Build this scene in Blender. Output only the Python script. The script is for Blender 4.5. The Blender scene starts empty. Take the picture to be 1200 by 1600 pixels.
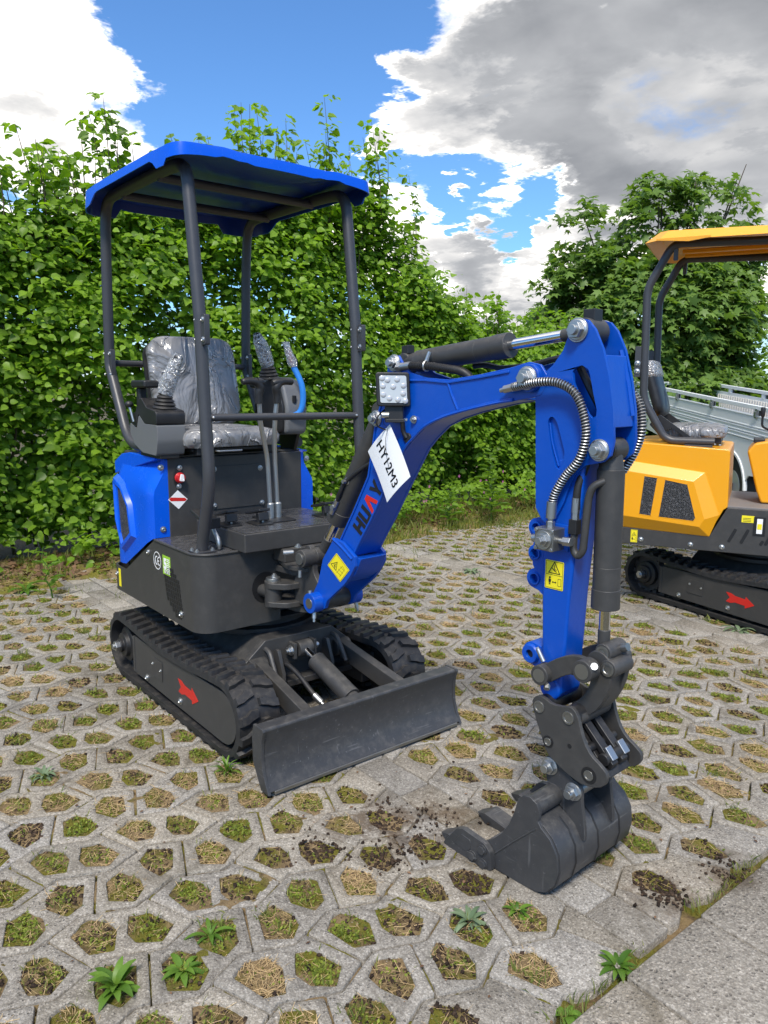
import bpy, bmesh, math, random
import numpy as np
from mathutils import Vector, Matrix, noise as mnoise
from mathutils.geometry import tessellate_polygon

SC = bpy.context.scene
COL = SC.collection
R = math.radians
rng = random.Random(11)
nrg = np.random.default_rng(5)

# ------------------------------------------------------------------ camera
cam_d = bpy.data.cameras.new("camera")
cam = bpy.data.objects.new("camera", cam_d)
COL.objects.link(cam)
YAW, PIT, ROL, FPX = 2.4596, -0.16535, 0.00705, 1186.44
fw = Vector((math.cos(PIT) * math.cos(YAW), math.cos(PIT) * math.sin(YAW), math.sin(PIT)))
rt = Vector((math.sin(YAW), -math.cos(YAW), 0))
up = rt.cross(fw)
r2 = rt * math.cos(ROL) + up * math.sin(ROL)
u2 = up * math.cos(ROL) - rt * math.sin(ROL)
M = Matrix((r2, u2, -fw)).transposed().to_4x4()
M.translation = Vector((2.927, -1.717, 1.437))
cam.matrix_world = M
cam_d.sensor_fit = 'VERTICAL'
cam_d.sensor_height = 36.0
cam_d.sensor_width = 27.0
cam_d.lens = FPX * 36.0 / 1600.0
cam_d.clip_start = 0.05
cam_d.clip_end = 2000
SC.camera = cam

# ------------------------------------------------------------------ light
SUN_DIR = Vector((0.42, -0.46, 0.80)).normalized()      # towards the sun
sun_d = bpy.data.lights.new("sun", 'SUN')
sun_d.energy = 1.5
sun_d.angle = R(12)
sun_d.color = (1.0, 0.93, 0.83)
sun = bpy.data.objects.new("sun", sun_d)
COL.objects.link(sun)
sun.rotation_euler = (-SUN_DIR).to_track_quat('-Z', 'Y').to_euler()
SC.view_settings.view_transform = 'Standard'
SC.view_settings.look = 'None'
SC.view_settings.gamma = 1.0
SC.view_settings.exposure = 1.62
SC.view_settings.use_curve_mapping = False
SC.render.film_transparent = False
SC.cycles.max_bounces = 6
SC.cycles.transparent_max_bounces = 8

# ------------------------------------------------------------------ node helpers
class NT:
    def __init__(s, tree):
        s.t = tree; s.n = tree.nodes; s.l = tree.links
    def new(s, typ, **kw):
        n = s.n.new(typ)
        for k, v in kw.items():
            setattr(n, k, v)
        return n
    def set(s, sock, v):
        if isinstance(v, bpy.types.NodeSocket):
            s.l.new(v, sock)
        elif isinstance(v, (tuple, list)) and len(v) == 3 and sock.type == 'RGBA':
            sock.default_value = (*v, 1)
        else:
            sock.default_value = v
    def math(s, op, a, b=None, c=None, clamp=False):
        n = s.new('ShaderNodeMath', operation=op); n.use_clamp = clamp
        s.set(n.inputs[0], a)
        if b is not None: s.set(n.inputs[1], b)
        if c is not None: s.set(n.inputs[2], c)
        return n.outputs[0]
    def vmath(s, op, a, b=None):
        n = s.new('ShaderNodeVectorMath', operation=op)
        s.set(n.inputs[0], a)
        if b is not None: s.set(n.inputs[1], b)
        return n.outputs[1] if op in ('DOT_PRODUCT', 'LENGTH', 'DISTANCE') else n.outputs[0]
    def maprange(s, v, a, b, c=0.0, d=1.0, smooth=True):
        n = s.new('ShaderNodeMapRange')
        n.interpolation_type = 'SMOOTHSTEP' if smooth else 'LINEAR'
        s.set(n.inputs[0], v)
        for i, x in zip((1, 2, 3, 4), (a, b, c, d)): s.set(n.inputs[i], x)
        return n.outputs[0]
    def noise(s, vec, scale, detail=4, rough=0.55, dist=0.0, col=False):
        n = s.new('ShaderNodeTexNoise')
        if vec is not None: s.l.new(vec, n.inputs['Vector'])
        n.inputs['Scale'].default_value = scale
        n.inputs['Detail'].default_value = detail
        n.inputs['Roughness'].default_value = rough
        n.inputs['Distortion'].default_value = dist
        return n.outputs['Color'] if col else n.outputs['Fac']
    def voro(s, vec, scale, feature='F1', out='Distance'):
        n = s.new('ShaderNodeTexVoronoi', feature=feature)
        if vec is not None: s.l.new(vec, n.inputs['Vector'])
        n.inputs['Scale'].default_value = scale
        return n.outputs[out]
    def mix(s, f, a, b, typ='MIX'):
        n = s.new('ShaderNodeMix', data_type='RGBA', blend_type=typ)
        s.set(n.inputs[0], f); s.set(n.inputs[6], a); s.set(n.inputs[7], b)
        return n.outputs[2]
    def ramp(s, f, stops):
        n = s.new('ShaderNodeValToRGB')
        cr = n.color_ramp
        while len(cr.elements) < len(stops): cr.elements.new(0.5)
        for e, (p, c) in zip(cr.elements, stops):
            e.position = p; e.color = (*c, 1)
        s.set(n.inputs[0], f)
        return n.outputs[0]

# ------------------------------------------------------------------ sky
world = bpy.data.worlds.new("World")
SC.world = world
world.use_nodes = True
nt = NT(world.node_tree)
nt.n.clear()
tc = nt.new('ShaderNodeTexCoord')
d = nt.vmath('NORMALIZE', tc.outputs['Generated'])
sky = nt.new('ShaderNodeTexSky', sky_type='NISHITA')
sky.sun_disc = False
sky.sun_elevation = math.asin(SUN_DIR.z)
sky.sun_rotation = math.atan2(SUN_DIR.x, SUN_DIR.y)
sky.air_density = 1.0; sky.dust_density = 0.6; sky.ozone_density = 2.0
SKY_K = 0.054
skyc = nt.vmath('SCALE', sky.outputs[0]); skyc.node.inputs[3].default_value = SKY_K
skyc = nt.mix(1.0, skyc, (0.60, 0.92, 1.24), 'MULTIPLY')
sep = nt.new('ShaderNodeSeparateXYZ'); nt.l.new(d, sep.inputs[0])
z = sep.outputs[2]
zz = nt.math('ADD', nt.math('MAXIMUM', z, 0.0), 0.22)
cmb = nt.new('ShaderNodeCombineXYZ')
nt.set(cmb.inputs[0], nt.math('DIVIDE', sep.outputs[0], zz))
nt.set(cmb.inputs[1], nt.math('DIVIDE', sep.outputs[1], zz))
nt.set(cmb.inputs[2], nt.math('MULTIPLY', z, 2.6))
pl = cmb.outputs[0]
w1 = nt.noise(pl, 3.0, 6, 0.6, 0.2, col=True)
w2 = nt.noise(pl, 9.0, 5, 0.65, 0.3, col=True)
dw = nt.vmath('SUBTRACT', w1, (0.5, 0.5, 0.5)); dw = nt.vmath('SCALE', dw); dw.node.inputs[3].default_value = 0.26
dw2 = nt.vmath('SUBTRACT', w2, (0.5, 0.5, 0.5)); dw2 = nt.vmath('SCALE', dw2); dw2.node.inputs[3].default_value = 0.10
dd = nt.vmath('NORMALIZE', nt.vmath('ADD', nt.vmath('ADD', d, dw), dw2))
def blobs(lst):
    acc = None
    for (dx, dy, dz), r_out, r_in, w in lst:
        dt = nt.vmath('DOT_PRODUCT', dd, Vector((dx, dy, dz)).normalized())
        v = nt.math('MULTIPLY', nt.maprange(dt, math.cos(r_out), math.cos(r_in)), w)
        acc = v if acc is None else nt.math('ADD', acc, v)
    return acc
cover = blobs([
    ((-0.903, 0.250, 0.360), .13, .02, .60), ((-0.937, 0.170, 0.330), .19, .05, .5), ((-0.925, 0.288, 0.225), .12, .03, .45),
    ((-0.880, 0.375, 0.245), .09, .02, .30), ((-0.885, 0.359, 0.297), .035, .0, .22), ((-0.753, 0.516, 0.410), .045, .0, .22),
    ((-0.643, 0.686, 0.345), .16, .03, .60), ((-0.526, 0.789, 0.318), .22, .05, .70), ((-0.426, 0.845, 0.323), .26, .06, .70),
    ((-0.591, 0.764, 0.270), .13, .03, .50), ((-0.725, 0.624, 0.290), .12, .02, .50), ((-0.777, 0.559, 0.288), .05, .0, .38),
    ((-0.669, 0.673, 0.312), .11, .02, .40), ((-0.714, 0.679, 0.160), .17, .04, .60), ((-0.765, 0.605, 0.205), .09, .02, .42),
    ((-0.649, 0.749, 0.136), .14, .04, .55), ((-0.479, 0.858, 0.180), .17, .04, .55), ((-0.536, 0.747, 0.400), .09, .01, .35),
    ((-0.613, 0.755, 0.211), .065, .01, -.42), ((-0.80, 0.468, 0.355), .22, .05, -.5),
    ((-0.738, 0.575, 0.365), .13, .02, -.55), ((-0.735, 0.624, 0.252), .060, .01, -1.1), ((-0.685, 0.68, 0.240), .060, .01, -1.3), ((-0.636, 0.74, 0.214), .060, .01, -1.3),
])
ncl = nt.noise(pl, 2.3, 9, 0.60, 0.35)
nfine = nt.noise(pl, 7.5, 6, 0.58, 0.3)
cover = nt.math('MINIMUM', nt.math('MAXIMUM', cover, -0.7), 0.95)
dens = nt.math('ADD', nt.math('MULTIPLY', ncl, 2.0), nt.math('MULTIPLY', nfine, 0.4))
dens = nt.math('ADD', dens, cover)
dens = nt.math('ADD', dens, nt.maprange(z, 0.42, 0.70, 0.0, 0.40))  # extra cloud overhead, out of view, added to make the light less blue
dens = nt.math('SUBTRACT', dens, 1.20 + 0.25)
alpha = nt.maprange(dens, -0.08, 0.42)
thick = nt.maprange(dens, 0.05, 0.75)
grey = blobs([((-0.640, 0.680, 0.360), .13, .03, .65), ((-0.56, 0.75, 0.345), .14, .03, .5), ((-0.526, 0.789, 0.318), .17, .04, .75), ((-0.426, 0.845, 0.330), .22, .06, .8),
              ((-0.48, 0.815, 0.300), .17, .03, .8), ((-0.649, 0.749, 0.120), .12, .03, .45), ((-0.70, 0.695, 0.165), .10, .03, .40),
              ((-0.915, 0.295, 0.235), .12, .03, .30), ((-0.935, 0.23, 0.28), .06, .0, .18)])
nsh = nt.noise(pl, 4.2, 5, 0.5, 0.2)
dark = nt.math('ADD', nt.math('MULTIPLY', nt.math('MINIMUM', grey, 0.9), 0.80), nt.math('MULTIPLY', nt.math('SUBTRACT', nsh, 0.46), 0.95))
dark = nt.math('MULTIPLY', nt.math('MAXIMUM', dark, 0.0), nt.math('MAXIMUM', thick, nt.maprange(grey, 0.35, 0.9, 0.0, 0.8)), clamp=True)
cloudc = nt.ramp(dark, [(0.0, (0.74, 0.70, 0.64)), (0.12, (0.52, 0.50, 0.475)), (0.32, (0.31, 0.305, 0.30)), (0.62, (0.172, 0.176, 0.184)), (1.0, (0.095, 0.100, 0.110))])
hz = nt.maprange(z, -0.02, 0.10, 1.0, 0.0)
bg = nt.mix(alpha, skyc, cloudc)
bg = nt.mix(nt.math('MULTIPLY', hz, 0.5), bg, (0.45, 0.47, 0.50))
bgn = nt.new('ShaderNodeBackground')
nt.l.new(bg, bgn.inputs[0]); bgn.inputs[1].default_value = 1.0
wo = nt.new('ShaderNodeOutputWorld')
nt.l.new(bgn.outputs[0], wo.inputs[0])

# ------------------------------------------------------------------ materials
def newmat(name):
    m = bpy.data.materials.new(name); m.use_nodes = True
    t = NT(m.node_tree)
    b = t.n['Principled BSDF']
    return m, t, b
def obvec(t, obj=True):
    return t.new('ShaderNodeTexCoord').outputs['Object' if obj else 'Generated']
def bump(t, b, h, dist=0.002, strength=1.0):
    n = t.new('ShaderNodeBump'); n.inputs['Distance'].default_value = dist; n.inputs['Strength'].default_value = strength
    t.set(n.inputs['Height'], h); t.l.new(n.outputs[0], b.inputs['Normal'])
def paint(name, col, rough=0.3, var=0.12, dust=0.12, peel=0.0006, coat=0.0, dustcol=(0.22, 0.20, 0.17), metal=0.0, dscale=7, spec=0.5):
    m, t, b = newmat(name)
    v = obvec(t)
    n1 = t.noise(v, 3.5, 5)
    n2 = t.noise(v, dscale * 3, 6, 0.7)
    c = t.mix(t.math('MULTIPLY', n1, var * 2), col, tuple(x * 0.72 for x in col))
    geo = t.new('ShaderNodeNewGeometry')
    sx = t.new('ShaderNodeSeparateXYZ'); t.l.new(geo.outputs['Normal'], sx.inputs[0])
    upf = t.maprange(sx.outputs[2], -0.2, 0.9, 0.25, 1.0)
    df = t.math('MULTIPLY', t.math('MULTIPLY', t.maprange(n2, 0.42, 0.75), upf), dust)
    c = t.mix(df, c, dustcol)
    t.l.new(c, b.inputs['Base Color'])
    t.set(b.inputs['Roughness'], t.math('ADD', t.math('MULTIPLY', n2, 0.16), rough - 0.06))
    b.inputs['Metallic'].default_value = metal
    b.inputs['Coat Weight'].default_value = coat
    b.inputs['Coat Roughness'].default_value = 0.08
    b.inputs['Specular IOR Level'].default_value = spec
    if peel: bump(t, b, t.noise(v, 60, 3), peel, 0.5)
    return m
MAT = {}
def scuffed(name, col, rough):
    m = paint(name, col, rough, 0.3, 0.38, 0.0008, 0, (0.16, 0.15, 0.135))
    t = NT(m.node_tree); b = t.n['Principled BSDF']
    src = b.inputs['Base Color'].links[0].from_socket
    v = obvec(t)
    f = None
    for rot, sc in (((0, 0, 0), (3, 3, .25)), ((R(35), R(10), R(20)), (.4, 6, 6)), ((R(-20), R(50), 0), (6, .4, 6))):
        mp = t.new('ShaderNodeMapping'); mp.inputs['Rotation'].default_value = rot; mp.inputs['Scale'].default_value = sc; t.l.new(v, mp.inputs[0])
        g = t.maprange(t.noise(mp.outputs[0], 14, 3, 0.5), 0.66, 0.72)
        f = g if f is None else t.math('MAXIMUM', f, g)
    t.l.new(t.mix(t.math('MULTIPLY', f, 0.30), src, (0.17, 0.17, 0.17)), b.inputs['Base Color'])
    return m
MAT['blue'] = paint('blue_paint', (0.0006, 0.066, 0.42), 0.30, 0.16, 0.07, 0.0012, 0.0, (0.2, 0.24, 0.35), spec=0.42)
MAT['blue_plastic'] = paint('blue_cover_plastic', (0.0008, 0.090, 0.64), 0.24, 0.06, 0.02, 0.0, 0.0, (0.25, 0.28, 0.36), spec=0.40)
MAT['char'] = paint('charcoal_paint', (0.041, 0.040, 0.039), 0.48, 0.2, 0.22, 0.0006)
MAT['steel_dark'] = scuffed('scuffed_dark_steel', (0.040, 0.041, 0.044), 0.42)
MAT['tube'] = paint('dark_tube_paint', (0.042, 0.043, 0.048), 0.40, 0.1, 0.08, 0.0003)
MAT['black'] = paint('black_plastic', (0.012, 0.012, 0.013), 0.45, 0.1, 0.12, 0.0004)
MAT['grey_plastic'] = paint('grey_plastic', (0.13, 0.135, 0.14), 0.5, 0.1, 0.08, 0.0004)
MAT['rubber'] = paint('track_rubber', (0.017, 0.0172, 0.019), 0.55, 0.3, 0.55, 0.0016, 0, (0.10, 0.088, 0.072), dscale=10)
MAT['hose'] = paint('black_hose', (0.013, 0.013, 0.014), 0.5, 0.1, 0.1, 0.0005)
MAT['zinc'] = paint('zinc_steel', (0.50, 0.51, 0.51), 0.40, 0.3, 0.2, 0.0002, metal=1.0, dustcol=(0.3, 0.29, 0.27))
MAT['chrome'] = paint('chrome_rod', (0.72, 0.73, 0.74), 0.12, 0.1, 0.03, 0, metal=1.0)
MAT['pin'] = paint('bare_pin_steel', (0.30, 0.30, 0.29), 0.38, 0.3, 0.3, 0.0002, metal=0.9)
MAT['blue_shaded'] = paint('shaded_canopy_underside', (0.001, 0.028, 0.25), 0.30, 0.06, 0.0, 0)  # darker blue than the covers, underside shade put into the colour
MAT['yellow'] = paint('yellow_paint', (0.76, 0.33, 0.004), 0.36, 0.10, 0.05, 0.0005, 0.2, (0.6, 0.5, 0.3))
MAT['yellow_st'] = paint('yellow_sticker', (0.80, 0.68, 0.02), 0.4, 0.08, 0.05, 0)
MAT['green_st'] = paint('green_sticker', (0.30, 0.55, 0.04), 0.4, 0.08, 0.03, 0)
MAT['white'] = paint('white_print', (0.80, 0.80, 0.79), 0.5, 0.05, 0.03, 0)
MAT['paper'] = paint('laminated_paper', (0.78, 0.79, 0.80), 0.35, 0.04, 0.03, 0.0003)
MAT['ink'] = paint('black_print', (0.008, 0.008, 0.009), 0.5, 0.05, 0.02, 0)
MAT['red'] = paint('red_print', (0.55, 0.018, 0.012), 0.4, 0.1, 0.05, 0)
MAT['redknob'] = paint('red_knob', (0.50, 0.012, 0.015), 0.3, 0.1, 0.02, 0)
MAT['blue_hose'] = paint('blue_sleeve', (0.02, 0.20, 0.62), 0.42, 0.1, 0.03, 0.0004)
MAT['pinkgrip'] = paint('red_grip_in_film', (0.42, 0.13, 0.14), 0.25, 0.3, 0.3, 0.003, dustcol=(0.7, 0.65, 0.65))
MAT['alu'] = paint('aluminium_board', (0.74, 0.765, 0.78), 0.42, 0.12, 0.10, 0.0002, metal=0.05, dustcol=(0.45, 0.45, 0.43))
MAT['alu_pale'] = paint('pale_bed_panel', (0.72, 0.69, 0.64), 0.55, 0.1, 0.1, 0)
MAT['tyre'] = paint('tyre_rubber', (0.018, 0.018, 0.019), 0.6, 0.2, 0.3, 0.001)
MAT['rim'] = paint('silver_rim', (0.62, 0.63, 0.65), 0.35, 0.1, 0.15, 0, metal=0.5)
MAT['deck'] = paint('wrapped_floor_mat', (0.055, 0.055, 0.058), 0.25, 0.3, 0.2, 0.004, dustcol=(0.3, 0.29, 0.27))
MAT['greydeck'] = paint('grey_rubber_floor', (0.17, 0.165, 0.165), 0.6, 0.3, 0.4, 0.002)

def film_mat():
    # seat fabric under wrinkled clear plastic
    m, t, b = newmat('seat_in_clear_film')
    v = obvec(t)
    mp = t.new('ShaderNodeMapping'); mp.inputs['Scale'].default_value = (1, 1, 0.55); t.l.new(v, mp.inputs[0])
    n = t.noise(mp.outputs[0], 6.5, 4, 0.45, 1.1)
    w = t.math('ABSOLUTE', t.math('SUBTRACT', n, 0.5))
    crease = t.maprange(w, 0.0, 0.022, 1.0, 0.0)
    c = t.mix(t.math('MULTIPLY', crease, 0.45), (0.20, 0.20, 0.205), (0.58, 0.59, 0.61))
    t.l.new(c, b.inputs['Base Color'])
    b.inputs['Roughness'].default_value = 0.5
    b.inputs['Coat Weight'].default_value = 0.7
    b.inputs['Coat Roughness'].default_value = 0.22
    b.inputs['Coat IOR'].default_value = 1.7
    bump(t, b, t.math('ADD', n, t.math('MULTIPLY', crease, 0.12)), 0.09, 1.0)
    bn = [x for x in t.n if x.type == 'BUMP'][0]
    t.l.new(bn.outputs[0], b.inputs['Coat Normal'])
    return m
MAT['film'] = film_mat()
def clear_film():
    m, t, b = newmat('clear_film')
    v = obvec(t)
    n = t.noise(v, 40, 6, 0.6, 1.5)
    tr = t.new('ShaderNodeBsdfTransparent')
    gl = t.new('ShaderNodeBsdfGlossy'); gl.inputs['Roughness'].default_value = 0.15
    df = t.new('ShaderNodeBsdfDiffuse'); df.inputs[0].default_value = (0.75, 0.76, 0.78, 1)
    bp = t.new('ShaderNodeBump'); bp.inputs['Distance'].default_value = 0.02; t.l.new(n, bp.inputs['Height'])
    t.l.new(bp.outputs[0], gl.inputs['Normal']); t.l.new(bp.outputs[0], df.inputs['Normal'])
    m1 = t.new('ShaderNodeMixShader'); m1.inputs[0].default_value = 0.45
    t.l.new(gl.outputs[0], m1.inputs[1]); t.l.new(df.outputs[0], m1.inputs[2])
    m2 = t.new('ShaderNodeMixShader')
    t.set(m2.inputs[0], t.maprange(n, 0.30, 0.62, 0.22, 0.75))
    t.l.new(tr.outputs[0], m2.inputs[1]); t.l.new(m1.outputs[0], m2.inputs[2])
    out = t.n['Material Output']; t.l.new(m2.outputs[0], out.inputs[0])
    return m
MAT['clear'] = clear_film()
def lens_mat():
    m, t, b = newmat('lamp_lens')
    v = obvec(t)
    b.inputs['Base Color'].default_value = (0.46, 0.475, 0.49, 1)
    b.inputs['Roughness'].default_value = 0.12
    b.inputs['Metallic'].default_value = 0.10
    b.inputs['Coat Weight'].default_value = 0.8
    return m
MAT['lens'] = lens_mat()
def mesh_mat():
    m, t, b = newmat('black_wire_mesh')
    v = obvec(t)
    mp = t.new('ShaderNodeMapping'); mp.inputs['Rotation'].default_value = (0.0, R(45), 0.0); t.l.new(v, mp.inputs[0])
    n = t.voro(mp.outputs[0], 110, 'DISTANCE_TO_EDGE')
    f = t.maprange(n, 0.06, 0.16, 1.0, 0.0)
    t.l.new(t.mix(f, (0.003, 0.003, 0.003), (0.085, 0.085, 0.088)), b.inputs['Base Color'])
    b.inputs['Roughness'].default_value = 0.5
    bump(t, b, f, 0.003, 1.0)
    return m
MAT['mesh'] = mesh_mat()

def concrete(name, base, warm, obj_rand=True, scale=1.0):
    m, t, b = newmat(name)
    geo = t.new('ShaderNodeNewGeometry')
    v = geo.outputs['Position']
    big = t.noise(v, 1.1, 5, 0.6)
    mid = t.noise(v, 9 * scale, 6, 0.65, 0.4)
    fine = t.noise(v, 70 * scale, 5, 0.7)
    agg = t.voro(v, 130 * scale, 'F1', 'Distance')
    aggc = t.voro(v, 130 * scale, 'F1', 'Color')
    sp = t.new('ShaderNodeSeparateColor'); t.l.new(aggc, sp.inputs[0])
    c = t.mix(t.maprange(mid, 0.3, 0.72), base, warm)
    c = t.mix(t.maprange(big, 0.42, 0.7, 0.0, 0.45), c, tuple(x * 0.62 for x in base))
    agg2 = t.voro(v, 300 * scale, 'F1', 'Color'); sp2 = t.new('ShaderNodeSeparateColor'); t.l.new(agg2, sp2.inputs[0])
    stops = [(0.0, (0.13, 0.115, 0.095)), (0.35, (0.235, 0.212, 0.18)), (0.70, (0.37, 0.34, 0.29)), (0.92, (0.56, 0.52, 0.46)), (1.0, (0.68, 0.64, 0.57))]
    c = t.mix(0.42, c, t.ramp(sp2.outputs[0], stops))
    c = t.mix(t.math('MULTIPLY', t.maprange(agg, 0.42, 0.62, 1.0, 0.0), 0.38), c, t.ramp(sp.outputs[0], stops))
    peb = t.math('MULTIPLY', t.maprange(agg, 0.30, 0.48, 1.0, 0.0), t.maprange(sp.outputs[0], 0.40, 0.50))
    pc = t.mix(sp.outputs[1], (0.70, 0.65, 0.57), (0.34, 0.28, 0.23))
    c = t.mix(t.math('MULTIPLY', peb, 0.22), c, pc)
    pit = t.math('MULTIPLY', t.maprange(agg, 0.25, 0.5, 1.0, 0.0), t.maprange(sp.outputs[2], 0.66, 0.76))
    c = t.mix(t.math('MULTIPLY', pit, 0.35), c, (0.09, 0.075, 0.062))
    gr = t.maprange(fine, 0.3, 0.75, 0.0, 1.0)
    c = t.mix(t.math('MULTIPLY', gr, 0.4), c, tuple(x * 0.45 for x in base))
    st = t.maprange(t.noise(v, 4.2, 6, 0.7, 0.8), 0.50, 0.72, 0.0, 0.70)
    c = t.mix(st, c, (0.115, 0.10, 0.075))
    for (sx_, sy_), rad in (((1.22, -.13), .30), ((1.90, .16), .17), ((1.10, -.30), .22), ((1.97, .42), .16)):
        ds = t.vmath('DISTANCE', v, (sx_, sy_, 0.0))
        sm = t.math('MULTIPLY', t.maprange(ds, rad * .25, rad, 1.0, 0.0), t.maprange(t.math('ADD', mid, t.math('MULTIPLY', fine, .35)), .55, .80))
        c = t.mix(t.math('MULTIPLY', sm, 0.8), c, (0.085, 0.060, 0.038))
    oi = t.new('ShaderNodeObjectInfo')
    at = t.new('ShaderNodeAttribute'); at.attribute_name = 'tone'
    rv = t.math('FRACT', t.math('ADD', oi.outputs['Random'], at.outputs['Fac']))
    hsv = t.new('ShaderNodeHueSaturation')
    t.l.new(c, hsv.inputs['Color'])
    t.set(hsv.inputs['Value'], t.maprange(rv, 0.0, 1.0, 0.84, 1.14, False))
    t.set(hsv.inputs['Saturation'], t.maprange(t.math('FRACT', t.math('MULTIPLY', rv, 7.3)), 0, 1, 0.7, 1.15, False))
    t.l.new(hsv.outputs[0], b.inputs['Base Color'])
    b.inputs['Roughness'].default_value = 0.9
    b.inputs['Specular IOR Level'].default_value = 0.25
    h = t.math('ADD', t.math('MULTIPLY', peb, 0.6), t.math('MULTIPLY', gr, 0.7))
    h = t.math('SUBTRACT', h, t.math('MULTIPLY', pit, 1.0))
    bump(t, b, h, 0.003, 0.8)
    return m
MAT['paver'] = concrete('exposed_concrete', (0.235, 0.214, 0.180), (0.300, 0.274, 0.230))
MAT['slab'] = concrete('slab_concrete', (0.235, 0.216, 0.186), (0.290, 0.268, 0.232), scale=0.8)

def soil_mat():
    m, t, b = newmat('mossy_soil')
    geo = t.new('ShaderNodeNewGeometry'); v = geo.outputs['Position']
    cell = t.noise(v, 6.5, 3, 0.5, 0.2)
    mid = t.noise(v, 28, 6, 0.7, 0.6)
    fine = t.noise(v, 160, 6, 0.75)
    soil = t.mix(fine, (0.045, 0.030, 0.018), (0.16, 0.112, 0.068))
    dry = t.mix(fine, (0.19, 0.13, 0.065), (0.42, 0.31, 0.175))
    moss = t.mix(fine, (0.085, 0.085, 0.014), (0.26, 0.235, 0.045))
    f1 = t.maprange(t.math('ADD', cell, t.math('MULTIPLY', mid, 0.55)), 0.64, 0.86)
    f2 = t.maprange(t.math('ADD', t.math('SUBTRACT', 1.0, cell), t.math('MULTIPLY', mid, 0.55)), 0.70, 0.92)
    c = t.mix(f1, soil, moss)
    c = t.mix(t.math('MULTIPLY', f2, 0.85), c, dry)
    peb = t.math('MULTIPLY', t.maprange(t.voro(v, 120), 0.12, 0.25, 1.0, 0.0), t.maprange(t.noise(v, 35, 3), 0.55, 0.62))
    c = t.mix(peb, c, (0.40, 0.36, 0.30))
    t.l.new(c, b.inputs['Base Color'])
    b.inputs['Roughness'].default_value = 1.0
    b.inputs['Specular IOR Level'].default_value = 0.1
    bump(t, b, t.math('ADD', mid, fine), 0.012, 1.0)
    return m
MAT['soil'] = soil_mat()
def ground_mat():
    m, t, b = newmat('rough_grass_ground')
    geo = t.new('ShaderNodeNewGeometry'); v = geo.outputs['Position']
    f = t.noise(v, 40, 6, 0.7)
    c = t.mix(t.noise(v, 1.5, 4), (0.06, 0.075, 0.02), (0.12, 0.09, 0.05))
    c = t.mix(f, c, (0.05, 0.035, 0.02))
    t.l.new(c, b.inputs['Base Color']); b.inputs['Roughness'].default_value = 1
    bump(t, b, f, 0.02, 1.0)
    return m
MAT['ground'] = ground_mat()

def leaf_mat(name, dark, light, trans=0.42, obj=False, rough=0.42):
    m, t, b = newmat(name)
    if obj:
        f = t.new('ShaderNodeObjectInfo').outputs['Random']
    else:
        at = t.new('ShaderNodeAttribute'); at.attribute_name = 'tone'; f = at.outputs['Fac']
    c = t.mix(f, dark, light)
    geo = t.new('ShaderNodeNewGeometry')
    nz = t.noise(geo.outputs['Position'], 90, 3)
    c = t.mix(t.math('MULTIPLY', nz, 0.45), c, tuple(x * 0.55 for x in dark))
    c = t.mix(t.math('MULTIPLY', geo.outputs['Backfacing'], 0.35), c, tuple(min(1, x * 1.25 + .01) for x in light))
    t.l.new(c, b.inputs['Base Color'])
    b.inputs['Roughness'].default_value = rough
    b.inputs['Specular IOR Level'].default_value = 0.28
    tl = t.new('ShaderNodeBsdfTranslucent')
    t.set(tl.inputs[0], t.mix(1.0, c, (1.35, 1.45, 0.48), 'MULTIPLY'))
    mx = t.new('ShaderNodeMixShader'); mx.inputs[0].default_value = trans
    t.l.new(b.outputs[0], mx.inputs[1]); t.l.new(tl.outputs[0], mx.inputs[2])
    t.l.new(mx.outputs[0], t.n['Material Output'].inputs[0])
    return m
HD, HL = (0.095, 0.195, 0.017), (0.250, 0.410, 0.032)
MAT['leaf'] = leaf_mat('hedge_leaf', HD, HL)
MAT['leaf_o'] = leaf_mat('hedge_leaf_single', (0.075, 0.15, 0.016), HL, obj=True)
MAT['maple'] = leaf_mat('maple_leaf', (0.070, 0.140, 0.028), (0.21, 0.33, 0.07), 0.36)
MAT['maple_o'] = leaf_mat('maple_leaf_single', (0.08, 0.15, 0.03), (0.21, 0.33, 0.07), 0.36, obj=True)
MAT['weed'] = leaf_mat('weed_leaf', (0.055, 0.13, 0.016), (0.17, 0.30, 0.04), 0.3)
MAT['weed_grey'] = leaf_mat('grey_green_weed_leaf', (0.10, 0.155, 0.08), (0.22, 0.29, 0.17), 0.2, rough=0.7)
MAT['mossleaf'] = leaf_mat('moss_leaflet', (0.08, 0.115, 0.012), (0.27, 0.32, 0.045), 0.25, rough=0.7)
MAT['grass'] = leaf_mat('grass_blade', (0.07, 0.11, 0.016), (0.25, 0.26, 0.065), 0.3, rough=0.6)
MAT['straw'] = leaf_mat('dry_straw', (0.22, 0.135, 0.06), (0.56, 0.41, 0.22), 0.2, rough=0.7)
MAT['crumb'] = leaf_mat('soil_crumb', (0.016, 0.010, 0.007), (0.085, 0.055, 0.035), 0.0, rough=1.0)
MAT['litter'] = leaf_mat('dead_leaf', (0.085, 0.045, 0.025), (0.25, 0.15, 0.085), 0.1, rough=0.8)
MAT['bark'] = paint('brown_bark', (0.085, 0.06, 0.04), 0.85, 0.4, 0.3, 0.004, 0, (0.14, 0.12, 0.09))
MAT['petal'] = paint('pink_petal', (0.55, 0.16, 0.36), 0.6, 0.1, 0.0, 0)
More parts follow.
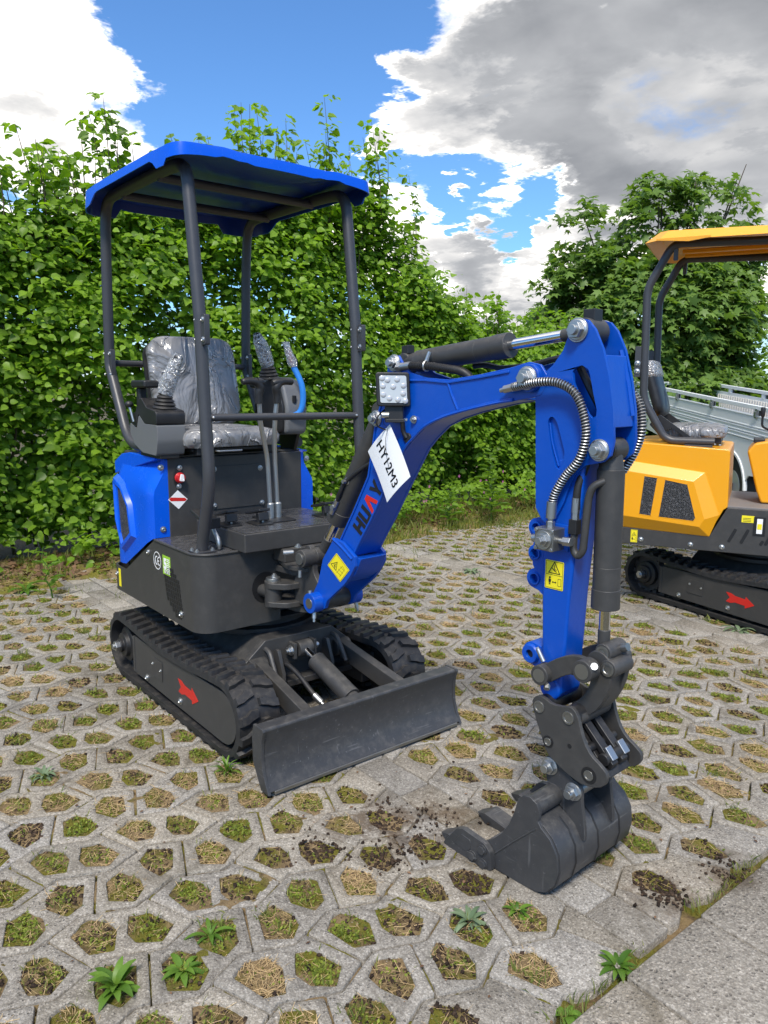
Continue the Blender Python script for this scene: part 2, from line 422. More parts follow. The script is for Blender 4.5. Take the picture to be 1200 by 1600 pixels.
# ------------------------------------------------------------------ mesh helpers
Z3 = Vector((0, 0, 1))
def basis(axis):
    a = Vector(axis).normalized()
    t = Vector((0, 0, 1)) if abs(a.z) < 0.9 else Vector((1, 0, 0))
    x = t.cross(a).normalized()
    return x, a.cross(x), a
def round_poly(pts, r, seg=4):
    out = []
    n = len(pts)
    for i, p in enumerate(pts):
        rr = r[i] if isinstance(r, (list, tuple)) else r
        p = Vector(p); a = Vector(pts[i - 1]); b = Vector(pts[(i + 1) % n])
        u, v = (a - p), (b - p)
        if rr <= 0 or u.length < 1e-6 or v.length < 1e-6: out.append(tuple(p)); continue
        d = min(rr, u.length * .48, v.length * .48)
        p0 = p + u.normalized() * d; p1 = p + v.normalized() * d
        for k in range(seg + 1):
            f = k / seg
            out.append(tuple(p0 * (1 - f) ** 2 + p * 2 * f * (1 - f) + p1 * f * f))
    return out
def smooth_loop(pts, it=2):
    for _ in range(it):
        q = []
        n = len(pts)
        for i in range(n):
            a, b = Vector(pts[i]), Vector(pts[(i + 1) % n])
            q += [tuple(a * .75 + b * .25), tuple(a * .25 + b * .75)]
        pts = q
    return pts
def crom(pts, n=8):
    P = [Vector(p) for p in pts]; out = []
    for i in range(len(P) - 1):
        p0 = P[max(i - 1, 0)]; p1 = P[i]; p2 = P[i + 1]; p3 = P[min(i + 2, len(P) - 1)]
        for k in range(n):
            t = k / n
            out.append(.5 * ((2 * p1) + (p2 - p0) * t + (2 * p0 - 5 * p1 + 4 * p2 - p3) * t * t + (3 * p1 - p0 - 3 * p2 + p3) * t ** 3))
    out.append(P[-1]); return out
def fillet(pts, r, seg=6):
    P = [Vector(p) for p in pts]; out = [P[0]]
    for i in range(1, len(P) - 1):
        u, v = P[i - 1] - P[i], P[i + 1] - P[i]
        d = min(r, u.length * .48, v.length * .48)
        p0, p1 = P[i] + u.normalized() * d, P[i] + v.normalized() * d
        for k in range(seg + 1):
            f = k / seg
            out.append(p0 * (1 - f) ** 2 + P[i] * 2 * f * (1 - f) + p1 * f * f)
    out.append(P[-1]); return out
class Fr:
    """a flat frame: origin, two in-plane axes and the normal"""
    def __init__(s, o, ex, ey):
        s.o = Vector(o); s.x = Vector(ex).normalized(); s.y = Vector(ey).normalized(); s.z = s.x.cross(s.y).normalized()
    def __call__(s, u, v, w=0.0): return s.o + s.x * u + s.y * v + s.z * w
class MB:
    def __init__(s): s.v = []; s.f = []
    def add(s, vs, fs):
        o = len(s.v); s.v += [tuple(v) for v in vs]; s.f += [tuple(i + o for i in f) for f in fs]; return s
    def box(s, c, size, rot=None):
        hx, hy, hz = (q / 2 for q in size); c = Vector(c)
        vs = [Vector((x, y, z_)) for x in (-hx, hx) for y in (-hy, hy) for z_ in (-hz, hz)]
        if rot is not None: vs = [rot @ v for v in vs]
        return s.add([c + v for v in vs], [(0, 1, 3, 2), (4, 6, 7, 5), (0, 4, 5, 1), (2, 3, 7, 6), (0, 2, 6, 4), (1, 5, 7, 3)])
    def boxb(s, x0, x1, y0, y1, z0, z1):
        return s.box(((x0 + x1) / 2, (y0 + y1) / 2, (z0 + z1) / 2), (abs(x1 - x0), abs(y1 - y0), abs(z1 - z0)))
    def prism(s, pts, fr, w0, w1, holes=()):
        loops = [list(pts)] + [list(h) for h in holes]
        tris = tessellate_polygon([[Vector((p[0], p[1], 0)) for p in l] for l in loops])
        flat = [p for l in loops for p in l]; n = len(flat)
        vs = [fr(p[0], p[1], w0) for p in flat] + [fr(p[0], p[1], w1) for p in flat]
        fs = []
        if not holes:
            fs = [tuple(reversed(range(n))), tuple(range(n, 2 * n))]
        else:
            for t in tris: fs += [tuple(t), tuple(i + n for i in reversed(t))]
        o = 0
        for l in loops:
            m = len(l)
            for i in range(m):
                a, b = o + i, o + (i + 1) % m
                fs.append((a, b, b + n, a + n))
            o += m
        return s.add(vs, fs)
    def cyl(s, p0, p1, r0, r1=None, n=18, caps=True):
        p0, p1 = Vector(p0), Vector(p1); r1 = r0 if r1 is None else r1
        x, y, _ = basis(p1 - p0)
        vs = []
        for p, r in ((p0, r0), (p1, r1)):
            vs += [p + (x * math.cos(a) + y * math.sin(a)) * r for a in (2 * math.pi * k / n for k in range(n))]
        fs = [(k, (k + 1) % n, n + (k + 1) % n, n + k) for k in range(n)]
        if caps: fs += [tuple(reversed(range(n))), tuple(range(n, 2 * n))]
        return s.add(vs, fs)
    def lathe(s, prof, p0, axis, n=20):
        """prof: (radius, height along the axis) list"""
        x, y, a = basis(axis); p0 = Vector(p0); vs = []; fs = []
        for r, h in prof:
            vs += [p0 + a * h + (x * math.cos(q) + y * math.sin(q)) * max(r, 1e-5) for q in (2 * math.pi * k / n for k in range(n))]
        for i in range(len(prof) - 1):
            for k in range(n): fs.append((i * n + k, i * n + (k + 1) % n, (i + 1) * n + (k + 1) % n, (i + 1) * n + k))
        fs += [tuple(reversed(range(n))), tuple(range((len(prof) - 1) * n, len(prof) * n))]
        return s.add(vs, fs)
    def tube(s, pts, r, n=10, caps=True, closed=False):
        P = [Vector(p) for p in pts]; m = len(P); vs = []; fs = []
        x = None
        for i, p in enumerate(P):
            t = (P[min(i + 1, m - 1)] - P[max(i - 1, 0)]).normalized()
            if x is None: x, y, _ = basis(t)
            x = (x - t * x.dot(t)).normalized(); y = t.cross(x)
            rr = r[i] if isinstance(r, (list, tuple)) else r
            vs += [p + (x * math.cos(a) + y * math.sin(a)) * rr for a in (2 * math.pi * k / n for k in range(n))]
        for i in range(m - 1):
            for k in range(n): fs.append((i * n + k, i * n + (k + 1) % n, (i + 1) * n + (k + 1) % n, (i + 1) * n + k))
        if caps: fs += [tuple(reversed(range(n))), tuple(range((m - 1) * n, m * n))]
        return s.add(vs, fs)
    def ball(s, c, r, n=12, sq=(1, 1, 1)):
        c = Vector(c); vs = []; fs = []; m = n // 2
        for i in range(m + 1):
            a = math.pi * i / m
            vs += [c + Vector((math.sin(a) * math.cos(2 * math.pi * k / n) * r * sq[0], math.sin(a) * math.sin(2 * math.pi * k / n) * r * sq[1], math.cos(a) * r * sq[2])) for k in range(n)]
        for i in range(m):
            for k in range(n): fs.append((i * n + k, (i + 1) * n + k, (i + 1) * n + (k + 1) % n, i * n + (k + 1) % n))
        return s.add(vs, fs)
    def mesh(s, name, m, ang=38):
        me = bpy.data.meshes.new(name)
        me.from_pydata(s.v, [], s.f)
        bm = bmesh.new(); bm.from_mesh(me)
        bmesh.ops.remove_doubles(bm, verts=bm.verts, dist=1e-6)
        bmesh.ops.recalc_face_normals(bm, faces=bm.faces)
        bm.to_mesh(me); bm.free()
        me.shade_smooth(); me.set_sharp_from_angle(angle=R(ang))
        if m is not None: me.materials.append(m)
        return me
    def build(s, name, m, parent=None, bevel=0.0, seg=2, ang=38):
        o = bpy.data.objects.new(name, s.mesh(name, MAT[m] if isinstance(m, str) else m, ang))
        COL.objects.link(o)
        if parent is not None: o.parent = parent
        if bevel:
            b = o.modifiers.new("bevel", 'BEVEL'); b.width = bevel; b.segments = seg; b.limit_method = 'ANGLE'; b.angle_limit = R(32)
            b.harden_normals = True; b.use_clamp_overlap = True
        return o
def tag(o, label=None, cat=None, group=None, kind=None):
    if label: o['label'] = label
    if cat: o['category'] = cat
    if group: o['group'] = group
    if kind: o['kind'] = kind
    return o
def empty(name, loc=(0, 0, 0), rz=0.0):
    o = bpy.data.objects.new(name, None); COL.objects.link(o); o.location = loc; o.rotation_euler = (0, 0, rz)
    o.empty_display_size = 0.1
    return o
def nmesh(name, verts, polys, mat, tone=None, smooth=True):
    """verts (n,3) array, polys (m,k) index array"""
    me = bpy.data.meshes.new(name)
    verts = np.ascontiguousarray(verts, dtype=np.float32); polys = np.ascontiguousarray(polys, dtype=np.int32)
    k = polys.shape[1]
    me.vertices.add(len(verts)); me.vertices.foreach_set('co', verts.ravel())
    me.loops.add(polys.size); me.loops.foreach_set('vertex_index', polys.ravel())
    me.polygons.add(len(polys))
    me.polygons.foreach_set('loop_start', np.arange(0, polys.size, k, dtype=np.int32))
    me.polygons.foreach_set('loop_total', np.full(len(polys), k, dtype=np.int32))
    if tone is not None:
        a = me.attributes.new('tone', 'FLOAT', 'POINT'); a.data.foreach_set('value', np.ascontiguousarray(tone, dtype=np.float32))
    me.update(); me.validate()
    if smooth: me.shade_smooth()
    me.materials.append(MAT[mat] if isinstance(mat, str) else mat)
    return me
def link(name, me, parent=None):
    o = bpy.data.objects.new(name, me); COL.objects.link(o)
    if parent is not None: o.parent = parent
    return o
def text_mesh(s, size, fr, w=0.0, align='LEFT', bold=0.0, shear=0.0, sx=1.0, name='lettering', mat='ink', parent=None):
    cu = bpy.data.curves.new('lettering', 'FONT'); cu.body = s; cu.size = size; cu.align_x = align
    cu.offset = bold; cu.shear = shear; cu.resolution_u = 3; cu.extrude = 0.0004
    o = bpy.data.objects.new('lettering', cu); COL.objects.link(o)
    dg = bpy.context.evaluated_depsgraph_get(); dg.update()
    me = bpy.data.meshes.new_from_object(o.evaluated_get(dg)); 
    for v in me.vertices:
        v.co = fr(v.co.x * sx, v.co.y, w + v.co.z)
    bpy.data.objects.remove(o); bpy.data.curves.remove(cu)
    me.materials.clear(); me.materials.append(MAT[mat])
    ob = link(name, me, parent)
    return ob
def flat(name, pts, fr, w, mat, parent, t=0.0008, holes=()):
    return MB().prism(pts, fr, w, w + t, holes).build(name, mat, parent)
def circle(cx, cy, r, n=20, a0=0.0): return [(cx + r * math.cos(a0 + 2 * math.pi * k / n), cy + r * math.sin(a0 + 2 * math.pi * k / n)) for k in range(n)]
def rect(x0, y0, x1, y1): return [(x0, y0), (x1, y0), (x1, y1), (x0, y1)]
def stroke(pts, w):
    """a thin polyline as a list of quads"""
    out = []
    for a, b in zip(pts, pts[1:]):
        a, b = Vector(a), Vector(b); n = (b - a).normalized(); q = Vector((-n.y, n.x)) * w / 2
        out.append([tuple(a - q - n * w / 2), tuple(b - q + n * w / 2), tuple(b + q + n * w / 2), tuple(a + q - n * w / 2)])
    return out
def hexbolt(mb, p, axis, r=0.012, h=0.010, washer=True):
    p = Vector(p); a = Vector(axis).normalized()
    if washer: mb.cyl(p - a * .001, p + a * h * .3, r * 1.35, n=18)
    mb.cyl(p + a * h * .3, p + a * h, r, n=6)
    mb.cyl(p + a * h, p + a * h * 1.5, r * .55, n=12)
    return mb
def domebolt(mb, p, axis, r=0.011):
    p = Vector(p); a = Vector(axis).normalized()
    mb.lathe([(r * 1.35, -.001), (r * 1.35, r * .2), (r, r * .25), (r * .92, r * .6), (r * .55, r * .8), (r * .4, r * .5)], p, a, 14)
    return mb
# ------------------------------------------------------------------ ground, pavement
SX, SY = 0.2, 0.272               # row pitch, period along a row
X0, Y0 = 0.788, -1.046
XK = 2.005                        # kerb joint
def zig(y):                       # the zigzag joint line between two rows
    t = ((y - Y0) / SY) % 1.0
    return 0.03 * (1 - 4 * t) if t < .5 else 0.03 * (4 * t - 3)
H1 = [(.050, .025), (.118, .056), (.169, .051), (.206, .004), (.162, -.055), (.071, -.025)]
H2 = [(.2 - x, .132 - y) for x, y in H1]
OCT = [(.0132, -.038), (.03, 0), (-.03, .136), (.0128, .234), (.2 - .0132, .170), (.17, .136), (.23, 0), (.2 - .015, -.102)]
def inset(poly, d):
    n = len(poly); out = []
    for i in range(n):
        p, a, b = Vector(poly[i]), Vector(poly[i - 1]), Vector(poly[(i + 1) % n])
        e1, e2 = (p - a).normalized(), (b - p).normalized()
        n1, n2 = Vector((-e1.y, e1.x)), Vector((-e2.y, e2.x))
        m = (n1 + n2); m = m / max(m.dot(n1), .3)
        out.append(tuple(p + m * d))
    return out
def clip(poly, axis, val, keep_less):
    out = []; n = len(poly)
    ins = lambda p: (p[axis] <= val) if keep_less else (p[axis] >= val)
    for i in range(n):
        a, b = poly[i], poly[(i + 1) % n]
        if ins(a): out.append(a)
        if ins(a) != ins(b):
            f = (val - a[axis]) / (b[axis] - a[axis])
            out.append((a[0] + f * (b[0] - a[0]), a[1] + f * (b[1] - a[1])))
    return out
def area(p): return .5 * sum(p[i - 1][0] * p[i][1] - p[i][0] * p[i - 1][1] for i in range(len(p)))
def jig(poly, r_, amp):
    out = []
    for p in poly: out.append((p[0] + r_.uniform(-amp, amp), p[1] + r_.uniform(-amp, amp)))
    return out
def stone(mb, outer, holes, z0=-.05, ch=.0022, ztop=0.0):
    """a slab with chamfered rims and real openings; outer and holes counter-clockwise"""
    o_in = inset(outer, ch); h_in = [inset(list(reversed(h)), ch) for h in holes]
    loops = [o_in] + h_in
    flatp = [p for l in loops for p in l]
    tr = tessellate_polygon([[Vector((p[0], p[1], 0)) for p in l] for l in loops])
    mb.add([(p[0], p[1], ztop) for p in flatp], [tuple(t) for t in tr])
    for top, rim in zip(loops, [outer] + [list(reversed(h)) for h in holes]):
        n = len(top)
        mb.add([(p[0], p[1], ztop) for p in top] + [(p[0], p[1], ztop - ch) for p in rim] + [(p[0], p[1], z0) for p in rim],
               [(i, (i + 1) % n, n + (i + 1) % n, n + i) for i in range(n)] + [(n + i, n + (i + 1) % n, 2 * n + (i + 1) % n, 2 * n + i) for i in range(n)])
CAMP = cam.matrix_world.translation.copy(); CINV = cam.matrix_world.inverted()
def view(p):
    q = CINV @ Vector(p)
    if q.z > -0.05: return None
    return 600 + FPX * q.x / -q.z, 800 - FPX * q.y / -q.z, -q.z
def in_view(p, m=60):
    q = view(p)
    return q is not None and -m < q[0] < 1200 + m and -m < q[1] < 1600 + m

ground = MB().add([(-400, -400, -.075), (400, -400, -.075), (400, 400, -.075), (-400, 400, -.075)], [(0, 1, 2, 3)]).build('ground', 'ground')
tag(ground, kind='structure')

pavement = empty('pavement') if False else link('pavement', bpy.data.meshes.new('pavement'))
tag(pavement, kind='structure')
# pavers between the border strips that part the bays
STRIPS = [(-2.74, -2.605), (-.090, .043), (2.535, 2.668), (5.16, 5.295), (7.80, 7.93)]
BAYS = [(-5.2, -2.745), (-2.60, -.095), (.048, 2.530), (2.673, 5.155), (5.30, 7.795)]
pav = []; HOLES = []
prng = random.Random(3)
for bi, (ya, yb) in enumerate(BAYS):
    for k in range(-19, 8):
        bx = X0 + k * SX
        for m in range(int((ya - Y0) / SY) - 2, int((yb - Y0) / SY) + 3):
            by = Y0 + m * SY
            flip = (k % 2 != 0)
            f = (lambda p: (bx + p[0], by - p[1])) if flip else (lambda p: (bx + p[0], by + p[1]))
            poly = [f(p) for p in OCT]
            if area(poly) < 0: poly.reverse()
            cx = sum(p[0] for p in poly) / 8; cy = sum(p[1] for p in poly) / 8
            if cx < -3.1 - .35 * mnoise.noise(Vector((cy, 3, 1))) : continue
            if cy > 1.6 and cx < -2.45 + .3 * mnoise.noise(Vector((cy * 1.3, 0, 0))): continue
            if min(p[1] for p in poly) > yb - .02 or max(p[1] for p in poly) < ya + .02 or min(p[0] for p in poly) > XK - .03: continue
            whole = True
            for ax, val, less in ((1, ya, False), (1, yb, True), (0, XK - .012, True)):
                q = clip(poly, ax, val, less)
                if len(q) != len(poly) or q != poly: whole = False
                poly = q
            if len(poly) < 3 or abs(area(poly)) < .006: continue
            if not in_view((cx, cy, 0), 170): continue
            holes = []
            for H in (H1, H2):
                h = [f(p) for p in H]
                if area(h) < 0: h.reverse()
                ok = all(ya + .018 < p[1] < yb - .018 and p[0] < XK - .03 for p in h)
                if ok: holes.append(h)
                elif not whole:
                    for dy in (.03, -.03, .06, -.06):      # a cut stone keeps its opening a little further in
                        h2 = [(p[0], p[1] + dy) for p in h]
                        if all(ya + .02 < p[1] < yb - .02 and p[0] < XK - .03 for p in h2) and abs(sum(p[1] for p in h2) / 6 - cy) < .11:
                            break
            q = view((cx, cy, 0))
            pav.append((q[2] if q else 99, bx, by, poly, holes, whole, flip))
            HOLES += [(h, q[2] if q else 99) for h in holes]
pav.sort(key=lambda t: t[0])
HC = {}
for h_, dd_ in HOLES:
    hx_ = [p[0] for p in h_]; hy_ = [p[1] for p in h_]
    for a in range(int(math.floor(min(hx_) / .025)), int(math.floor(max(hx_) / .025)) + 1):
        for b in range(int(math.floor(min(hy_) / .025)), int(math.floor(max(hy_) / .025)) + 1): HC[a, b] = 1
# bed of soil that shows in the openings: a graded, uneven sheet
def graded(a, b, c, d_, fine, coarse):
    xs = []; x = a
    while x < b:
        xs.append(x); x += fine if c <= x < d_ else coarse
    xs.append(b); return np.array(xs)
gx = graded(-3.75, 2.06, 0.0, 2.06, .016, .045); gy = graded(-3.6, 9.6, -2.0, 1.4, .018, .06)
GX, GY = np.meshgrid(gx, gy, indexing='ij')
def soil_h(x, y):
    v = Vector((x, y, 0))
    h = (-.0065 if HC.get((int(math.floor(x / .025)), int(math.floor(y / .025)))) else -.030) + .006 * mnoise.noise(v * 5) + .007 * mnoise.noise(v * 22) + .004 * mnoise.noise(v * 60)
    if x < -2.4: h += .03 * min(1, (-2.4 - x) / .5) * (1 + .8 * mnoise.noise(v * 3))
    return h
GZ = np.array([[soil_h(a, b) for b in gy] for a in gx])
nx, ny = len(gx), len(gy)
ii = (np.arange(nx - 1)[:, None] * ny + np.arange(ny - 1)[None, :]).ravel()
pavement.data = (nmesh('pavement', np.stack([GX, GY, GZ], -1).reshape(-1, 3), np.stack([ii, ii + ny, ii + ny + 1, ii + 1], -1), 'soil'))

# a few shared stones with slightly different openings for the whole ones
PROTO = {}
for flip in (False, True):
    for v in range(6):
        r_ = random.Random(v * 7 + flip)
        s_ = -1 if flip else 1
        poly = [(p[0], s_ * p[1]) for p in OCT]
        hs = [[(p[0] + r_.uniform(-.005, .005), s_ * p[1] + r_.uniform(-.005, .005)) for p in H] for H in (H1, H2)]
        if flip: poly.reverse(); hs = [list(reversed(h)) for h in hs]
        if area(poly) < 0: poly.reverse(); hs = [list(reversed(h)) if area(h) < 0 else h for h in hs]
        hs = [list(reversed(h)) if area(h) < 0 else h for h in hs]
        poly = round_poly(jig(inset(poly, .0034), r_, .0022), .008, 2)
        hs = [round_poly(jig(h, r_, .004), .005, 2) for h in hs]
        mb = MB(); stone(mb, poly, hs)
        PROTO[flip, v] = mb.mesh('paver', MAT['paver'], 50)
far = MB(); far_tone = []
for i, (dd, bx, by, poly, holes, whole, flip) in enumerate(pav):
    zt = prng.uniform(-.003, .0025)
    if i < 300:
        if whole:
            o = link('paver', PROTO[flip, prng.randrange(6)], pavement)
            o.location = (bx, by, zt)
            o.rotation_euler = (prng.uniform(-.010, .010), prng.uniform(-.010, .010), prng.uniform(-.006, .006))
        else:
            mb = MB(); stone(mb, round_poly(inset(poly, .003), .008, 2), [round_poly(h, .005, 2) for h in holes], ztop=zt)
            mb.build('paver', 'paver', pavement, ang=50)
    else:
        n0 = len(far.v)
        stone(far, inset(poly, .0038), [round_poly(h, .006, 1) for h in holes], ztop=zt)
        far_tone += [prng.random()] * (len(far.v) - n0)
me = bpy.data.meshes.new('distant_pavers'); me.from_pydata(far.v, [], far.f)
a_ = me.attributes.new('tone', 'FLOAT', 'POINT'); a_.data.foreach_set('value', np.array(far_tone, dtype=np.float32))
me.materials.append(MAT['paver'])
fo = link('paver_field', me, pavement); fo['kind'] = 'stuff'
# border strips: long narrow stones laid end to end
for si, (ya, yb) in enumerate(STRIPS):
    x = -2.9 if si < 2 else -2.35
    L = .262
    while x < XK - .02:
        x1 = min(x + L, XK - .012)
        if in_view(((x + x1) / 2, (ya + yb) / 2, 0), 120) and x1 - x > .04:
            mb = MB(); e = .003
            stone(mb, round_poly([(x + e, ya), (x1 - e, ya), (x1 - e, yb), (x + e, yb)], .006, 2), [], ztop=prng.uniform(-.004, .002))
            mb.build('border_stone', 'paver', pavement, ang=50)
        x += L
# big kerb-side slabs past the joint
sy0 = -.207
for c in range(-7, 26):
    for rx in range(0, 5):
        off = .0
        xa = XK + .012 + rx * .495; ya = sy0 + c * .352 + (.17 if rx % 2 else 0)
        if not in_view((xa + .25, ya + .17, 0), 1100): continue
        mb = MB(); e = .004
        stone(mb, round_poly(jig([(xa + e, ya + e), (xa + .495 - e, ya + e), (xa + .495 - e, ya + .352 - e), (xa + e, ya + .352 - e)], prng, .002), .012, 3), [], ch=.005, ztop=.006 + prng.uniform(-.003, .003))
        mb.build('slab', 'slab', pavement, ang=50)

# ------------------------------------------------------------------ what grows and lies in the openings
def leaf_cloud(P, A, N, L, outline, faces, fold=0.15):
    """place a small leaf outline (u along, v across, w lift) at every P with axis A and normal N"""
    A = A / np.linalg.norm(A, axis=1, keepdims=True)
    B = np.cross(N, A); B /= np.linalg.norm(B, axis=1, keepdims=True) + 1e-9
    N = np.cross(A, B)
    o = np.array(outline, dtype=float)
    V = P[:, None, :] + L[:, None, None] * (o[None, :, 0:1] * A[:, None, :] + o[None, :, 1:2] * B[:, None, :] + o[None, :, 2:3] * N[:, None, :])
    k = len(o)
    F = (np.arange(len(P)) * k)[:, None, None] + np.array(faces)[None, :, :]
    return V.reshape(-1, 3), F.reshape(-1, F.shape[-1])
BLADE = ([(0, -.05, 0), (0, .05, 0), (.55, -.045, .10), (.55, .045, .10), (1.0, .0, -.02)], [(0, 2, 1), (1, 2, 3), (2, 4, 3)])
LEAFLET = ([(0, 0, 0), (.5, -.32, .06), (1, 0, -.05), (.5, .32, .06)], [(0, 1, 2), (0, 2, 3)])
def inside(poly, n, r_):
    xs = [p[0] for p in poly]; ys = [p[1] for p in poly]; out = []
    m = len(poly)
    while len(out) < n:
        x, y = r_.uniform(min(xs), max(xs)), r_.uniform(min(ys), max(ys))
        c = False; j = m - 1
        for i in range(m):
            if (poly[i][1] > y) != (poly[j][1] > y) and x < (poly[j][0] - poly[i][0]) * (y - poly[i][1]) / (poly[j][1] - poly[i][1]) + poly[i][0]: c = not c
            j = i
        if c: out.append((x, y))
    return out
acc = {k: [] for k in ('moss', 'straw', 'grass', 'crumb', 'tuft')}
hr = random.Random(21)
SOILY = [(1.267, -.359), (1.113, -.506), (1.896, .152), (1.116, -.195), (1.246, -.124), (1.33, -.23), (1.45, -.05), (1.5, -.2), (.98, -.1)]
for poly, dep in HOLES:
    cx = sum(p[0] for p in poly) / len(poly); cy = sum(p[1] for p in poly) / len(poly)
    near = max(.10, min(1.0, (2.1 / max(dep, .8)) ** 1.4))
    t = hr.random()
    soily = any((cx - a) ** 2 + (cy - b) ** 2 < .018 for a, b in SOILY)
    if soily: wts = (14, 22, 5, 150)
    elif t < .32: wts = (250, 30, 30, 20)
    elif t < .54: wts = (90, 190, 16, 24)
    elif t < .70: wts = (30, 300, 6, 24)
    elif t < .86: wts = (70, 60, 24, 60)
    else: wts = (26, 50, 6, 120)
    if dep < 5 and hr.random() < .07 and not soily:        # a few fuller tufts that spill over the rim
        ex_, ey_ = inside(poly, 1, hr)[0]
        for _ in range(int(60 * near) + 6):
            acc['tuft'].append((hr.gauss(ex_, .018), hr.gauss(ey_, .018), dep))
    for k, w in zip(('moss', 'straw', 'grass', 'crumb'), wts):
        n = max(1 if k != 'crumb' else 0, int(w * near * hr.uniform(.5, 1.3)))
        if n == 0: continue
        cl = [p for p in inside(poly, 3, hr)]
        for x, y in inside(poly, n, hr):
            if k == 'moss' and hr.random() < .75:
                c_ = cl[hr.randrange(3)]; x = c_[0] + (x - c_[0]) * .5; y = c_[1] + (y - c_[1]) * .5
            acc[k].append((x, y, dep))
def scatter(kind, name, mat, outline, size, tilt, lift):
    A_ = np.array(acc[kind]); n = len(A_)
    hh = np.array([soil_h(a, b) for a, b in A_[:, :2]])
    P = np.c_[A_[:, 0], A_[:, 1], hh + lift]
    az = nrg.uniform(0, 2 * np.pi, n); el = nrg.uniform(*tilt, n)
    A = np.c_[np.cos(az) * np.cos(el), np.sin(az) * np.cos(el), np.sin(el)]
    N = np.c_[nrg.normal(0, .4, n), nrg.normal(0, .4, n), np.ones(n)] - A * np.sin(el)[:, None]
    L = nrg.uniform(*size, n) * (1 + .9 * np.clip((A_[:, 2] - 2.5) / 3, 0, 2))
    V, F = leaf_cloud(P, A, N, L, *outline)
    o = link(name, nmesh(name, V, F, mat, np.repeat(nrg.random(n), len(outline[0]))))
    tag(o, kind='stuff'); return o
o = scatter('moss', 'moss', 'mossleaf', LEAFLET, (.005, .013), (-.1, .9), .002)
tag(o, 'bright green moss and tiny weeds in the paving openings', 'moss')
o = scatter('straw', 'dry_grass', 'straw', ([(0, -.028, 0), (0, .028, 0), (1, .018, .05), (1, -.018, .05)], [(0, 1, 2), (0, 2, 3)]), (.010, .032), (-.15, .30), .004)
tag(o, 'dry straw coloured grass lying in the paving openings', 'dry grass')
o = scatter('grass', 'grass', 'grass', BLADE, (.012, .034), (.3, 1.3), .0)
tag(o, 'short grass blades growing from the paving openings', 'grass')
o = scatter('tuft', 'grass_tufts', 'grass', BLADE, (.012, .036), (.25, 1.3), -.002)
tag(o, 'fuller green grass tufts spilling over some paving openings', 'grass')
# crumbs of soil, some of it spilled round the bucket and the dozer blade
for (cx, cy), n, s_ in (((1.22, -.12), 90, .07), ((1.05, -.2), 25, .06), ((1.90, .16), 160, .030), ((1.35, .05), 12, .08), ((1.97, .40), 90, .04), ((1.05, .25), 10, .10), ((1.27, -.36), 120, .04), ((1.11, -.5), 120, .04)):
    for _ in range(n):
        acc['crumb'].append((hr.gauss(cx, s_), hr.gauss(cy, s_), 2.0))
A_ = np.array(acc['crumb']); n = len(A_)
CUBE = np.array([(x, y, z_) for x in (-1, 1) for y in (-1, 1) for z_ in (-.7, .7)], float)
CF = np.array([(0, 1, 3, 2), (4, 6, 7, 5), (0, 4, 5, 1), (2, 3, 7, 6), (0, 2, 6, 4), (1, 5, 7, 3)])
sz = np.abs(nrg.normal(.0018, .0019, n)) + .0012
big = nrg.random(n) < .03; sz[big] *= 1.5; sz = np.clip(sz, 0, .0052)
rt_ = nrg.uniform(0, 6.28, n); c_, s_ = np.cos(rt_), np.sin(rt_)
Q = CUBE[None] * nrg.uniform(.35, 1.35, (n, 8, 3)) * sz[:, None, None]
Q = np.stack([Q[..., 0] * c_[:, None] - Q[..., 1] * s_[:, None], Q[..., 0] * s_[:, None] + Q[..., 1] * c_[:, None], Q[..., 2]], -1)
def on_stone(x, y):
    return not any(abs(x - sum(p[0] for p in h) / len(h)) < .05 and abs(y - sum(p[1] for p in h) / len(h)) < .05 for h, d_ in HOLES if d_ < 3.2)
zb = np.array([(.002 if (i >= n - 627 and on_stone(A_[i, 0], A_[i, 1])) else soil_h(A_[i, 0], A_[i, 1])) for i in range(n)])
Q += np.c_[A_[:, 0], A_[:, 1], zb + sz * .35][:, None, :]
o = link('soil_crumbs', nmesh('soil_crumbs', Q.reshape(-1, 3), ((np.arange(n) * 8)[:, None, None] + CF[None]).reshape(-1, 4), 'crumb', np.repeat(nrg.random(n), 8), smooth=False))
tag(o, 'dark loose soil crumbs spilled over the pavers near the bucket', 'soil', kind='stuff')

# grass along the kerb joint and over the verge in front of the hedge
P = []
for _ in range(800):
    y = hr.uniform(-.6, 1.5)
    if mnoise.noise(Vector((y * 4.0, 2.2, 0))) < .02: continue
    P.append((XK + hr.gauss(-.006, .016), y, -.012, hr.uniform(.015, .045)))
for _ in range(19000):
    x = hr.uniform(-3.75, -2.2); y = hr.uniform(-3.4, 9)
    edge = -2.75 if y < 1.6 else -2.30
    if x > edge + .35 * mnoise.noise(Vector((x * 2, y * 2, 0))): continue
    if mnoise.noise(Vector((x * 3, y * 3, 5))) < -.12 - (.25 if y > 2 else 0.0) + (.35 if x < -3.3 and y < 2 else 0): continue
    P.append((x, y, soil_h(x, y) - .004, hr.uniform(.03, .11) if y < 1.8 else hr.uniform(.03, .15)))
for _ in range(2600):                    # thin grass creeping out over the first stones
    x = -2.2 + abs(hr.gauss(0, .42)); y = hr.uniform(-3.0, 8)
    if y < 1.6: x -= .55
    if mnoise.noise(Vector((x * 4, y * 4, 9))) < .12: continue
    P.append((x, y, -.005, hr.uniform(.02, .07)))
P = np.array(P); n = len(P)
az = nrg.uniform(0, 6.28, n); el = nrg.uniform(.5, 1.45, n)
A = np.c_[np.cos(az) * np.cos(el), np.sin(az) * np.cos(el), np.sin(el)]
N = np.c_[nrg.normal(0, .3, n), nrg.normal(0, .3, n), np.ones(n)]
wid = [(a, b * .8, c) for a, b, c in BLADE[0]]
V, F = leaf_cloud(P[:, :3], A, N, P[:, 3], wid, BLADE[1])
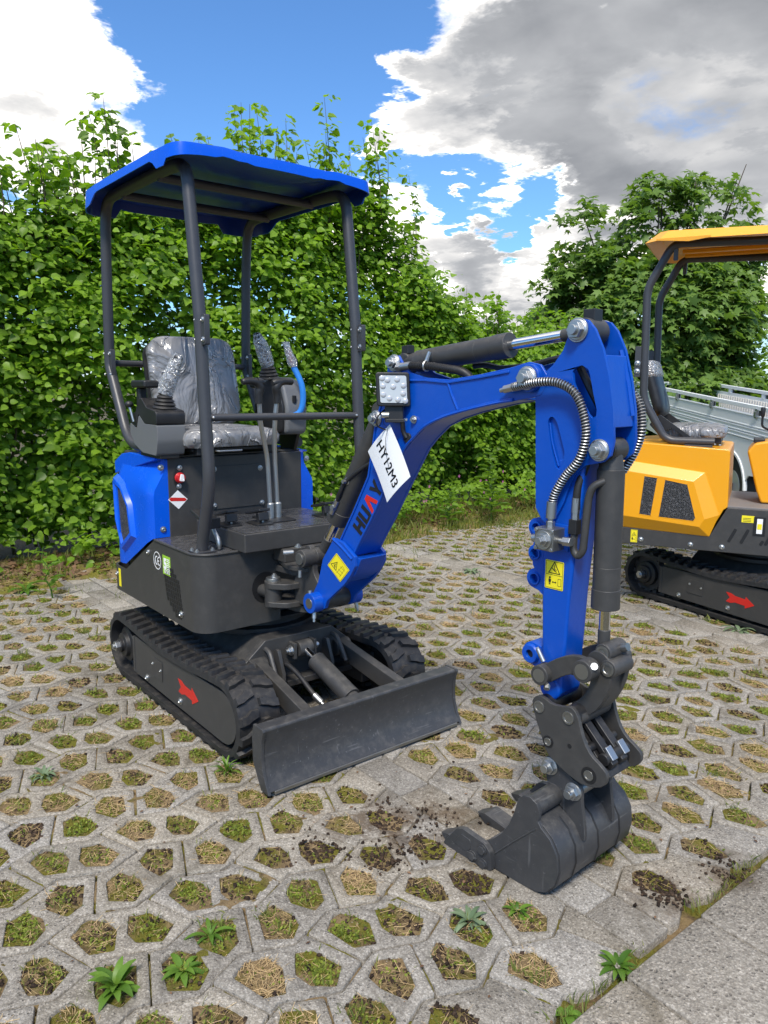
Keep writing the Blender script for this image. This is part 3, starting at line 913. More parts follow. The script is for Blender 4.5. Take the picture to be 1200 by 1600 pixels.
o = link('verge_grass', nmesh('verge_grass', V, F, 'grass', np.repeat(np.clip(nrg.normal(.42, .28, n), 0, 1), 5)))
tag(o, 'thin grass on the verge between pavement and hedge', 'grass', kind='stuff')
# dead leaves under the hedge
n = 3800
P = np.c_[nrg.uniform(-3.75, -2.75, n), nrg.uniform(-3.3, 7, n), np.zeros(n)]
P[:, 2] = [soil_h(a, b) + .008 for a, b in P[:, :2]]
bits = np.c_[nrg.uniform(-2.6, 2.5, 700), nrg.uniform(-2.2, 4.5, 700), np.full(700, .005)]
P = np.r_[P, bits]; n = len(P)
az = nrg.uniform(0, 6.28, n); el = nrg.normal(0, .35, n); el[-700:] *= .3
A = np.c_[np.cos(az) * np.cos(el), np.sin(az) * np.cos(el), np.sin(el)]
N = np.c_[nrg.normal(0, .5, n), nrg.normal(0, .5, n), np.ones(n)]; N[-700:, :2] *= .3
V, F = leaf_cloud(P, A, N, np.r_[nrg.uniform(.03, .075, n - 700), nrg.uniform(.005, .018, 700)], *LEAFLET)
o = link('leaf_litter', nmesh('leaf_litter', V, F, 'litter', np.repeat(nrg.random(n), 4)))
tag(o, 'brown dead leaves on the soil below the hedge', 'leaf litter', kind='stuff')
# ------------------------------------------------------------------ hedge, tree, shrubs, weeds
LIME = ([(0, 0, 0), (.5, 0, -.03), (1.05, 0, -.16), (.10, -.34, .05), (.50, -.44, .07), (.82, -.22, .0), (.10, .34, .05), (.50, .44, .07), (.82, .22, .0)],
        [(0, 3, 4), (0, 4, 1), (1, 4, 5), (1, 5, 2), (0, 7, 6), (0, 1, 7), (1, 8, 7), (1, 2, 8)])
def lobed():
    pts = [(.30, 0, 0)]
    for a, r_ in ((-150, .32), (-112, .48), (-88, .28), (-52, .74), (-28, .40), (0, .80), (28, .40), (52, .74), (88, .28), (112, .48), (150, .32)):
        pts.append((.30 + r_ * math.cos(R(a)), r_ * math.sin(R(a)), -.10 * r_ + (.05 if abs(a) in (28, 88) else -.04)))
    return pts, [(0, i, i + 1) for i in range(1, 11)] + [(0, 11, 1)]
MAPLE = lobed()
def unit(v): return v / (np.linalg.norm(v, axis=-1, keepdims=True) + 1e-9)
def twig_leaves(base, dirn, length, per, size, droop, light):
    """leaves set alternately along many twigs; returns P, A, N, L, tone"""
    n = len(base); dirn = unit(dirn)
    t = (np.arange(per) + .5) / per
    t = t[None, :] + nrg.uniform(-.06, .06, (n, per))
    P = base[:, None] + dirn[:, None] * (t * length[:, None])[..., None]
    P[..., 2] -= droop * (t ** 2) * length[:, None]
    side = unit(np.cross(dirn, np.array([0, 0, 1.0])[None]))
    s_ = np.where(np.arange(per) % 2 == 0, 1.0, -1.0)[None, :, None]
    A = dirn[:, None] * .55 + side[:, None] * s_ * .85 + nrg.normal(0, .25, (n, per, 3))
    A[..., 2] -= .28 + nrg.uniform(0, .35, (n, per))
    N = np.array([.40, -.08, .85])[None, None] + nrg.normal(0, .48, (n, per, 3)) + dirn[:, None] * .35
    L = size * nrg.uniform(.5, 1.25, (n, per)) * (1 - .35 * (t > .85))
    tone = np.clip(light[:, None] + nrg.normal(0, .13, (n, per)) + .22 * (t > .7), 0, 1)
    P = P + A * .02
    return P.reshape(-1, 3), A.reshape(-1, 3), N.reshape(-1, 3), L.ravel(), tone.ravel()
def vn(x, y, z_, f): return mnoise.noise(Vector((x * f, y * f, z_ * f)))
def hedge_top(y):
    k = [(-5, 2.5), (-1, 2.66), (0.0, 2.74), (1.5, 3.10), (3.0, 3.45), (3.75, 3.55), (4.1, 3.05), (4.4, 2.52), (5.1, 2.22), (6.0, 2.10), (8, 2.1), (12, 2.3)]
    for (a, b), (c, d_) in zip(k, k[1:]):
        if a <= y <= c: return b + (d_ - b) * (y - a) / (c - a)
    return 2.4
def hedge_face(y, z_):
    return -3.55 + .20 * vn(7.1, y, z_, .9) + .16 * vn(2.0, y, z_, 2.1) + .10 * vn(5.0, y, z_, 4.5) - .30 * max(0, z_ - 1.9) / 1.5 - (.35 if z_ < .25 else 0)
def make_hedge():
    r_ = random.Random(4)
    B, D, Ln, Lt = [], [], [], []
    def put(x, y, z_, d_, l, lt): B.append((x, y, z_)); D.append(d_); Ln.append(l); Lt.append(lt)
    n = 0
    while n < 12000:
        y = r_.uniform(-3.2, 6.9); top = hedge_top(y)
        z_ = .10 + (top - .05) * r_.random() ** .9
        if r_.random() < max(0, .55 - z_) * 1.3: continue
        xf = hedge_face(y, z_)
        dep = abs(r_.gauss(0, .22)) if r_.random() < .75 else r_.uniform(.1, .85)
        hole = vn(9, y, z_, 1.6) + .6 * vn(3, y, z_, 3.7)
        if hole < -.30 and dep < .3: continue
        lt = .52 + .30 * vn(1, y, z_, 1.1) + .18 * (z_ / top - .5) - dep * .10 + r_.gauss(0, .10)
        put(xf - dep - .12, y, z_ , (1.0, r_.gauss(0, .55), r_.uniform(-.25, .55)), r_.uniform(.22, .46), lt)
        n += 1
    # long upright shoots that stick out above the clipped body
    stems = MB()
    for _ in range(250):
        y = r_.uniform(-3.2, 7.5); top = hedge_top(y)
        h = r_.uniform(.15, .60) * (1.0 if y < 4.2 else .75)
        if r_.random() < .25 and y < 4.2: h += .32
        x = -3.75 - r_.uniform(0, .65)
        p = Vector((x, y, top - .35)); q = Vector((x + r_.gauss(0, .10), y + r_.gauss(0, .14), top + h))
        stems.tube([p, (p + q) / 2 + Vector((.02, .02, 0)), q], [.006, .005, .002], 4, False)
        k = int((h + .35) / .085)
        for i in range(k):
            f = (i + .6) / k
            c = p.lerp(q, f)
            a = r_.uniform(0, 6.28)
            put(c.x, c.y, c.z, (math.cos(a), math.sin(a), .5), r_.uniform(.07, .15), .58 + r_.gauss(0, .14))
    # fill of the top and the far side so that the body is closed but ragged
    for _ in range(1500):
        y = r_.uniform(-3.2, 6.9); top = hedge_top(y)
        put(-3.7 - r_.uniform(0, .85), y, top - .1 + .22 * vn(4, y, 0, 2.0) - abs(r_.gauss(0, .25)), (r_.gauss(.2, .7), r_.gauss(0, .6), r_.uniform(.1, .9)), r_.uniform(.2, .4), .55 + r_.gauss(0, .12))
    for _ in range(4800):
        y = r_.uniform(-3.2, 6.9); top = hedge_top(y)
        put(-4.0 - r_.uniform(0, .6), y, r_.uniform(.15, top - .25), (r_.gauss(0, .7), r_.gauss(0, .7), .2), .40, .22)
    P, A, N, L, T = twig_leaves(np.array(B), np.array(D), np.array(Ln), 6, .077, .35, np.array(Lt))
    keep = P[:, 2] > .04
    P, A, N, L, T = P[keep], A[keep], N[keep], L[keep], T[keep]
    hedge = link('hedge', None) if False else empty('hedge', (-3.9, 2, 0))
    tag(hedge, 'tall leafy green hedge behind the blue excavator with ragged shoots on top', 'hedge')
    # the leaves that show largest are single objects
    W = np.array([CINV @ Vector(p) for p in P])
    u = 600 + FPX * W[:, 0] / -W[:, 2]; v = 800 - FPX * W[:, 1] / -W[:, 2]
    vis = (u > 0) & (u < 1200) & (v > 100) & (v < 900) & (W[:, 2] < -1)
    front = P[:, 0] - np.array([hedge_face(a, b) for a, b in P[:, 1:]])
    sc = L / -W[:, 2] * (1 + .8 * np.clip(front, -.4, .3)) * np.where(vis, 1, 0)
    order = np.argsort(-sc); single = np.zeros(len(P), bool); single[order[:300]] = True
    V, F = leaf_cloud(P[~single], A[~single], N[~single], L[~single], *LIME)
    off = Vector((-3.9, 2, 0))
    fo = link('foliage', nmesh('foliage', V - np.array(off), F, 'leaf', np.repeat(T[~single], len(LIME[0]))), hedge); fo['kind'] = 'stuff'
    lm = []
    for q in range(4):
        o_ = [(a, b * (1 + .08 * (q - 1.5)), c * (1 + .3 * q)) for a, b, c in LIME[0]]
        lm.append(nmesh('leaf', np.array(o_), np.array(LIME[1]), 'leaf_o'))
    for i in np.where(single)[0]:
        a = Vector(A[i]).normalized(); b = Vector(N[i]).cross(a).normalized(); c = a.cross(b)
        o = link('leaf', lm[int(i) % 4], hedge)
        mt = Matrix((a, b, c)).transposed().to_4x4() @ Matrix.Scale(float(L[i]), 4)
        mt.translation = Vector(P[i]) - off
        o.matrix_local = mt
    for q in range(46):
        y = -3 + q * .31 + r_.uniform(-.1, .1); x = -3.85 - r_.uniform(0, .35); t = hedge_top(y)
        pts = [Vector((x + r_.gauss(0, .03) + (.25 * k / 5) * r_.uniform(-.5, .6), y + r_.gauss(0, .05), t * k / 5 * .95)) - off for k in range(6)]
        MB().tube(crom(pts, 3), [.016 * (1 - .055 * k) for k in range(16)], 5).build('stem', 'bark', hedge)
    stems.v = [tuple(Vector(p) - off) for p in stems.v]
    so = stems.build('shoots', 'bark', hedge); so['kind'] = 'stuff'
make_hedge()

def make_tree(name, label, cat, base, clumps, nleaf, size, matname, outline, trunk_r, forks, n_single=0, seed=1, group=None, light=.45, droop=.5, void=-.22):
    r_ = random.Random(seed); base = Vector(base)
    root = empty(name, base); tag(root, label, cat, group)
    limbs = MB()
    if trunk_r:
        MB().tube(crom([(0, 0, -.05), (.03, .02, forks * .5), (.0, .05, forks)], 5), [trunk_r * (1.25 - .5 * k / 10) for k in range(11)], 9).build('trunk', 'bark', root)
    P, A, N, L, T = [], [], [], [], []
    tot = sum(c[3] * c[4] * c[5] for c in clumps) or 1
    for cx, cy, cz, rx, ry, rz in clumps:
        c = Vector((cx, cy, cz))
        MB().tube(crom([(0, .03, forks * .8), Vector((cx * .45, cy * .45, forks * .5 + cz * .5)), c + Vector((0, 0, rz * .7))], 5), [max(.006, trunk_r * .55 * (1 - k / 11.5)) for k in range(11)], 6).build('limb', 'bark', root)
        n = int(nleaf * rx * ry * rz / tot)
        for _ in range(n):
            # twigs spread through the volume, denser near the outside, in uneven tufts
            while True:
                q = Vector((r_.uniform(-1, 1), r_.uniform(-1, 1), r_.uniform(-1, 1)))
                if .2 < q.length < 1: break
            q = q.normalized() * q.length ** .45
            p = c + Vector((q.x * rx, q.y * ry, q.z * rz))
            if vn(p.x + seed, p.y, p.z, 2.4) < void: continue
            P.append(p); A.append((q.x + r_.gauss(0, .4), q.y + r_.gauss(0, .4), .25 + q.z * .4)); L.append(r_.uniform(.18, .36)); T.append(light + .25 * vn(p.x, p.y, p.z + 4, 1.7) + .10 * q.z + r_.gauss(0, .08))
    P, A, N, L, T = twig_leaves(np.array(P), np.array(A), np.array(L), 5, size, droop, np.array(T))
    W = np.array([CINV @ (Vector(p) + base) for p in P])
    u = 600 + FPX * W[:, 0] / -W[:, 2]; v = 800 - FPX * W[:, 1] / -W[:, 2]
    sc = L / -W[:, 2] * np.where((u > 0) & (u < 1200) & (v > 50) & (v < 640), 1, 0)
    single = np.zeros(len(P), bool)
    if n_single: single[np.argsort(-sc)[:n_single]] = True
    V, F = leaf_cloud(P[~single], A[~single], N[~single], L[~single], *outline)
    fo = link('crown', nmesh('crown', V, F, matname, np.repeat(T[~single], len(outline[0]))), root); fo['kind'] = 'stuff'
    if n_single:
        lm = nmesh('leaf', np.array(outline[0]), np.array(outline[1]), matname + '_o')
        for i in np.where(single)[0]:
            a = Vector(A[i]).normalized(); b = Vector(N[i]).cross(a).normalized(); c = a.cross(b)
            o = link('leaf', lm, root)
            mt = Matrix((a, b, c)).transposed().to_4x4() @ Matrix.Scale(float(L[i]), 4); mt.translation = Vector(P[i])
            o.matrix_local = mt
    return root
# along the picture's width = direction (.631,.776); depth = (-.776,.631)
def wd(a, b): return (.631 * a - .776 * b, .776 * a + .631 * b)
def sc_(c, k=1.21): return (c[0] * k, c[1] * k, 1.437 + (c[2] - 1.437) * k, c[3] * k, c[4] * k, c[5] * k)
def clump(a, b, z_, ra, rz): x, y = wd(a, b); return (x, y, z_, ra * .95, ra * .95, rz)
make_tree('maple_tree', 'bushy dark green maple tree standing behind the yellow digger and the trailer', 'tree', (-4.18, 9.86, 0),
          [sc_(c) for c in [clump(.1, 0, 2.35, 1.15, .95), clump(-.75, 0, 2.45, .70, .85), clump(.60, .1, 2.45, .66, .75), clump(-1.12, 0, 3.30, .30, .60), clump(-1.30, 0, 2.6, .35, .5), clump(-.85, .2, 2.9, .40, .5),
           clump(-.12, 0, 3.50, .45, .70), clump(-.05, .1, 4.05, .16, .28), clump(.42, .1, 3.65, .26, .62), clump(.40, .1, 4.05, .12, .2), clump(.90, 0, 3.75, .20, .60), clump(1.0, 0, 4.15, .11, .26), clump(.75, .1, 3.2, .50, .40), 
           clump(.35, -.3, 1.25, 1.05, .60), clump(-.5, -.3, 1.2, .75, .7), clump(1.0, -.4, 1.1, .45, .45)]],
          9500, .145, 'maple', MAPLE, .075, 1.0, 140, 8, light=.45, droop=.9, void=-.10)
make_tree('shrub', 'light green shrub growing to the right of the maple behind the trailer', 'shrub', (-2.6, 10.9, 0),
          [clump(.0, 0, 1.25, .75, .95), clump(-.75, .3, 1.1, .6, .8), clump(.8, 0, 1.3, .7, .95), clump(.3, -.5, .8, .8, .7)], 1500, .085, 'leaf', LIME, .03, .4, 0, 5, light=.5)
make_tree('bramble', 'dark leafy bramble bush between the trailer and the maple trunk', 'shrub', (-4.1, 8.3, 0),
          [clump(-.5, 0, 1.0, .95, .95), clump(.5, .1, 1.0, .9, .9), clump(-1.2, .1, 1.1, .7, .9)], 1300, .085, 'maple', LIME, .02, .3, 0, 15, light=.35)

# broad-leaved weeds in the openings
def rosette(name, label, x, y, n, L, w, mat, el, seed, h=0.0, group=None):
    r_ = random.Random(seed)
    root = empty(name, (x, y, -.012)); tag(root, label, 'weed', group)
    for i in range(n):
        az = i * 2.4 + r_.uniform(-.3, .3); e0 = R(el) + r_.uniform(-.25, .3) + .5 * (i / n); l = L * .84 * r_.uniform(.6, 1.15)
        seg = 6; vs = []; pts = []
        p = Vector((0, 0, r_.uniform(0, h) if h else .0)); e = e0
        dx, dy = math.cos(az), math.sin(az); sx, sy = -dy, dx
        for k in range(seg + 1):
            t = k / seg
            ww = w * l * (math.sin(math.pi * min(1, t * .93 + .04)) ** .8) * (.35 if t < .22 else 1)
            c = p + Vector((0, 0, 0))
            vs += [c + Vector((sx * ww, sy * ww, .22 * ww)), c, c + Vector((-sx * ww, -sy * ww, .22 * ww))]
            p = p + Vector((dx * math.cos(e), dy * math.cos(e), math.sin(e))) * (l / seg); e -= .22 + .1 * r_.random()
        fs = []
        for k in range(seg):
            a = k * 3
            fs += [(a, a + 1, a + 4, a + 3), (a + 1, a + 2, a + 5, a + 4)]
        o = link('leaf', nmesh('leaf', np.array([tuple(v) for v in vs]), np.array(fs), mat, np.full(len(vs), min(1, max(0, r_.gauss(.5, .25))))), root)
    return root
rosette('plantain_weed', 'big plantain rosette of long upright leaves in the lower left paving opening', 1.272, -1.196, 24, .098, .125, 'weed', 50, 1)
rosette('plantain_weed', 'dense bushy plantain rosette one opening right of the biggest one', 1.316, -1.044, 34, .075, .125, 'weed', 32, 2)
rosette('dandelion_weed', 'thin leaved star shaped weed just above the dense plantain rosette', 1.245, -.935, 10, .085, .09, 'weed', 35, 3)
rosette('dandelion_weed', 'pale green dandelion rosette in front of the digging bucket', 1.635, -.36, 28, .080, .105, 'weed_grey', 35, 4)
rosette('dandelion_weed', 'small dandelion tuft right beside the lowest edge of the bucket', 1.690, -.225, 16, .060, .12, 'weed', 42, 5)
rosette('thistle_weed', 'grey green rosette near the left edge beside the excavator track', .100, -1.04, 22, .080, .10, 'weed_grey', 28, 6)
rosette('thistle_weed', 'wide grey green rosette below the track of the yellow digger', .87, 2.70, 30, .13, .10, 'weed_grey', 20, 7)
rosette('thistle_weed', 'grey green rosette among the pavers right of the lowered boom foot', -1.13, 2.46, 26, .13, .10, 'weed_grey', 22, 8)
rosette('dandelion_weed', 'yellow green bushy tuft on the ground beside the dozer blade corner', .50, -.50, 26, .10, .05, 'weed', 58, 9)
rosette('dandelion_weed', 'leafy weed growing from the kerb joint beside the bottom slabs', 1.985, -.185, 22, .075, .12, 'weed', 38, 10)
rosette('dandelion_weed', 'low rosette weed in the kerb joint near the bottom edge', 1.995, -.40, 9, .06, .2, 'weed', 25, 12)
rosette('dock_weed', 'small leafy sprout at the verge on the far left of the pavement', -2.62, -.42, 9, .16, .14, 'weed', 40, 13)
def tall_weed(label, x, y, h, n, L, seed, mat='weed', w=.16):
    r_ = random.Random(seed); root = empty('tall_weed', (x, y, 0)); tag(root, label, 'weed')
    pts = [Vector((r_.gauss(0, .01) * k, r_.gauss(0, .01) * k, h * k / 5)) for k in range(6)]
    MB().tube(pts, [.006 - .0008 * k for k in range(6)], 5).build('stem', 'weed', root)
    for i in range(n):
        t = .15 + .85 * i / n; c = pts[0].lerp(pts[-1], t); az = i * 2.4; l = L * (1.2 - .6 * t) * r_.uniform(.8, 1.2)
        dv = np.array([[math.cos(az), math.sin(az), .35]])
        V, F = leaf_cloud(np.array([tuple(c)]), dv, np.array([[0, 0, 1.0]]), np.array([l]), [(a, b * w / .44, cc * 1.2) for a, b, cc in LIME[0]], LIME[1])
        link('leaf', nmesh('leaf', V, F, mat, np.full(len(V), r_.uniform(.3, .9))), root)
tall_weed('tall upright willowherb weed standing in front of the hedge right of the boom', -2.50, 4.15, .80, 40, .17, 31)
tall_weed('shorter leafy weed stem beside the tall willowherb at the hedge foot', -2.62, 3.62, .48, 24, .15, 32)
tall_weed('thin young weed stem among the grass by the left picture edge', -2.35, -.32, .34, 12, .11, 33)
# undergrowth at the foot of the hedge
r_ = random.Random(77); B = []; D = []; Ln = []; Lt = []
for _ in range(900):
    y = r_.uniform(-3, 9); x = -3.35 + r_.gauss(0, .16) + (.45 * r_.random() if y > 2 else 0)
    if vn(x, y, 0, 1.8) < -.15: continue
    B.append((x, y, r_.uniform(.02, .22) + (.18 * r_.random() if y > 2 else 0))); D.append((r_.gauss(.6, .5), r_.gauss(0, .7), .4)); Ln.append(r_.uniform(.12, .26)); Lt.append(.5 + r_.gauss(0, .15))
P, A, N, L, T = twig_leaves(np.array(B), np.array(D), np.array(Ln), 5, .062, .3, np.array(Lt))
V, F = leaf_cloud(P, A, N, L, *LIME)
o = link('undergrowth', nmesh('undergrowth', V, F, 'leaf', np.repeat(T, len(LIME[0]))))
tag(o, 'low leafy undergrowth along the foot of the hedge', 'undergrowth', kind='stuff')
fl = MB()
for _ in range(26):
    y = r_.uniform(2.6, 5.6); x = -2.95 + r_.gauss(0, .25); z_ = r_.uniform(.18, .5)
    for k in range(5):
        a = k * 1.257
        fl.add([(x, y, z_), (x + .004, y + .012 * math.cos(a - .4), z_ + .012 * math.sin(a - .4)), (x + .006, y + .020 * math.cos(a), z_ + .020 * math.sin(a)), (x + .004, y + .012 * math.cos(a + .4), z_ + .012 * math.sin(a + .4))], [(0, 1, 2, 3)])
o = fl.build('wildflowers', 'petal'); tag(o, 'tiny pink wild flowers in the undergrowth right of the boom', 'flowers', kind='stuff')
# ------------------------------------------------------------------ diggers: shared builders
def FX(x): return Fr((x, 0, 0), (0, 1, 0), (0, 0, 1))        # faces forwards
def FS(y): return Fr((0, y, 0), (1, 0, 0), (0, 0, 1))        # faces the machine's right
def FT(z_): return Fr((0, 0, z_), (1, 0, 0), (0, 1, 0))      # faces up

def track_path(xr, xf, r, sag, n=150):
    """closed belt centreline: list of (x, z, tangent, normal outwards)"""
    zc = .165
    segs = []
    top = xf - xr
    for k in range(40):
        t = k / 40; segs.append((xf - top * t, zc + r - sag * math.sin(math.pi * t) ** 1.5))
    for k in range(30):
        a = math.pi / 2 + math.pi * k / 30; segs.append((xr + r * math.cos(a), zc + r * math.sin(a)))
    for k in range(40):
        t = k / 40; segs.append((xr + top * t, zc - r))
    for k in range(30):
        a = -math.pi / 2 + math.pi * k / 30; segs.append((xf + r * math.cos(a), zc + r * math.sin(a)))
    return segs
def resample(segs, n):
    P = [Vector((a, b)) for a, b in segs]; m = len(P); cum = [0]
    for i in range(m): cum.append(cum[-1] + (P[(i + 1) % m] - P[i]).length)
    tot = cum[-1]; out = []; j = 0
    for k in range(n):
        s = tot * k / n
        while cum[j + 1] < s: j += 1
        f = (s - cum[j]) / (cum[j + 1] - cum[j] + 1e-9)
        p = P[j % m].lerp(P[(j + 1) % m], f); out.append(p)
    res = []
    for k in range(n):
        t = (out[(k + 1) % n] - out[k - 1]).normalized(); nr = Vector((t.y, -t.x))
        res.append((out[k], t, nr))
    return res
def rubber_track(name, yc, xr, xf, parent, out_side):
    """belt with moulded tread; yc = centre of its width"""
    w = .09; th = .013
    segs = track_path(xr, xf, .139, .030)
    S_ = resample(segs, 172)
    ctr = sum((p for p, t, n in S_), Vector((0, 0))) / len(S_)
    if (S_[0][0] - ctr).dot(S_[0][2]) < 0: S_ = [(p, t, -n) for p, t, n in S_]
    mb = MB(); n = len(S_); vs = []
    prof = [(-w, -th), (-w * .97, th * .9), (-w * .3, th), (w * .3, th), (w * .97, th * .9), (w, -th)]
    for p, t, nr in S_:
        for y, h in prof:
            q = p + nr * h; vs.append((q.x, yc + y, q.y))
    m = len(prof)
    fs = [(i * m + k, i * m + (k + 1) % m, ((i + 1) % n) * m + (k + 1) % m, ((i + 1) % n) * m + k) for i in range(n) for k in range(m)]
    mb.add(vs, fs)
    # tread: two staggered rows of chunky chevron blocks
    def at(s, y, h):
        i = int(math.floor(s)) % n; f = s - math.floor(s)
        p = S_[i][0].lerp(S_[(i + 1) % n][0], f); nr = S_[i][2].lerp(S_[(i + 1) % n][2], f)
        q = p + nr * h; return (q.x, yc + y, q.y)
    for k in range(43):
        for row in (-1, 1):
            s0 = k * 4.0 + (2.0 if row > 0 else 0.0)
            hl = [(s0 + .2, row * w * .98), (s0 + 2.0, row * w * .98), (s0 + 2.35, row * w * .62), (s0 + 3.2, row * w * .40), (s0 + 3.1, row * w * .04), (s0 + 1.5, row * w * .04), (s0 + 1.0, row * w * .40), (s0 + .45, row * w * .62)]
            cx = sum(a for a, b in hl) / 8; cy = sum(b for a, b in hl) / 8
            vs = [at(a, b, th * .7) for a, b in hl] + [at(cx + (a - cx) * .78, cy + (b - cy) * .88, th + .0155) for a, b in hl]
            mb.add(vs, [tuple(range(8, 16))] + [(i, (i + 1) % 8, 8 + (i + 1) % 8, 8 + i) for i in range(8)])
    # inner guide teeth
    for k in range(43):
        s0 = k * 4.0
        vs = [at(s0 + a, b, -th + .001) for a, b in ((.6, -.03), (2.6, -.03), (2.6, .03), (.6, .03))] + [at(s0 + a, b, -th - .016) for a, b in ((1, -.02), (2.2, -.02), (2.2, .02), (1, .02))]
        mb.add(vs, [(4, 5, 6, 7)] + [(i, (i + 1) % 4, 4 + (i + 1) % 4, 4 + i) for i in range(4)])
    tr = mb.build(name, 'rubber', parent, ang=42)
    # sprocket with teeth, hub
    so = out_side * .06
    sp = MB()
    pts = []
    for k in range(22):
        a = 2 * math.pi * k / 22
        pts += [(xr + math.cos(a - .07) * .118, .165 + math.sin(a - .07) * .118), (xr + math.cos(a - .05) * .128, .165 + math.sin(a - .05) * .128), (xr + math.cos(a + .05) * .128, .165 + math.sin(a + .05) * .128), (xr + math.cos(a + .07) * .118, .165 + math.sin(a + .07) * .118)]
    sp.prism(pts, FS(yc), -.025, .025)
    sprk = sp.build('sprocket', 'char', tr)
    hb = MB(); sy = Vector((0, out_side, 0))
    hb.lathe([(.085, -.05), (.085, .055), (.062, .06), (.058, .078), (.034, .080), (.034, .096), (.02, .098)], (xr, yc, .165), sy, 24)
    hb.build('hub', 'black', tr, .002)
    hexn = MB(); hexn.cyl(Vector((xr, yc, .165)) + sy * .096, Vector((xr, yc, .165)) + sy * .118, .026, n=6); hexn.cyl(Vector((xr, yc, .165)) + sy * .118, Vector((xr, yc, .165)) + sy * .128, .014, n=14)
    hexn.build('axle_nut', 'zinc', tr, .002)
    idl = MB(); idl.cyl((xf, yc - .035, .165), (xf, yc + .035, .165), .124, n=36)
    idl.build('idler_wheel', 'black', tr, .004)
    for k in range(3):
        rl = MB(); x = xr + (xf - xr) * (k + 1) / 4; rl.cyl((x, yc - .05, .085), (x, yc + .05, .085), .048, n=20)
        rl.build('roller', 'black', tr, .003)
    # side guard plate with the direction arrow
    yo = yc + out_side * .072
    fr = FS(yo)
    tw = -out_side * .0
    xa, xb = xr + .150, xf
    pl = [(xa, .072), (xb - .01, .058)] + [(xb + .103 * math.cos(a), .163 + .103 * math.sin(a)) for a in [R(-80 + 160 * k / 12) for k in range(13)]] + [(xb - .01, .268), (xa, .252)]
    gd = MB(); s0 = 1 if out_side < 0 else -1
    gd.prism(pl, fr, -.006, .006); gd.prism([(xa - .008, .074), (xa + .012, .074), (xa + .012, .25), (xa - .008, .25)], fr, -.03, .009)
    g = gd.build('side_guard', 'char', tr, .0015)
    w1 = .0065 * s0
    MB().prism(round_poly(rect(xa + .22, .125, xa + .335, .215), .006, 2), fr, w1, w1 + .003 * s0).build('inspection_plate', 'char', tr, .001)
    b = MB()
    for q in ((xa + .235, .185), (xa + .322, .175)): domebolt(b, fr(q[0], q[1], w1 + .003 * s0), sy, .006)
    for q in ((xa + .155, .092), (xa + .52, .10)): domebolt(b, fr(q[0], q[1], w1), sy, .012)
    b.build('bolts', 'zinc', tr)
    ax, az_ = xa + .595, .163
    arr = [(-.095, .028), (-.060, .030), (-.030, .020), (.038, .020), (.040, .036), (.100, .000), (.040, -.036), (.038, -.020), (-.030, -.020), (-.060, -.032), (-.092, -.030), (-.066, 0)]
    fl_ = MB().prism([(ax + p[0], az_ + p[1] - p[0] * .06) for p in arr], fr, min(w1, w1 + .001 * s0), max(w1, w1 + .001 * s0)); fl_.build('arrow_sticker', 'red', tr)
    return tr
def undercarriage(parent, blade_too):
    f = MB()
    f.boxb(-.42, .19, -.30, .30, .13, .26); f.boxb(-.60, .33, -.375, -.27, .105, .235); f.boxb(-.60, .33, .27, .375, .105, .235)
    f.prism([(-.285, .15), (.285, .15), (.285, .27), (.16, .365), (-.16, .365), (-.285, .27)], FX(.0), -.45, .20)
    f.build('undercarriage_frame', 'char', parent, .006)
    fp = MB().prism([(-.27, .245), (.27, .245), (.27, .290), (.17, .372), (-.17, .372), (-.27, .290)], FX(.200), .001, .035)
    fp.boxb(.198, .262, -.265, .265, .150, .178)
    fp.build('front_crossbeam', 'char', parent, .004)
    MB().lathe([(.27, 0), (.27, .025), (.235, .03), (.235, .055), (.25, .058), (.25, .075)], (-.13, 0, .355), Z3, 40).build('turntable_ring', 'black', parent, .003)
    for s_ in (-1, 1):
        MB().prism([(.16, .25), (.25, .33), (.27, .33), (.31, .235), (.31, .15), (.16, .15)], FS(.125 * s_), -.008, .008).build('bracket', 'char', parent, .002)
# ------------------------------------------------------------------ the blue digger
blue = empty('mini_excavator', (0, 0, 0))
tag(blue, 'blue mini excavator with lowered digging arm and black tube canopy on the pavement', 'excavator')
undercarriage(blue, True)
rubber_track('rubber_track', -.375, -.668, .393, blue, -1)
rubber_track('rubber_track', .375, -.668, .393, blue, 1)

# dozer blade
BW = .468
bl = MB()
front = [(.764, .020), (.738, .055), (.722, .100), (.716, .150), (.720, .198), (.732, .236), (.728, .245)]
back = [(.672, .245), (.664, .238), (.676, .195), (.684, .10), (.714, .050), (.750, .018)]
bl.prism(front + back, FS(0), -BW, BW)
blade = bl.build('dozer_blade', 'steel_dark', blue, .004)
for s_ in (-1, 1):
    MB().prism([(.768, .012), (.743, .055), (.727, .10), (.721, .15), (.725, .198), (.737, .238), (.732, .2475), (.668, .2475), (.656, .205), (.660, .10), (.714, .012)], FS(s_ * (BW + .001)), -.006, .006).build('end_plate', 'steel_dark', blade, .002)
MB().boxb(.700, .766, -BW + .02, BW - .02, .008, .022).build('cutting_edge', 'pin', blade, .002)
for s_ in (-1, 1):
    a = MB()
    p0, p1 = Vector((.24, s_ * .215, .268)), Vector((.690, s_ * .235, .180))
    d_ = (p1 - p0).normalized(); sd = Vector((0, 1, 0)); un = d_.cross(sd).normalized() * -1
    rot = Matrix((d_, sd, un)).transposed()
    a.box((p0 + p1) / 2, ((p1 - p0).length, .045, .075), rot)
    a.cyl((.24, s_ * .215 - .04, .268), (.24, s_ * .215 + .04, .268), .038, n=20)
    a.build('blade_arm', 'char', blade, .004)
    g = MB(); g.tube(crom([(.20, s_ * .17, .335), (.265, s_ * .172, .332), (.30, s_ * .175, .29), (.335, s_ * .178, .235)], 4), .010, 8)
    g.build('guard_strap', 'char', blue)
c = MB()
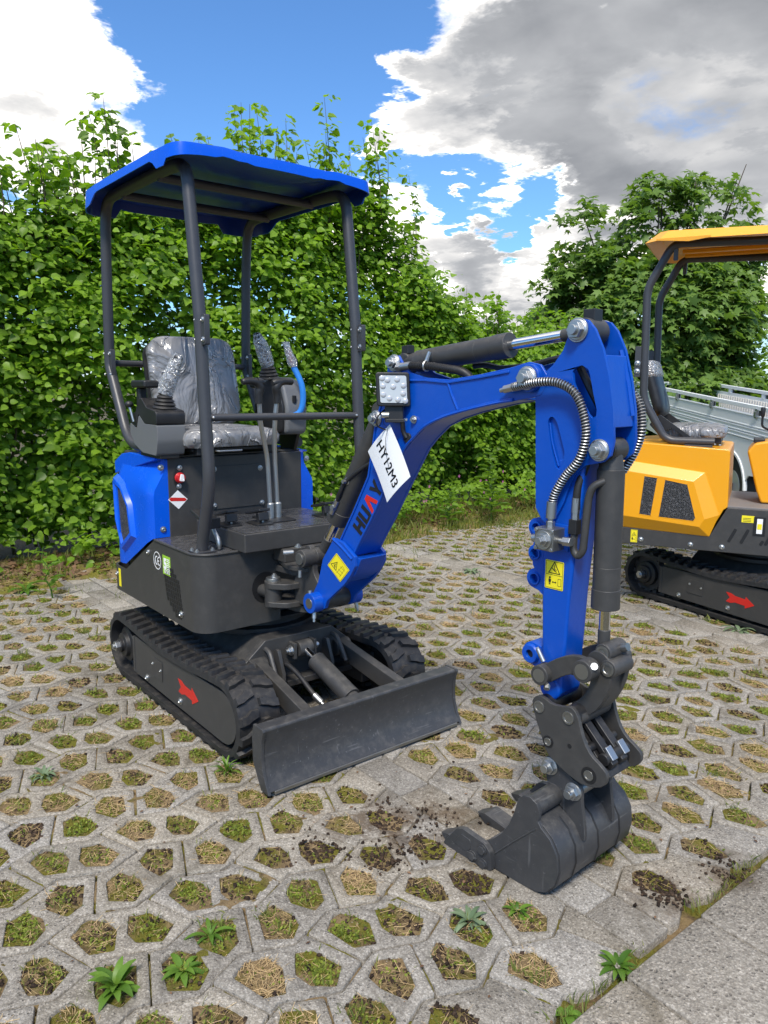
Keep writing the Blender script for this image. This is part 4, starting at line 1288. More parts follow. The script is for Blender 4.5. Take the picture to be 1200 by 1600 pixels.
c0, c1 = Vector((.258, .005, .312)), Vector((.655, .015, .176))
dv = (c1 - c0).normalized()
c.cyl(c0 + dv * .105, c1 - dv * .06, .039, n=28); c.cyl(c0 + dv * .100, c0 + dv * .110, .041, n=28); c.cyl(c1 - dv * .075, c1, .030)
c.cyl(c1 + Vector((0, -.04, 0)), c1 + Vector((0, .04, 0)), .028)
cyl = c.build('blade_cylinder', 'char', blue, .003)
MB().cyl(c0, c0 + dv * .11, .019, n=20).build('rod', 'chrome', cyl)
e = MB(); e.cyl(c0 + Vector((0, -.034, 0)), c0 + Vector((0, .034, 0)), .034, n=22); e.boxb(.20, .280, -.055, -.040, .275, .345); e.boxb(.20, .280, .045, .060, .275, .345)
e.build('rod_eye', 'char', cyl, .003)
b = MB(); hexbolt(b, (.258, -.058, .312), (0, -1, 0), .017, .018); hexbolt(b, (.258, .062, .312), (0, 1, 0), .014, .014); b.build('pivot_bolt', 'zinc', cyl, .001)
MB().tube(crom([(.205, -.10, .265), (.30, -.105, .272), (.38, -.10, .250), (.455, -.095, .210), (.495, -.088, .185)], 8), .0105, 10).build('hose', 'hose', cyl)
t_ = MB(); t_.cyl((.482, -.091, .193), (.520, -.080, .170), .0135, n=14); t_.tube(fillet([(.518, -.081, .171), (.548, -.072, .150), (.572, -.050, .168), (.588, -.034, .186)], .02), .0085, 10); t_.cyl((.578, -.042, .176), (.598, -.022, .190), .014, n=6)
t_.build('hose_fitting', 'zinc', cyl, .001)
b = MB(); b.tube([Vector((.655 + .016 * math.cos(a), .012 + .016 * math.sin(a),  .222)) for a in [k * .5 for k in range(14)]], .004, 8); b.build('hook_ring', 'zinc', blade)

# house: dark lower body
house = MB()
def house_outline(hw, xf, xr, rf, rr):
    o = []
    for cx, cy, r, a0 in ((xf - rf, -hw + rf, rf, -90), (xf - rf, hw - rf, rf, 0), (xr + rr, hw - rr, rr, 90), (xr + rr, -hw + rr, rr, 180)):
        for k in range(9): a = R(a0 + 90 * k / 8); o.append((cx + r * math.cos(a), cy + r * math.sin(a)))
    return o
HW = .432
out = house_outline(HW, .170, -.835, .085, .09)
vs = []; n = len(out)
def top_z(x):
    if x > -.27: return .752
    if x > -.63: return .752 - (-.27 - x) / .36 * .20
    return .552
side = [(-.85, .425), (.18, .425), (.18, .757), (-.262, .757), (-.305, .745), (-.630, .560), (-.85, .560)]
# body as a stack of rings cut by the side profile: rings follow the outline, tops follow top_z
ring_b = [(x, y, .428) for x, y in out]; ring_t = [(x, y, top_z(x)) for x, y in out]
o2 = []
for i in range(n):
    a, b_ = out[i], out[(i + 1) % n]
    o2.append(a)
    if abs(a[0] - b_[0]) > .2:
        cuts = [-.262, -.275, -.62, -.64] if a[0] > b_[0] else [-.64, -.62, -.275, -.262]
        for x in cuts: o2.append((x, a[1]))
n = len(o2)
shell = [(x, y, .428) for x, y in o2] + [(x, y, top_z(x)) for x, y in o2] + [(x * .985 - .002, y * .985, top_z(x)) for x, y in o2] + [(x * .985 - .002, y * .985, .44) for x, y in o2]
fs = []
for k in range(3):
    fs += [(k * n + i, k * n + (i + 1) % n, (k + 1) * n + (i + 1) % n, (k + 1) * n + i) for i in range(n)]
fs += [(i, (i + 1) % n, 3 * n + (i + 1) % n, 3 * n + i)[::-1] for i in range(n)]
house.add(shell, fs)
# the front wall is cut away round the swing bracket: rebuild it from pieces
house.v = [v for v in house.v]
def front_gap(m):
    bm = bmesh.new(); bm.from_mesh(m)
    for x in (-.055, .128):
        bmesh.ops.bisect_plane(bm, geom=bm.verts[:] + bm.edges[:] + bm.faces[:], plane_co=(0, x, 0), plane_no=(0, 1, 0))
    dl = [f for f in bm.faces if f.calc_center_median().x > .10 and -.055 < f.calc_center_median().y < .128 and abs(f.normal.x) > .5]
    bmesh.ops.delete(bm, geom=dl, context='FACES')
    bm.to_mesh(m); bm.free()
body = house.build('lower_body', 'char', blue, 0)
front_gap(body.data)
MB().prism([(x * .97, y * .97) for x, y in out], FT(.0), .432, .437).build('belly_plate', 'black', body)
MB().prism([p for p in house_outline(HW - .012, .160, -.30, .08, .01)], FT(0), .7525, .7565).build('floor_plate', 'deck', body, .001)
inner = MB(); inner.boxb(-.20, .10, -.13, .20, .437, .70); inner.build('slew_casting', 'black', body, .01)
# rounded upper lip of the skirt
lip = [Vector((x, y, .757)) for x, y in out if x > -.28]
i0 = [i for i, p in enumerate(lip)]
lp = [p for p in lip if p.y < -.05] 
lp = [Vector((-.26, -HW, .757))] + [p for p in lp]
MB().tube(lp + [Vector((.170, -.056, .757))], .006, 8).build('lip', 'char', body)
MB().tube([Vector((.170, .13, .757))] + [p for p in lip if p.y > .05] + [Vector((-.26, HW, .757))], .006, 8).build('lip', 'char', body)
# oval opening for the swing cylinder and cover discs on the front wall
fr = FX(.1705)
flat('opening', [( -.13 + .062 * math.cos(a), .585 + .068 * math.sin(a)) for a in [k * .3142 for k in range(20)]], fr, 0, 'ink', body, .001)
for zc in (.712, .492): MB().cyl((.169, -.075, zc), (.1735, -.075, zc), .019, n=20).build('plug_cap', 'black', body, .001)
# perforated grille in the skirt side: dark of the openings painted as tiles
fr = FS(-HW - .0005)
gr = MB(); cells = [(0, 2, 4), (1, 1, 5), (2, 0, 6), (3, 0, 6), (4, 0, 6), (5, 0, 6), (6, 0, 6), (7, 0, 6), (8, 1, 6), (9, 2, 6), (10, 3, 5)]
for row, a, b_ in cells:
    for k in range(a, b_ + 1):
        x = -.178 + k * .0225 + row * .0045; z_ = .660 - row * .0190
        gr.prism(rect(x, z_ - .0155, x + .0160, z_), fr, -.0004, .0012)
gr.build('grille', 'ink', body)
b = MB(); domebolt(b, fr(-.002, .480), (0, -1, 0), .012); domebolt(b, fr(-.335, .690), (0, -1, 0), .010); domebolt(b, fr(-.745, .510), (0, -1, 0), .010); b.build('bolts', 'zinc', body)
# CE roundel and the green five-year badge
ce = MB()
cx, cz = -.238, .668
ce.prism(circle(cx, cz, .040, 36), fr, .0003, .0009, [circle(cx, cz, .0365, 36)[::-1]])
def arc(cx_, cz_, r, a0, a1, w, k=12):
    return [(cx_ + (r + w) * math.cos(R(a0 + (a1 - a0) * i / k)), cz_ + (r + w) * math.sin(R(a0 + (a1 - a0) * i / k))) for i in range(k + 1)] + [(cx_ + r * math.cos(R(a1 + (a0 - a1) * i / k)), cz_ + r * math.sin(R(a1 + (a0 - a1) * i / k))) for i in range(k + 1)]
ce.prism(arc(cx - .004, cz, .0155, 80, 280, .005), fr, .0003, .0009); ce.prism(arc(cx + .022, cz, .0155, 80, 280, .005), fr, .0003, .0009); ce.prism(rect(cx + .007, cz - .0022, cx + .020, cz + .0022), fr, .0003, .0009)
ce.build('ce_mark', 'white', body)
st = flat('badge', rect(-.178, .622, -.098, .706), fr, .0003, 'green_st', body, .0006)
text_mesh('5', .062, Fr(fr(-.168, .648), (1, 0, 0), (0, 0, 1)), .0011, bold=.0035, name='digit', mat='white', parent=st)
ln = MB()
for k in range(6): ln.prism(rect(-.134, .690 - k * .0085, -.108 + (k % 2) * .004, .694 - k * .0085), fr, .001, .0015)
for k in range(3): ln.prism(rect(-.166, .641 - k * .006, -.106, .6435 - k * .006), fr, .001, .0015)
ln.build('print_lines', 'white', st)
flat('sticker', rect(-.728, .450, -.700, .540), fr, .0003, 'yellow_st', body, .0006)

# engine cover: dark seat base and the two blue side covers
sb = MB(); sb.boxb(-.80, -.280, -.352, .352, .56, 1.112); seatbase = sb.build('seat_base', 'char', blue, .008)
fr = FX(-.2795)
sb2 = MB(); sb2.prism(round_poly(rect(-.150, .862, .135, 1.062), .004, 2), fr, .0, .004); sb2.build('access_panel', 'char', seatbase, .001)
b = MB()
for q in ((-.128, 1.049), (.113, 1.041), (-.132, .880), (.120, .872)): domebolt(b, fr(q[0], q[1], .004), (1, 0, 0), .0095)
for q in ((-.296, 1.066), (-.302, .983)): domebolt(b, fr(q[0], q[1], .003), (1, 0, 0), .0095)
b.build('bolts', 'zinc', seatbase)
MB().prism(round_poly([(-.325, 1.045), (-.300, 1.085), (-.278, 1.045), (-.278, 1.0), (-.302, .962), (-.325, 1.0)], .012, 3), fr, 0, .003).build('switch_plate', 'black', seatbase, .0005)
sw = MB(); sw.lathe([(.024, 0), (.024, .008), (.020, .010), (.020, .022)], fr(-.298, 1.022, .003), (1, 0, 0), 24); sw.build('battery_switch', 'redknob', seatbase, .002)
MB().prism(round_poly([(-.309, 1.010), (-.302, 1.041), (-.290, 1.038), (-.287, 1.008)], .004, 2), fr, .024, .034).build('switch_key', 'white', seatbase, .001)
dm = flat('diamond_sticker', [(-.354, .926), (-.308, .966), (-.262, .922), (-.306, .880)], fr, .0005, 'white', seatbase, .0006)
flat('red_band', [(-.350, .929), (-.342, .936), (-.275, .929), (-.266, .921), (-.275, .914), (-.342, .919)], fr, .0013, 'red', dm, .0004)
text_mesh('ACHTUNG', .008, Fr(fr(-.308, .920), (0, 1, -.07), (0, .07, 1)), .0018, 'CENTER', .0004, name='print', mat='white', parent=dm) if False else None

def side_cover(s_):
    """s_ = -1 for the machine's right"""
    fr = FS(s_ * .352); k = 1 if s_ < 0 else -1
    rear = -.86
    prof = [(-.282, .758), (-.282, 1.098), (-.296, 1.118), (-.52, 1.124), (-.660, 1.100), (rear + .12, 1.055), (rear + .07, .90), (rear + .035, .58), (-.64, .575), (-.31, .758)]
    mb = MB()
    # shell: narrow at the top, bulging lower down; crease lines run from the rear top to the front edge
    def W(x, z_):
        base = .022 + .058 * min(1, max(0, (1.128 - z_) / .16))
        ridge = 1.115 + (x + .66) * -.42          # slanted crease
        if z_ > ridge: base -= min(.030, (z_ - ridge) * .22)
        if x < -.72: base -= (-.72 - x) * .75
        if x > -.335: base -= (x + .335) * .25
        return max(.012, base)
    poly = prof
    xs = [-.85, -.82, -.78, -.74, -.70, -.66, -.62, -.58, -.54, -.50, -.46, -.42, -.38, -.345, -.315, -.295, -.282]
    def zlo(x): return .577 if x < -.63 else (.577 + (x + .63) / .34 * .181 if x < -.29 else .758)
    def zhi(x):
        q = [(-.86, .95), (-.80, 1.03), (-.70, 1.085), (-.60, 1.118), (-.50, 1.125), (-.30, 1.120), (-.282, 1.104)]
        for (a, b_), (c_, d_) in zip(q, q[1:]):
            if a <= x <= c_: return b_ + (d_ - b_) * (x - a) / (c_ - a)
        return 1.1
    NZ = 14; vs = []; fs = []
    for x in xs:
        for j in range(NZ):
            z_ = zlo(x) + (zhi(x) - zlo(x)) * j / (NZ - 1)
            vs.append(fr(x, z_, k * W(x, z_)))
    for i in range(len(xs) - 1):
        for j in range(NZ - 1): fs.append((i * NZ + j, (i + 1) * NZ + j, (i + 1) * NZ + j + 1, i * NZ + j + 1))
    mb.add(vs, fs)
    # front flange, top flange and rear edge close the shell onto the seat base
    fl = []
    for j in range(NZ):
        p = vs[(len(xs) - 1) * NZ + j]; fl += [p, Vector((p.x, s_ * .350, p.z))]
    mb.add(fl, [(2 * j, 2 * j + 1, 2 * j + 3, 2 * j + 2) for j in range(NZ - 1)])
    tp = []
    for i in range(len(xs)):
        p = vs[i * NZ + NZ - 1]; tp += [p, Vector((p.x, s_ * .30, p.z + .001))]
    mb.add(tp, [(2 * i, 2 * i + 1, 2 * i + 3, 2 * i + 2) for i in range(len(xs) - 1)])
    rp = []
    for j in range(NZ):
        p = vs[j]; rp += [p, Vector((p.x - .005, s_ * .1, p.z))]
    mb.add(rp, [(2 * j, 2 * j + 1, 2 * j + 3, 2 * j + 2) for j in range(NZ - 1)])
    cov = mb.build('engine_cover', 'blue_plastic', blue, 0, ang=24)
    def on_(x, z_, d_=0): return (x, z_, k * (W(x, z_) + d_))
    # raised frame and dark louvred window
    fo = [(-.705, .990), (-.600, .965), (-.515, .880), (-.488, .742), (-.620, .660), (-.690, .790)]
    fi = [(-.700, .925), (-.628, .922), (-.555, .845), (-.535, .765), (-.628, .715), (-.682, .800)]
    def band(o, i_, d0, d1, nm, m):
        q = MB(); nn = len(o)
        a = [fr(*on_(*p, d0)) for p in o] + [fr(*on_(*p, d1)) for p in i_]
        q.add(a, [(j, (j + 1) % nn, nn + (j + 1) % nn, nn + j) for j in range(nn)]); return q.build(nm, m, cov)
    def mid(o, c_, f): return [(p[0] + (c_[0] - p[0]) * f, p[1] + (c_[1] - p[1]) * f) for p in o]
    cc = (-.603, .835)
    band(mid(fo, cc, -.12), fo, .0, .020, 'window_frame', 'blue_plastic'); band(fo, mid(fo, cc, .12), .020, .022, 'window_frame', 'blue_plastic'); band(mid(fo, cc, .12), mid(fo, cc, .20), .022, .010, 'window_frame', 'blue_plastic')
    q = MB(); pp = mid(fo, cc, .19); q.add([fr(*on_(*p, .011)) for p in pp], [tuple(range(len(pp)))]); q.build('vent_mesh', 'mesh', cov)
    sl = MB(); sl.tube([fr(*on_(-.664, .950, .014)), fr(*on_(-.645, .735, .014))], .007, 6); sl.build('window_bar', 'blue_plastic', cov)
    b = MB(); 
    for z_ in (1.072, .795): domebolt(b, Vector((-.281, s_ * .382, z_)), (1, 0, 0), .0105)
    domebolt(b, fr(*on_(-.77, .985)), (0, s_, 0), .006)
    b.build('bolts', 'zinc', cov)
side_cover(-1); side_cover(1)
MB().prism([(-.80, 1.06), (-.70, 1.105), (-.60, 1.118), (-.30, 1.113), (-.30, 1.105), (-.8, 1.0)], FS(0), -.40, .40).build('cover_top', 'blue_plastic', seatbase, .004)
MB().boxb(-.62, -.285, -.345, .345, 1.113, 1.121).build('seat_plate', 'char', seatbase, .003)
# rear counterweight wall
MB().prism([(x, y) for x, y in house_outline(.40, -.5, -.845, .02, .22)], FT(0), .55, .70).build('counterweight', 'char', seatbase, .02)

# foot well
fw_ = MB(); fw_.boxb(-.205, .238, -.258, .300, .758, .838)
foot = fw_.build('pedal_box', 'char', blue, .006)
MB().boxb(-.20, .232, -.250, .296, .8385, .841).build('mat', 'deck', foot, .001)
MB().boxb(.165, .262, -.085, .432, .700, .757).build('front_step', 'char', body, .004)
for (x, y, a) in ((.02, -.215, 0), (.07, -.09, 0), (.08, .245, 0)):
    MB().prism(round_poly(rect(x - .055, y - .042, x + .055, y + .042), .014, 3), FT(0), .8415, .8465).build('pedal_plate', 'black', foot, .001)
    p = MB(); p.cyl((x - .01, y, .8435), (x - .012, y, .885), .010); rot = Matrix.Rotation(R(-14), 3, 'Y') @ Matrix.Rotation(R(10), 3, 'Z')
    p.box((x - .02, y, .893), (.10, .060, .012), rot); p.box((x + .025, y + .002, .876), (.012, .055, .035), rot); p.build('pedal', 'black', foot, .003)
    MB().cyl((x + .004, y + .012, .845), (x + .004, y + .012, .880), .005).build('pedal_pin', 'zinc', foot)
MB().prism(round_poly(rect(-.09, -.045, .10, .080), .012, 3), FT(0), .842, .847).build('lever_plate', 'black', foot, .001)
# left foot pedal at the side of the box
p = MB(); p.box((.045, -.335, .896), (.115, .085, .016), Matrix.Rotation(R(16), 3, 'Y') @ Matrix.Rotation(R(-8), 3, 'X')); p.box((.10, -.335, .872), (.014, .08, .045)); p.build('foot_pedal', 'black', foot, .004)
MB().tube(crom([(.06, -.315, .885), (.075, -.312, .84), (.10, -.305, .80), (.105, -.305, .762)], 4), [.006, .007, .0075, .008, .0085, .009, .0095, .010, .011, .012, .0115, .010, .008], 10).build('pedal_stem', 'zinc', foot)
# travel levers
for y0, y1, y2, bend in ((.005, -.040, -.060, 0), (.042, .030, .030, 0)):
    lv = MB(); top = Vector((.03, y2, 1.385))
    pts = fillet([Vector((.0, y0, .845)), Vector((.0, y0 - .012, 1.13)), Vector((.02, y1 - .01, 1.26)), top], .10, 6)
    lv.tube(pts, .0105, 12); L_ = lv.build('travel_lever', 'zinc', blue)
    MB().lathe([(.017, 0), (.017, .068), (.012, .074)], (0, y0, .842), Z3, 16).build('lever_socket', 'zinc', L_, .001)
    sg_ = -1 if y0 < .02 else 1
    g = MB(); g.tube(crom([top - Vector((0, 0, .03)), top + Vector((0, 0, .012)), top + Vector((.002, -.004 * sg_, .040)), top + Vector((.003, .012 * sg_, .060)), top + Vector((.0, .045 * sg_, .066)), top + Vector((0, .080 * sg_, .062))], 5), [.0165, .0168, .017, .0175, .018, .0185, .019, .0195, .0195, .0195, .020, .020, .0195, .019, .0185, .018, .0175, .017, .0165, .016, .016, .0155, .015, .0145, .014, .010], 14)
    g.tube([top + Vector((.002, -.024 * sg_, .058)), top + Vector((.002, -.012 * sg_, .060)), top + Vector((.002, .01 * sg_, .062))], [.012, .018, .0195], 14)
    g.build('lever_grip', 'black', L_)

# seat under clear film
seat = empty('seat', (0, 0, 0)); seat.parent = blue
def cushion(name, x0, x1, y0, y1, z0, z1, puff, rr, rot=None, piv=None, mat='film'):
    bm = bmesh.new()
    bmesh.ops.create_grid(bm, x_segments=1, y_segments=1, size=1)
    bm.free()
    o_ = round_poly(rect(x0, y0, x1, y1), rr, 8)
    cx, cy = (x0 + x1) / 2, (y0 + y1) / 2
    rings = [(.97, z0), (1.0, z0 + (z1 - z0) * .2), (1.015, z0 + (z1 - z0) * .55), (.985, z0 + (z1 - z0) * .85), (.93, z1), (.72, z1 + puff * .7), (.4, z1 + puff), (.12, z1 + puff)]
    vs = []; n = len(o_)
    for f, z_ in rings:
        for i, (x, y) in enumerate(o_):
            w = .0035 * mnoise.noise(Vector((x * 14, y * 14, z_ * 14))) + .0025 * mnoise.noise(Vector((x * 40, y * 22, z_ * 30)))
            vs.append(Vector((cx + (x - cx) * f + w, cy + (y - cy) * f + w, z_ + w * 1.5)))
    if rot is not None: vs = [piv + rot @ (v - piv) for v in vs]
    fs = [(k * n + i, k * n + (i + 1) % n, (k + 1) * n + (i + 1) % n, (k + 1) * n + i) for k in range(len(rings) - 1) for i in range(n)]
    fs += [tuple(reversed(range(n))), tuple(range((len(rings) - 1) * n, len(rings) * n))]
    return MB().add(vs, fs).build(name, mat, seat, 0, ang=60)
SYC = -.060
cushion('seat_cushion', -.60, -.165, SYC - .235, SYC + .235, 1.158, 1.232, .016, .07)
pv = Vector((-.56, SYC, 1.21))
cushion('backrest', -.56 - .455, -.56 - .02, SYC - .222, SYC + .222, 1.20, 1.272, .012, .10, Matrix.Rotation(R(77), 3, 'Y'), pv)
MB().prism(round_poly(rect(-1.01, SYC - .228, -.585, SYC + .228), .10, 6), FT(0), 1.178, 1.197).build('backrest_shell', 'black', seat)
bs = [o for o in seat.children if o.name.startswith('backrest_shell')][0]
rt3 = Matrix.Rotation(R(77), 4, 'Y'); bs.data.transform(Matrix.Translation(pv) @ rt3 @ Matrix.Translation(-pv))
bs.data.transform(Matrix.Translation((0, 0, 0)))
r_ = MB(); r_.boxb(-.56, -.19, SYC - .19, SYC - .16, 1.124, 1.158); r_.boxb(-.56, -.19, SYC + .16, SYC + .19, 1.124, 1.158); r_.boxb(-.52, -.22, SYC - .2, SYC + .2, 1.138, 1.152)
r_.build('seat_rail', 'black', seat, .003)
MB().tube([(-.19, SYC - .10, 1.143), (-.172, SYC - .09, 1.141), (-.172, SYC + .02, 1.141), (-.19, SYC + .03, 1.143)], .005, 8).build('adjuster_bar', 'zinc', seat)
for y in (-.375, .235):
    a = MB(); a.boxb(-.52, -.36, y - .035, y + .035, 1.418, 1.452); a.boxb(-.50, -.46, y - .02, y + .02, 1.25, 1.42); a.build('armrest', 'black', seat, .010)

# control consoles
def console(y0, y1, parent, mirrored):
    fr = FS(0); a, b_ = -y1, -y0
    lower = [(-.245, 1.128), (-.40, 1.132), (-.49, 1.165), (-.535, 1.215), (-.53, 1.262), (-.455, 1.238), (-.425, 1.30), (-.36, 1.262), (-.225, 1.262), (-.225, 1.19)]
    upper = [(-.224, 1.2625), (-.36, 1.2625), (-.425, 1.302), (-.455, 1.240), (-.53, 1.264), (-.525, 1.300), (-.46, 1.310), (-.415, 1.372), (-.385, 1.375), (-.33, 1.335), (-.235, 1.322), (-.224, 1.31)]
    c = MB().prism(round_poly(lower, .012, 3), fr, a, b_).build('console', 'grey_plastic', parent, .012)
    MB().prism(round_poly(upper, .008, 2), fr, a - .0015, b_ + .0015).build('console_top', 'black', c, .010)
    MB().boxb(-.47, -.25, y0 + .02, y1 - .02, 1.112, 1.130).build('console_foot', 'black', c, .003)
    return c
def boot_and_stick(base, top, parent, film=True):
    base, top = Vector(base), Vector(top); d_ = (top - base).normalized(); L_ = (top - base).length
    prof = []
    h = 0.0
    for k in range(5):
        r0 = .052 - .0062 * k; prof += [(r0, h), (r0 + .002, h + .004), (r0 - .004, h + .012), (r0 - .012, h + .0145)]; h += .0155
    ax = (Z3 * .75 + d_ * .25)
    MB().lathe(prof, base, ax, 24).build('joystick_boot', 'black', parent)
    q0 = base + Vector(ax).normalized() * h * .9; d2 = (top - q0)
    s = MB(); s.tube(crom([q0, q0 + d2 * .3, q0 + d2 * .7, top], 4), [.017, .018, .020, .0215, .0215, .021, .021, .0215, .022, .023, .0235, .022, .016], 14); s.ball(top, .022, 12)
    s.build('joystick', 'black', parent)
    f = MB(); vs = []; n = 18; m = 14
    x, y, _ = basis(d2)
    for i in range(m):
        t = i / (m - 1); c = q0 + d2 * (t * 1.16 - .02)
        rr = .031 + .004 * math.sin(t * 5) - (.012 * max(0, t - .8) / .2)
        for k in range(n):
            a = 2 * math.pi * k / n
            w = rr * (1 + .22 * mnoise.noise(Vector((math.cos(a) * 2.2, math.sin(a) * 2.2, t * 2.5 + base.x * 9))))
            vs.append(c + (x * math.cos(a) + y * math.sin(a)) * w)
    f.add(vs, [(i * n + k, i * n + (k + 1) % n, (i + 1) * n + (k + 1) % n, (i + 1) * n + k) for i in range(m - 1) for k in range(n)])
    f.build('grip_film', 'clear', parent, ang=60)
cR = console(-.415, -.285, blue, False)
boot_and_stick((-.30, -.345, 1.328), (-.245, -.300, 1.545), cR)
b = MB(); b.tube([(-.46, -.425, 1.268), (-.475, -.435, 1.335)], .006, 8); kb = b.build('throttle_lever', 'zinc', cR)
MB().ball((-.477, -.436, 1.345), .019, 12, (1, 1, .8)).build('lever_knob', 'black', cR)
# machine-left console: tall grey rounded housing
fr = FS(0)
lp_ = [(-.20, 1.20), (-.19, 1.33), (-.23, 1.44), (-.31, 1.475), (-.42, 1.46), (-.50, 1.38), (-.51, 1.26), (-.42, 1.19)]
cl = MB().prism(round_poly(lp_, .03, 4), fr, -.335, -.215).build('console', 'grey_plastic', blue, .018)
MB().prism(round_poly([(-.215, 1.21), (-.205, 1.33), (-.25, 1.44), (-.32, 1.462), (-.40, 1.44), (-.40, 1.2)], .02, 3), fr, -.2145, -.200).build('console_side', 'black', cl, .004)
MB().prism(round_poly([(-.28, 1.115), (-.20, 1.30), (-.24, 1.32), (-.42, 1.20), (-.40, 1.115)], .01, 2), fr, -.325, -.305).build('console_bracket', 'black', cl, .003)
MB().cyl((-.196, .262, 1.385), (-.2, .262, 1.352), .010).build('slot', 'ink', cl)
boot_and_stick((-.31, .190, 1.462), (-.28, .118, 1.655), cl)
s = MB(); s.tube(crom([(-.20, .262, 1.520), (-.17, .285, 1.44), (-.165, .290, 1.36), (-.175, .275, 1.305), (-.20, .235, 1.285)], 6), .0145, 12); s.build('safety_lever', 'blue_hose', cl)
MB().lathe([(.010, 0), (.013, .02), (.014, .05), (.013, .075), (.008, .084)], (-.20, .262, 1.517), (-.05, -.35, 1), 14).build('lever_grip', 'pinkgrip', cl)
g = MB(); n = 14; vs = []
for i in range(9):
    t = i / 8; c_ = Vector((-.20, .262, 1.52)) + Vector((-.005, -.04, .115)) * t
    for k in range(n):
        a = 6.283 * k / n; w = (.020 + .004 * math.sin(t * 6)) * (1 + .2 * mnoise.noise(Vector((math.cos(a) * 2, math.sin(a) * 2, t * 4))))
        vs.append(c_ + Vector((math.cos(a) * w, math.sin(a) * w, 0)))
g.add(vs, [(i * n + k, i * n + (k + 1) % n, (i + 1) * n + (k + 1) % n, (i + 1) * n + k) for i in range(8) for k in range(n)]); g.build('grip_film', 'clear', cl, ang=60)

# roll-over frame
PR = .0245
def post(pts, r=.09): return fillet([Vector(p) for p in pts], r, 8)
YR = .375
def frame_side(s_, foot_xy):
    y = s_ * YR
    lo = MB().tube(post([(.092, y, .757), (.100, y, .80), (.182, y, 1.04), (.158, y, 1.335), (.140, y, 1.660)], .10), PR, 16).build('front_post', 'tube', blue)
    up_ = MB().tube(post([(.140, y, 1.655), (.138, y, 1.70), (.065, y, 2.268), (-.10, y, 2.282), (-.45, y, 2.285), (-.815, y, 2.285), (-.845, y, 2.02), (-.868, y, 1.56)], .10), PR, 16).build('roof_rail', 'tube', blue)
    rr = MB().tube(post([(-.868, y, 1.56), (-.868, y, 1.52), (-.66, y, 1.155), (-.44, y, 1.150), (-.34, y, 1.150)], .13), PR, 16).build('rear_post', 'tube', blue)
    MB().prism([(.055, -.045 + y), (.13, -.045 + y), (.13, .045 + y), (.055, .045 + y)], FT(0), .7570, .7650).build('post_foot', 'tube', lo, .002)
    b = MB()
    for q in ((.072, y - .034), (.116, y - .034), (.116, y + .034), (.072, y + .034)): hexbolt(b, (q[0], q[1], .765), (0, 0, 1), .0085, .008)
    b.build('foot_bolts', 'zinc', lo)
    for x, z0, z1 in ((.150, 1.585, 1.70), (-.866, 1.46, 1.60)):
        g = MB(); xx = x + .036
        g.prism(round_poly(rect(xx - .016, z0, xx + .014, z1), .008, 3), FS(y), -.011, .011)
        j = g.build('splice_plate', 'tube', lo if x > 0 else rr, .002)
        b = MB()
        for z_ in (z0 + .02, z1 - .02): domebolt(b, (xx, y - .011, z_), (0, -1, 0), .009); domebolt(b, (xx - .05, y - .02, z_), (-.4, -1, 0), .006)
        b.build('splice_bolts', 'zinc', lo if x > 0 else rr)
frame_side(-1, None); frame_side(1, None)
MB().tube([(.166, -YR + .015, 1.307), (.166, YR - .015, 1.302)], .0155, 14).build('front_rail', 'tube', blue)
b = MB(); b.ball((.180, -YR + .024, 1.308), .007, 8); b.ball((.180, YR - .024, 1.303), .007, 8); b.build('rail_bolts', 'zinc', blue)
MB().tube([(-.862, -YR, 1.535), (-.862, YR, 1.530)], .0155, 14).build('rear_rail', 'tube', blue)
for x in (-.20, -.60): MB().tube([(x, -YR, 2.268), (x, YR, 2.268)], .019, 14).build('roof_crossbar', 'tube', blue)

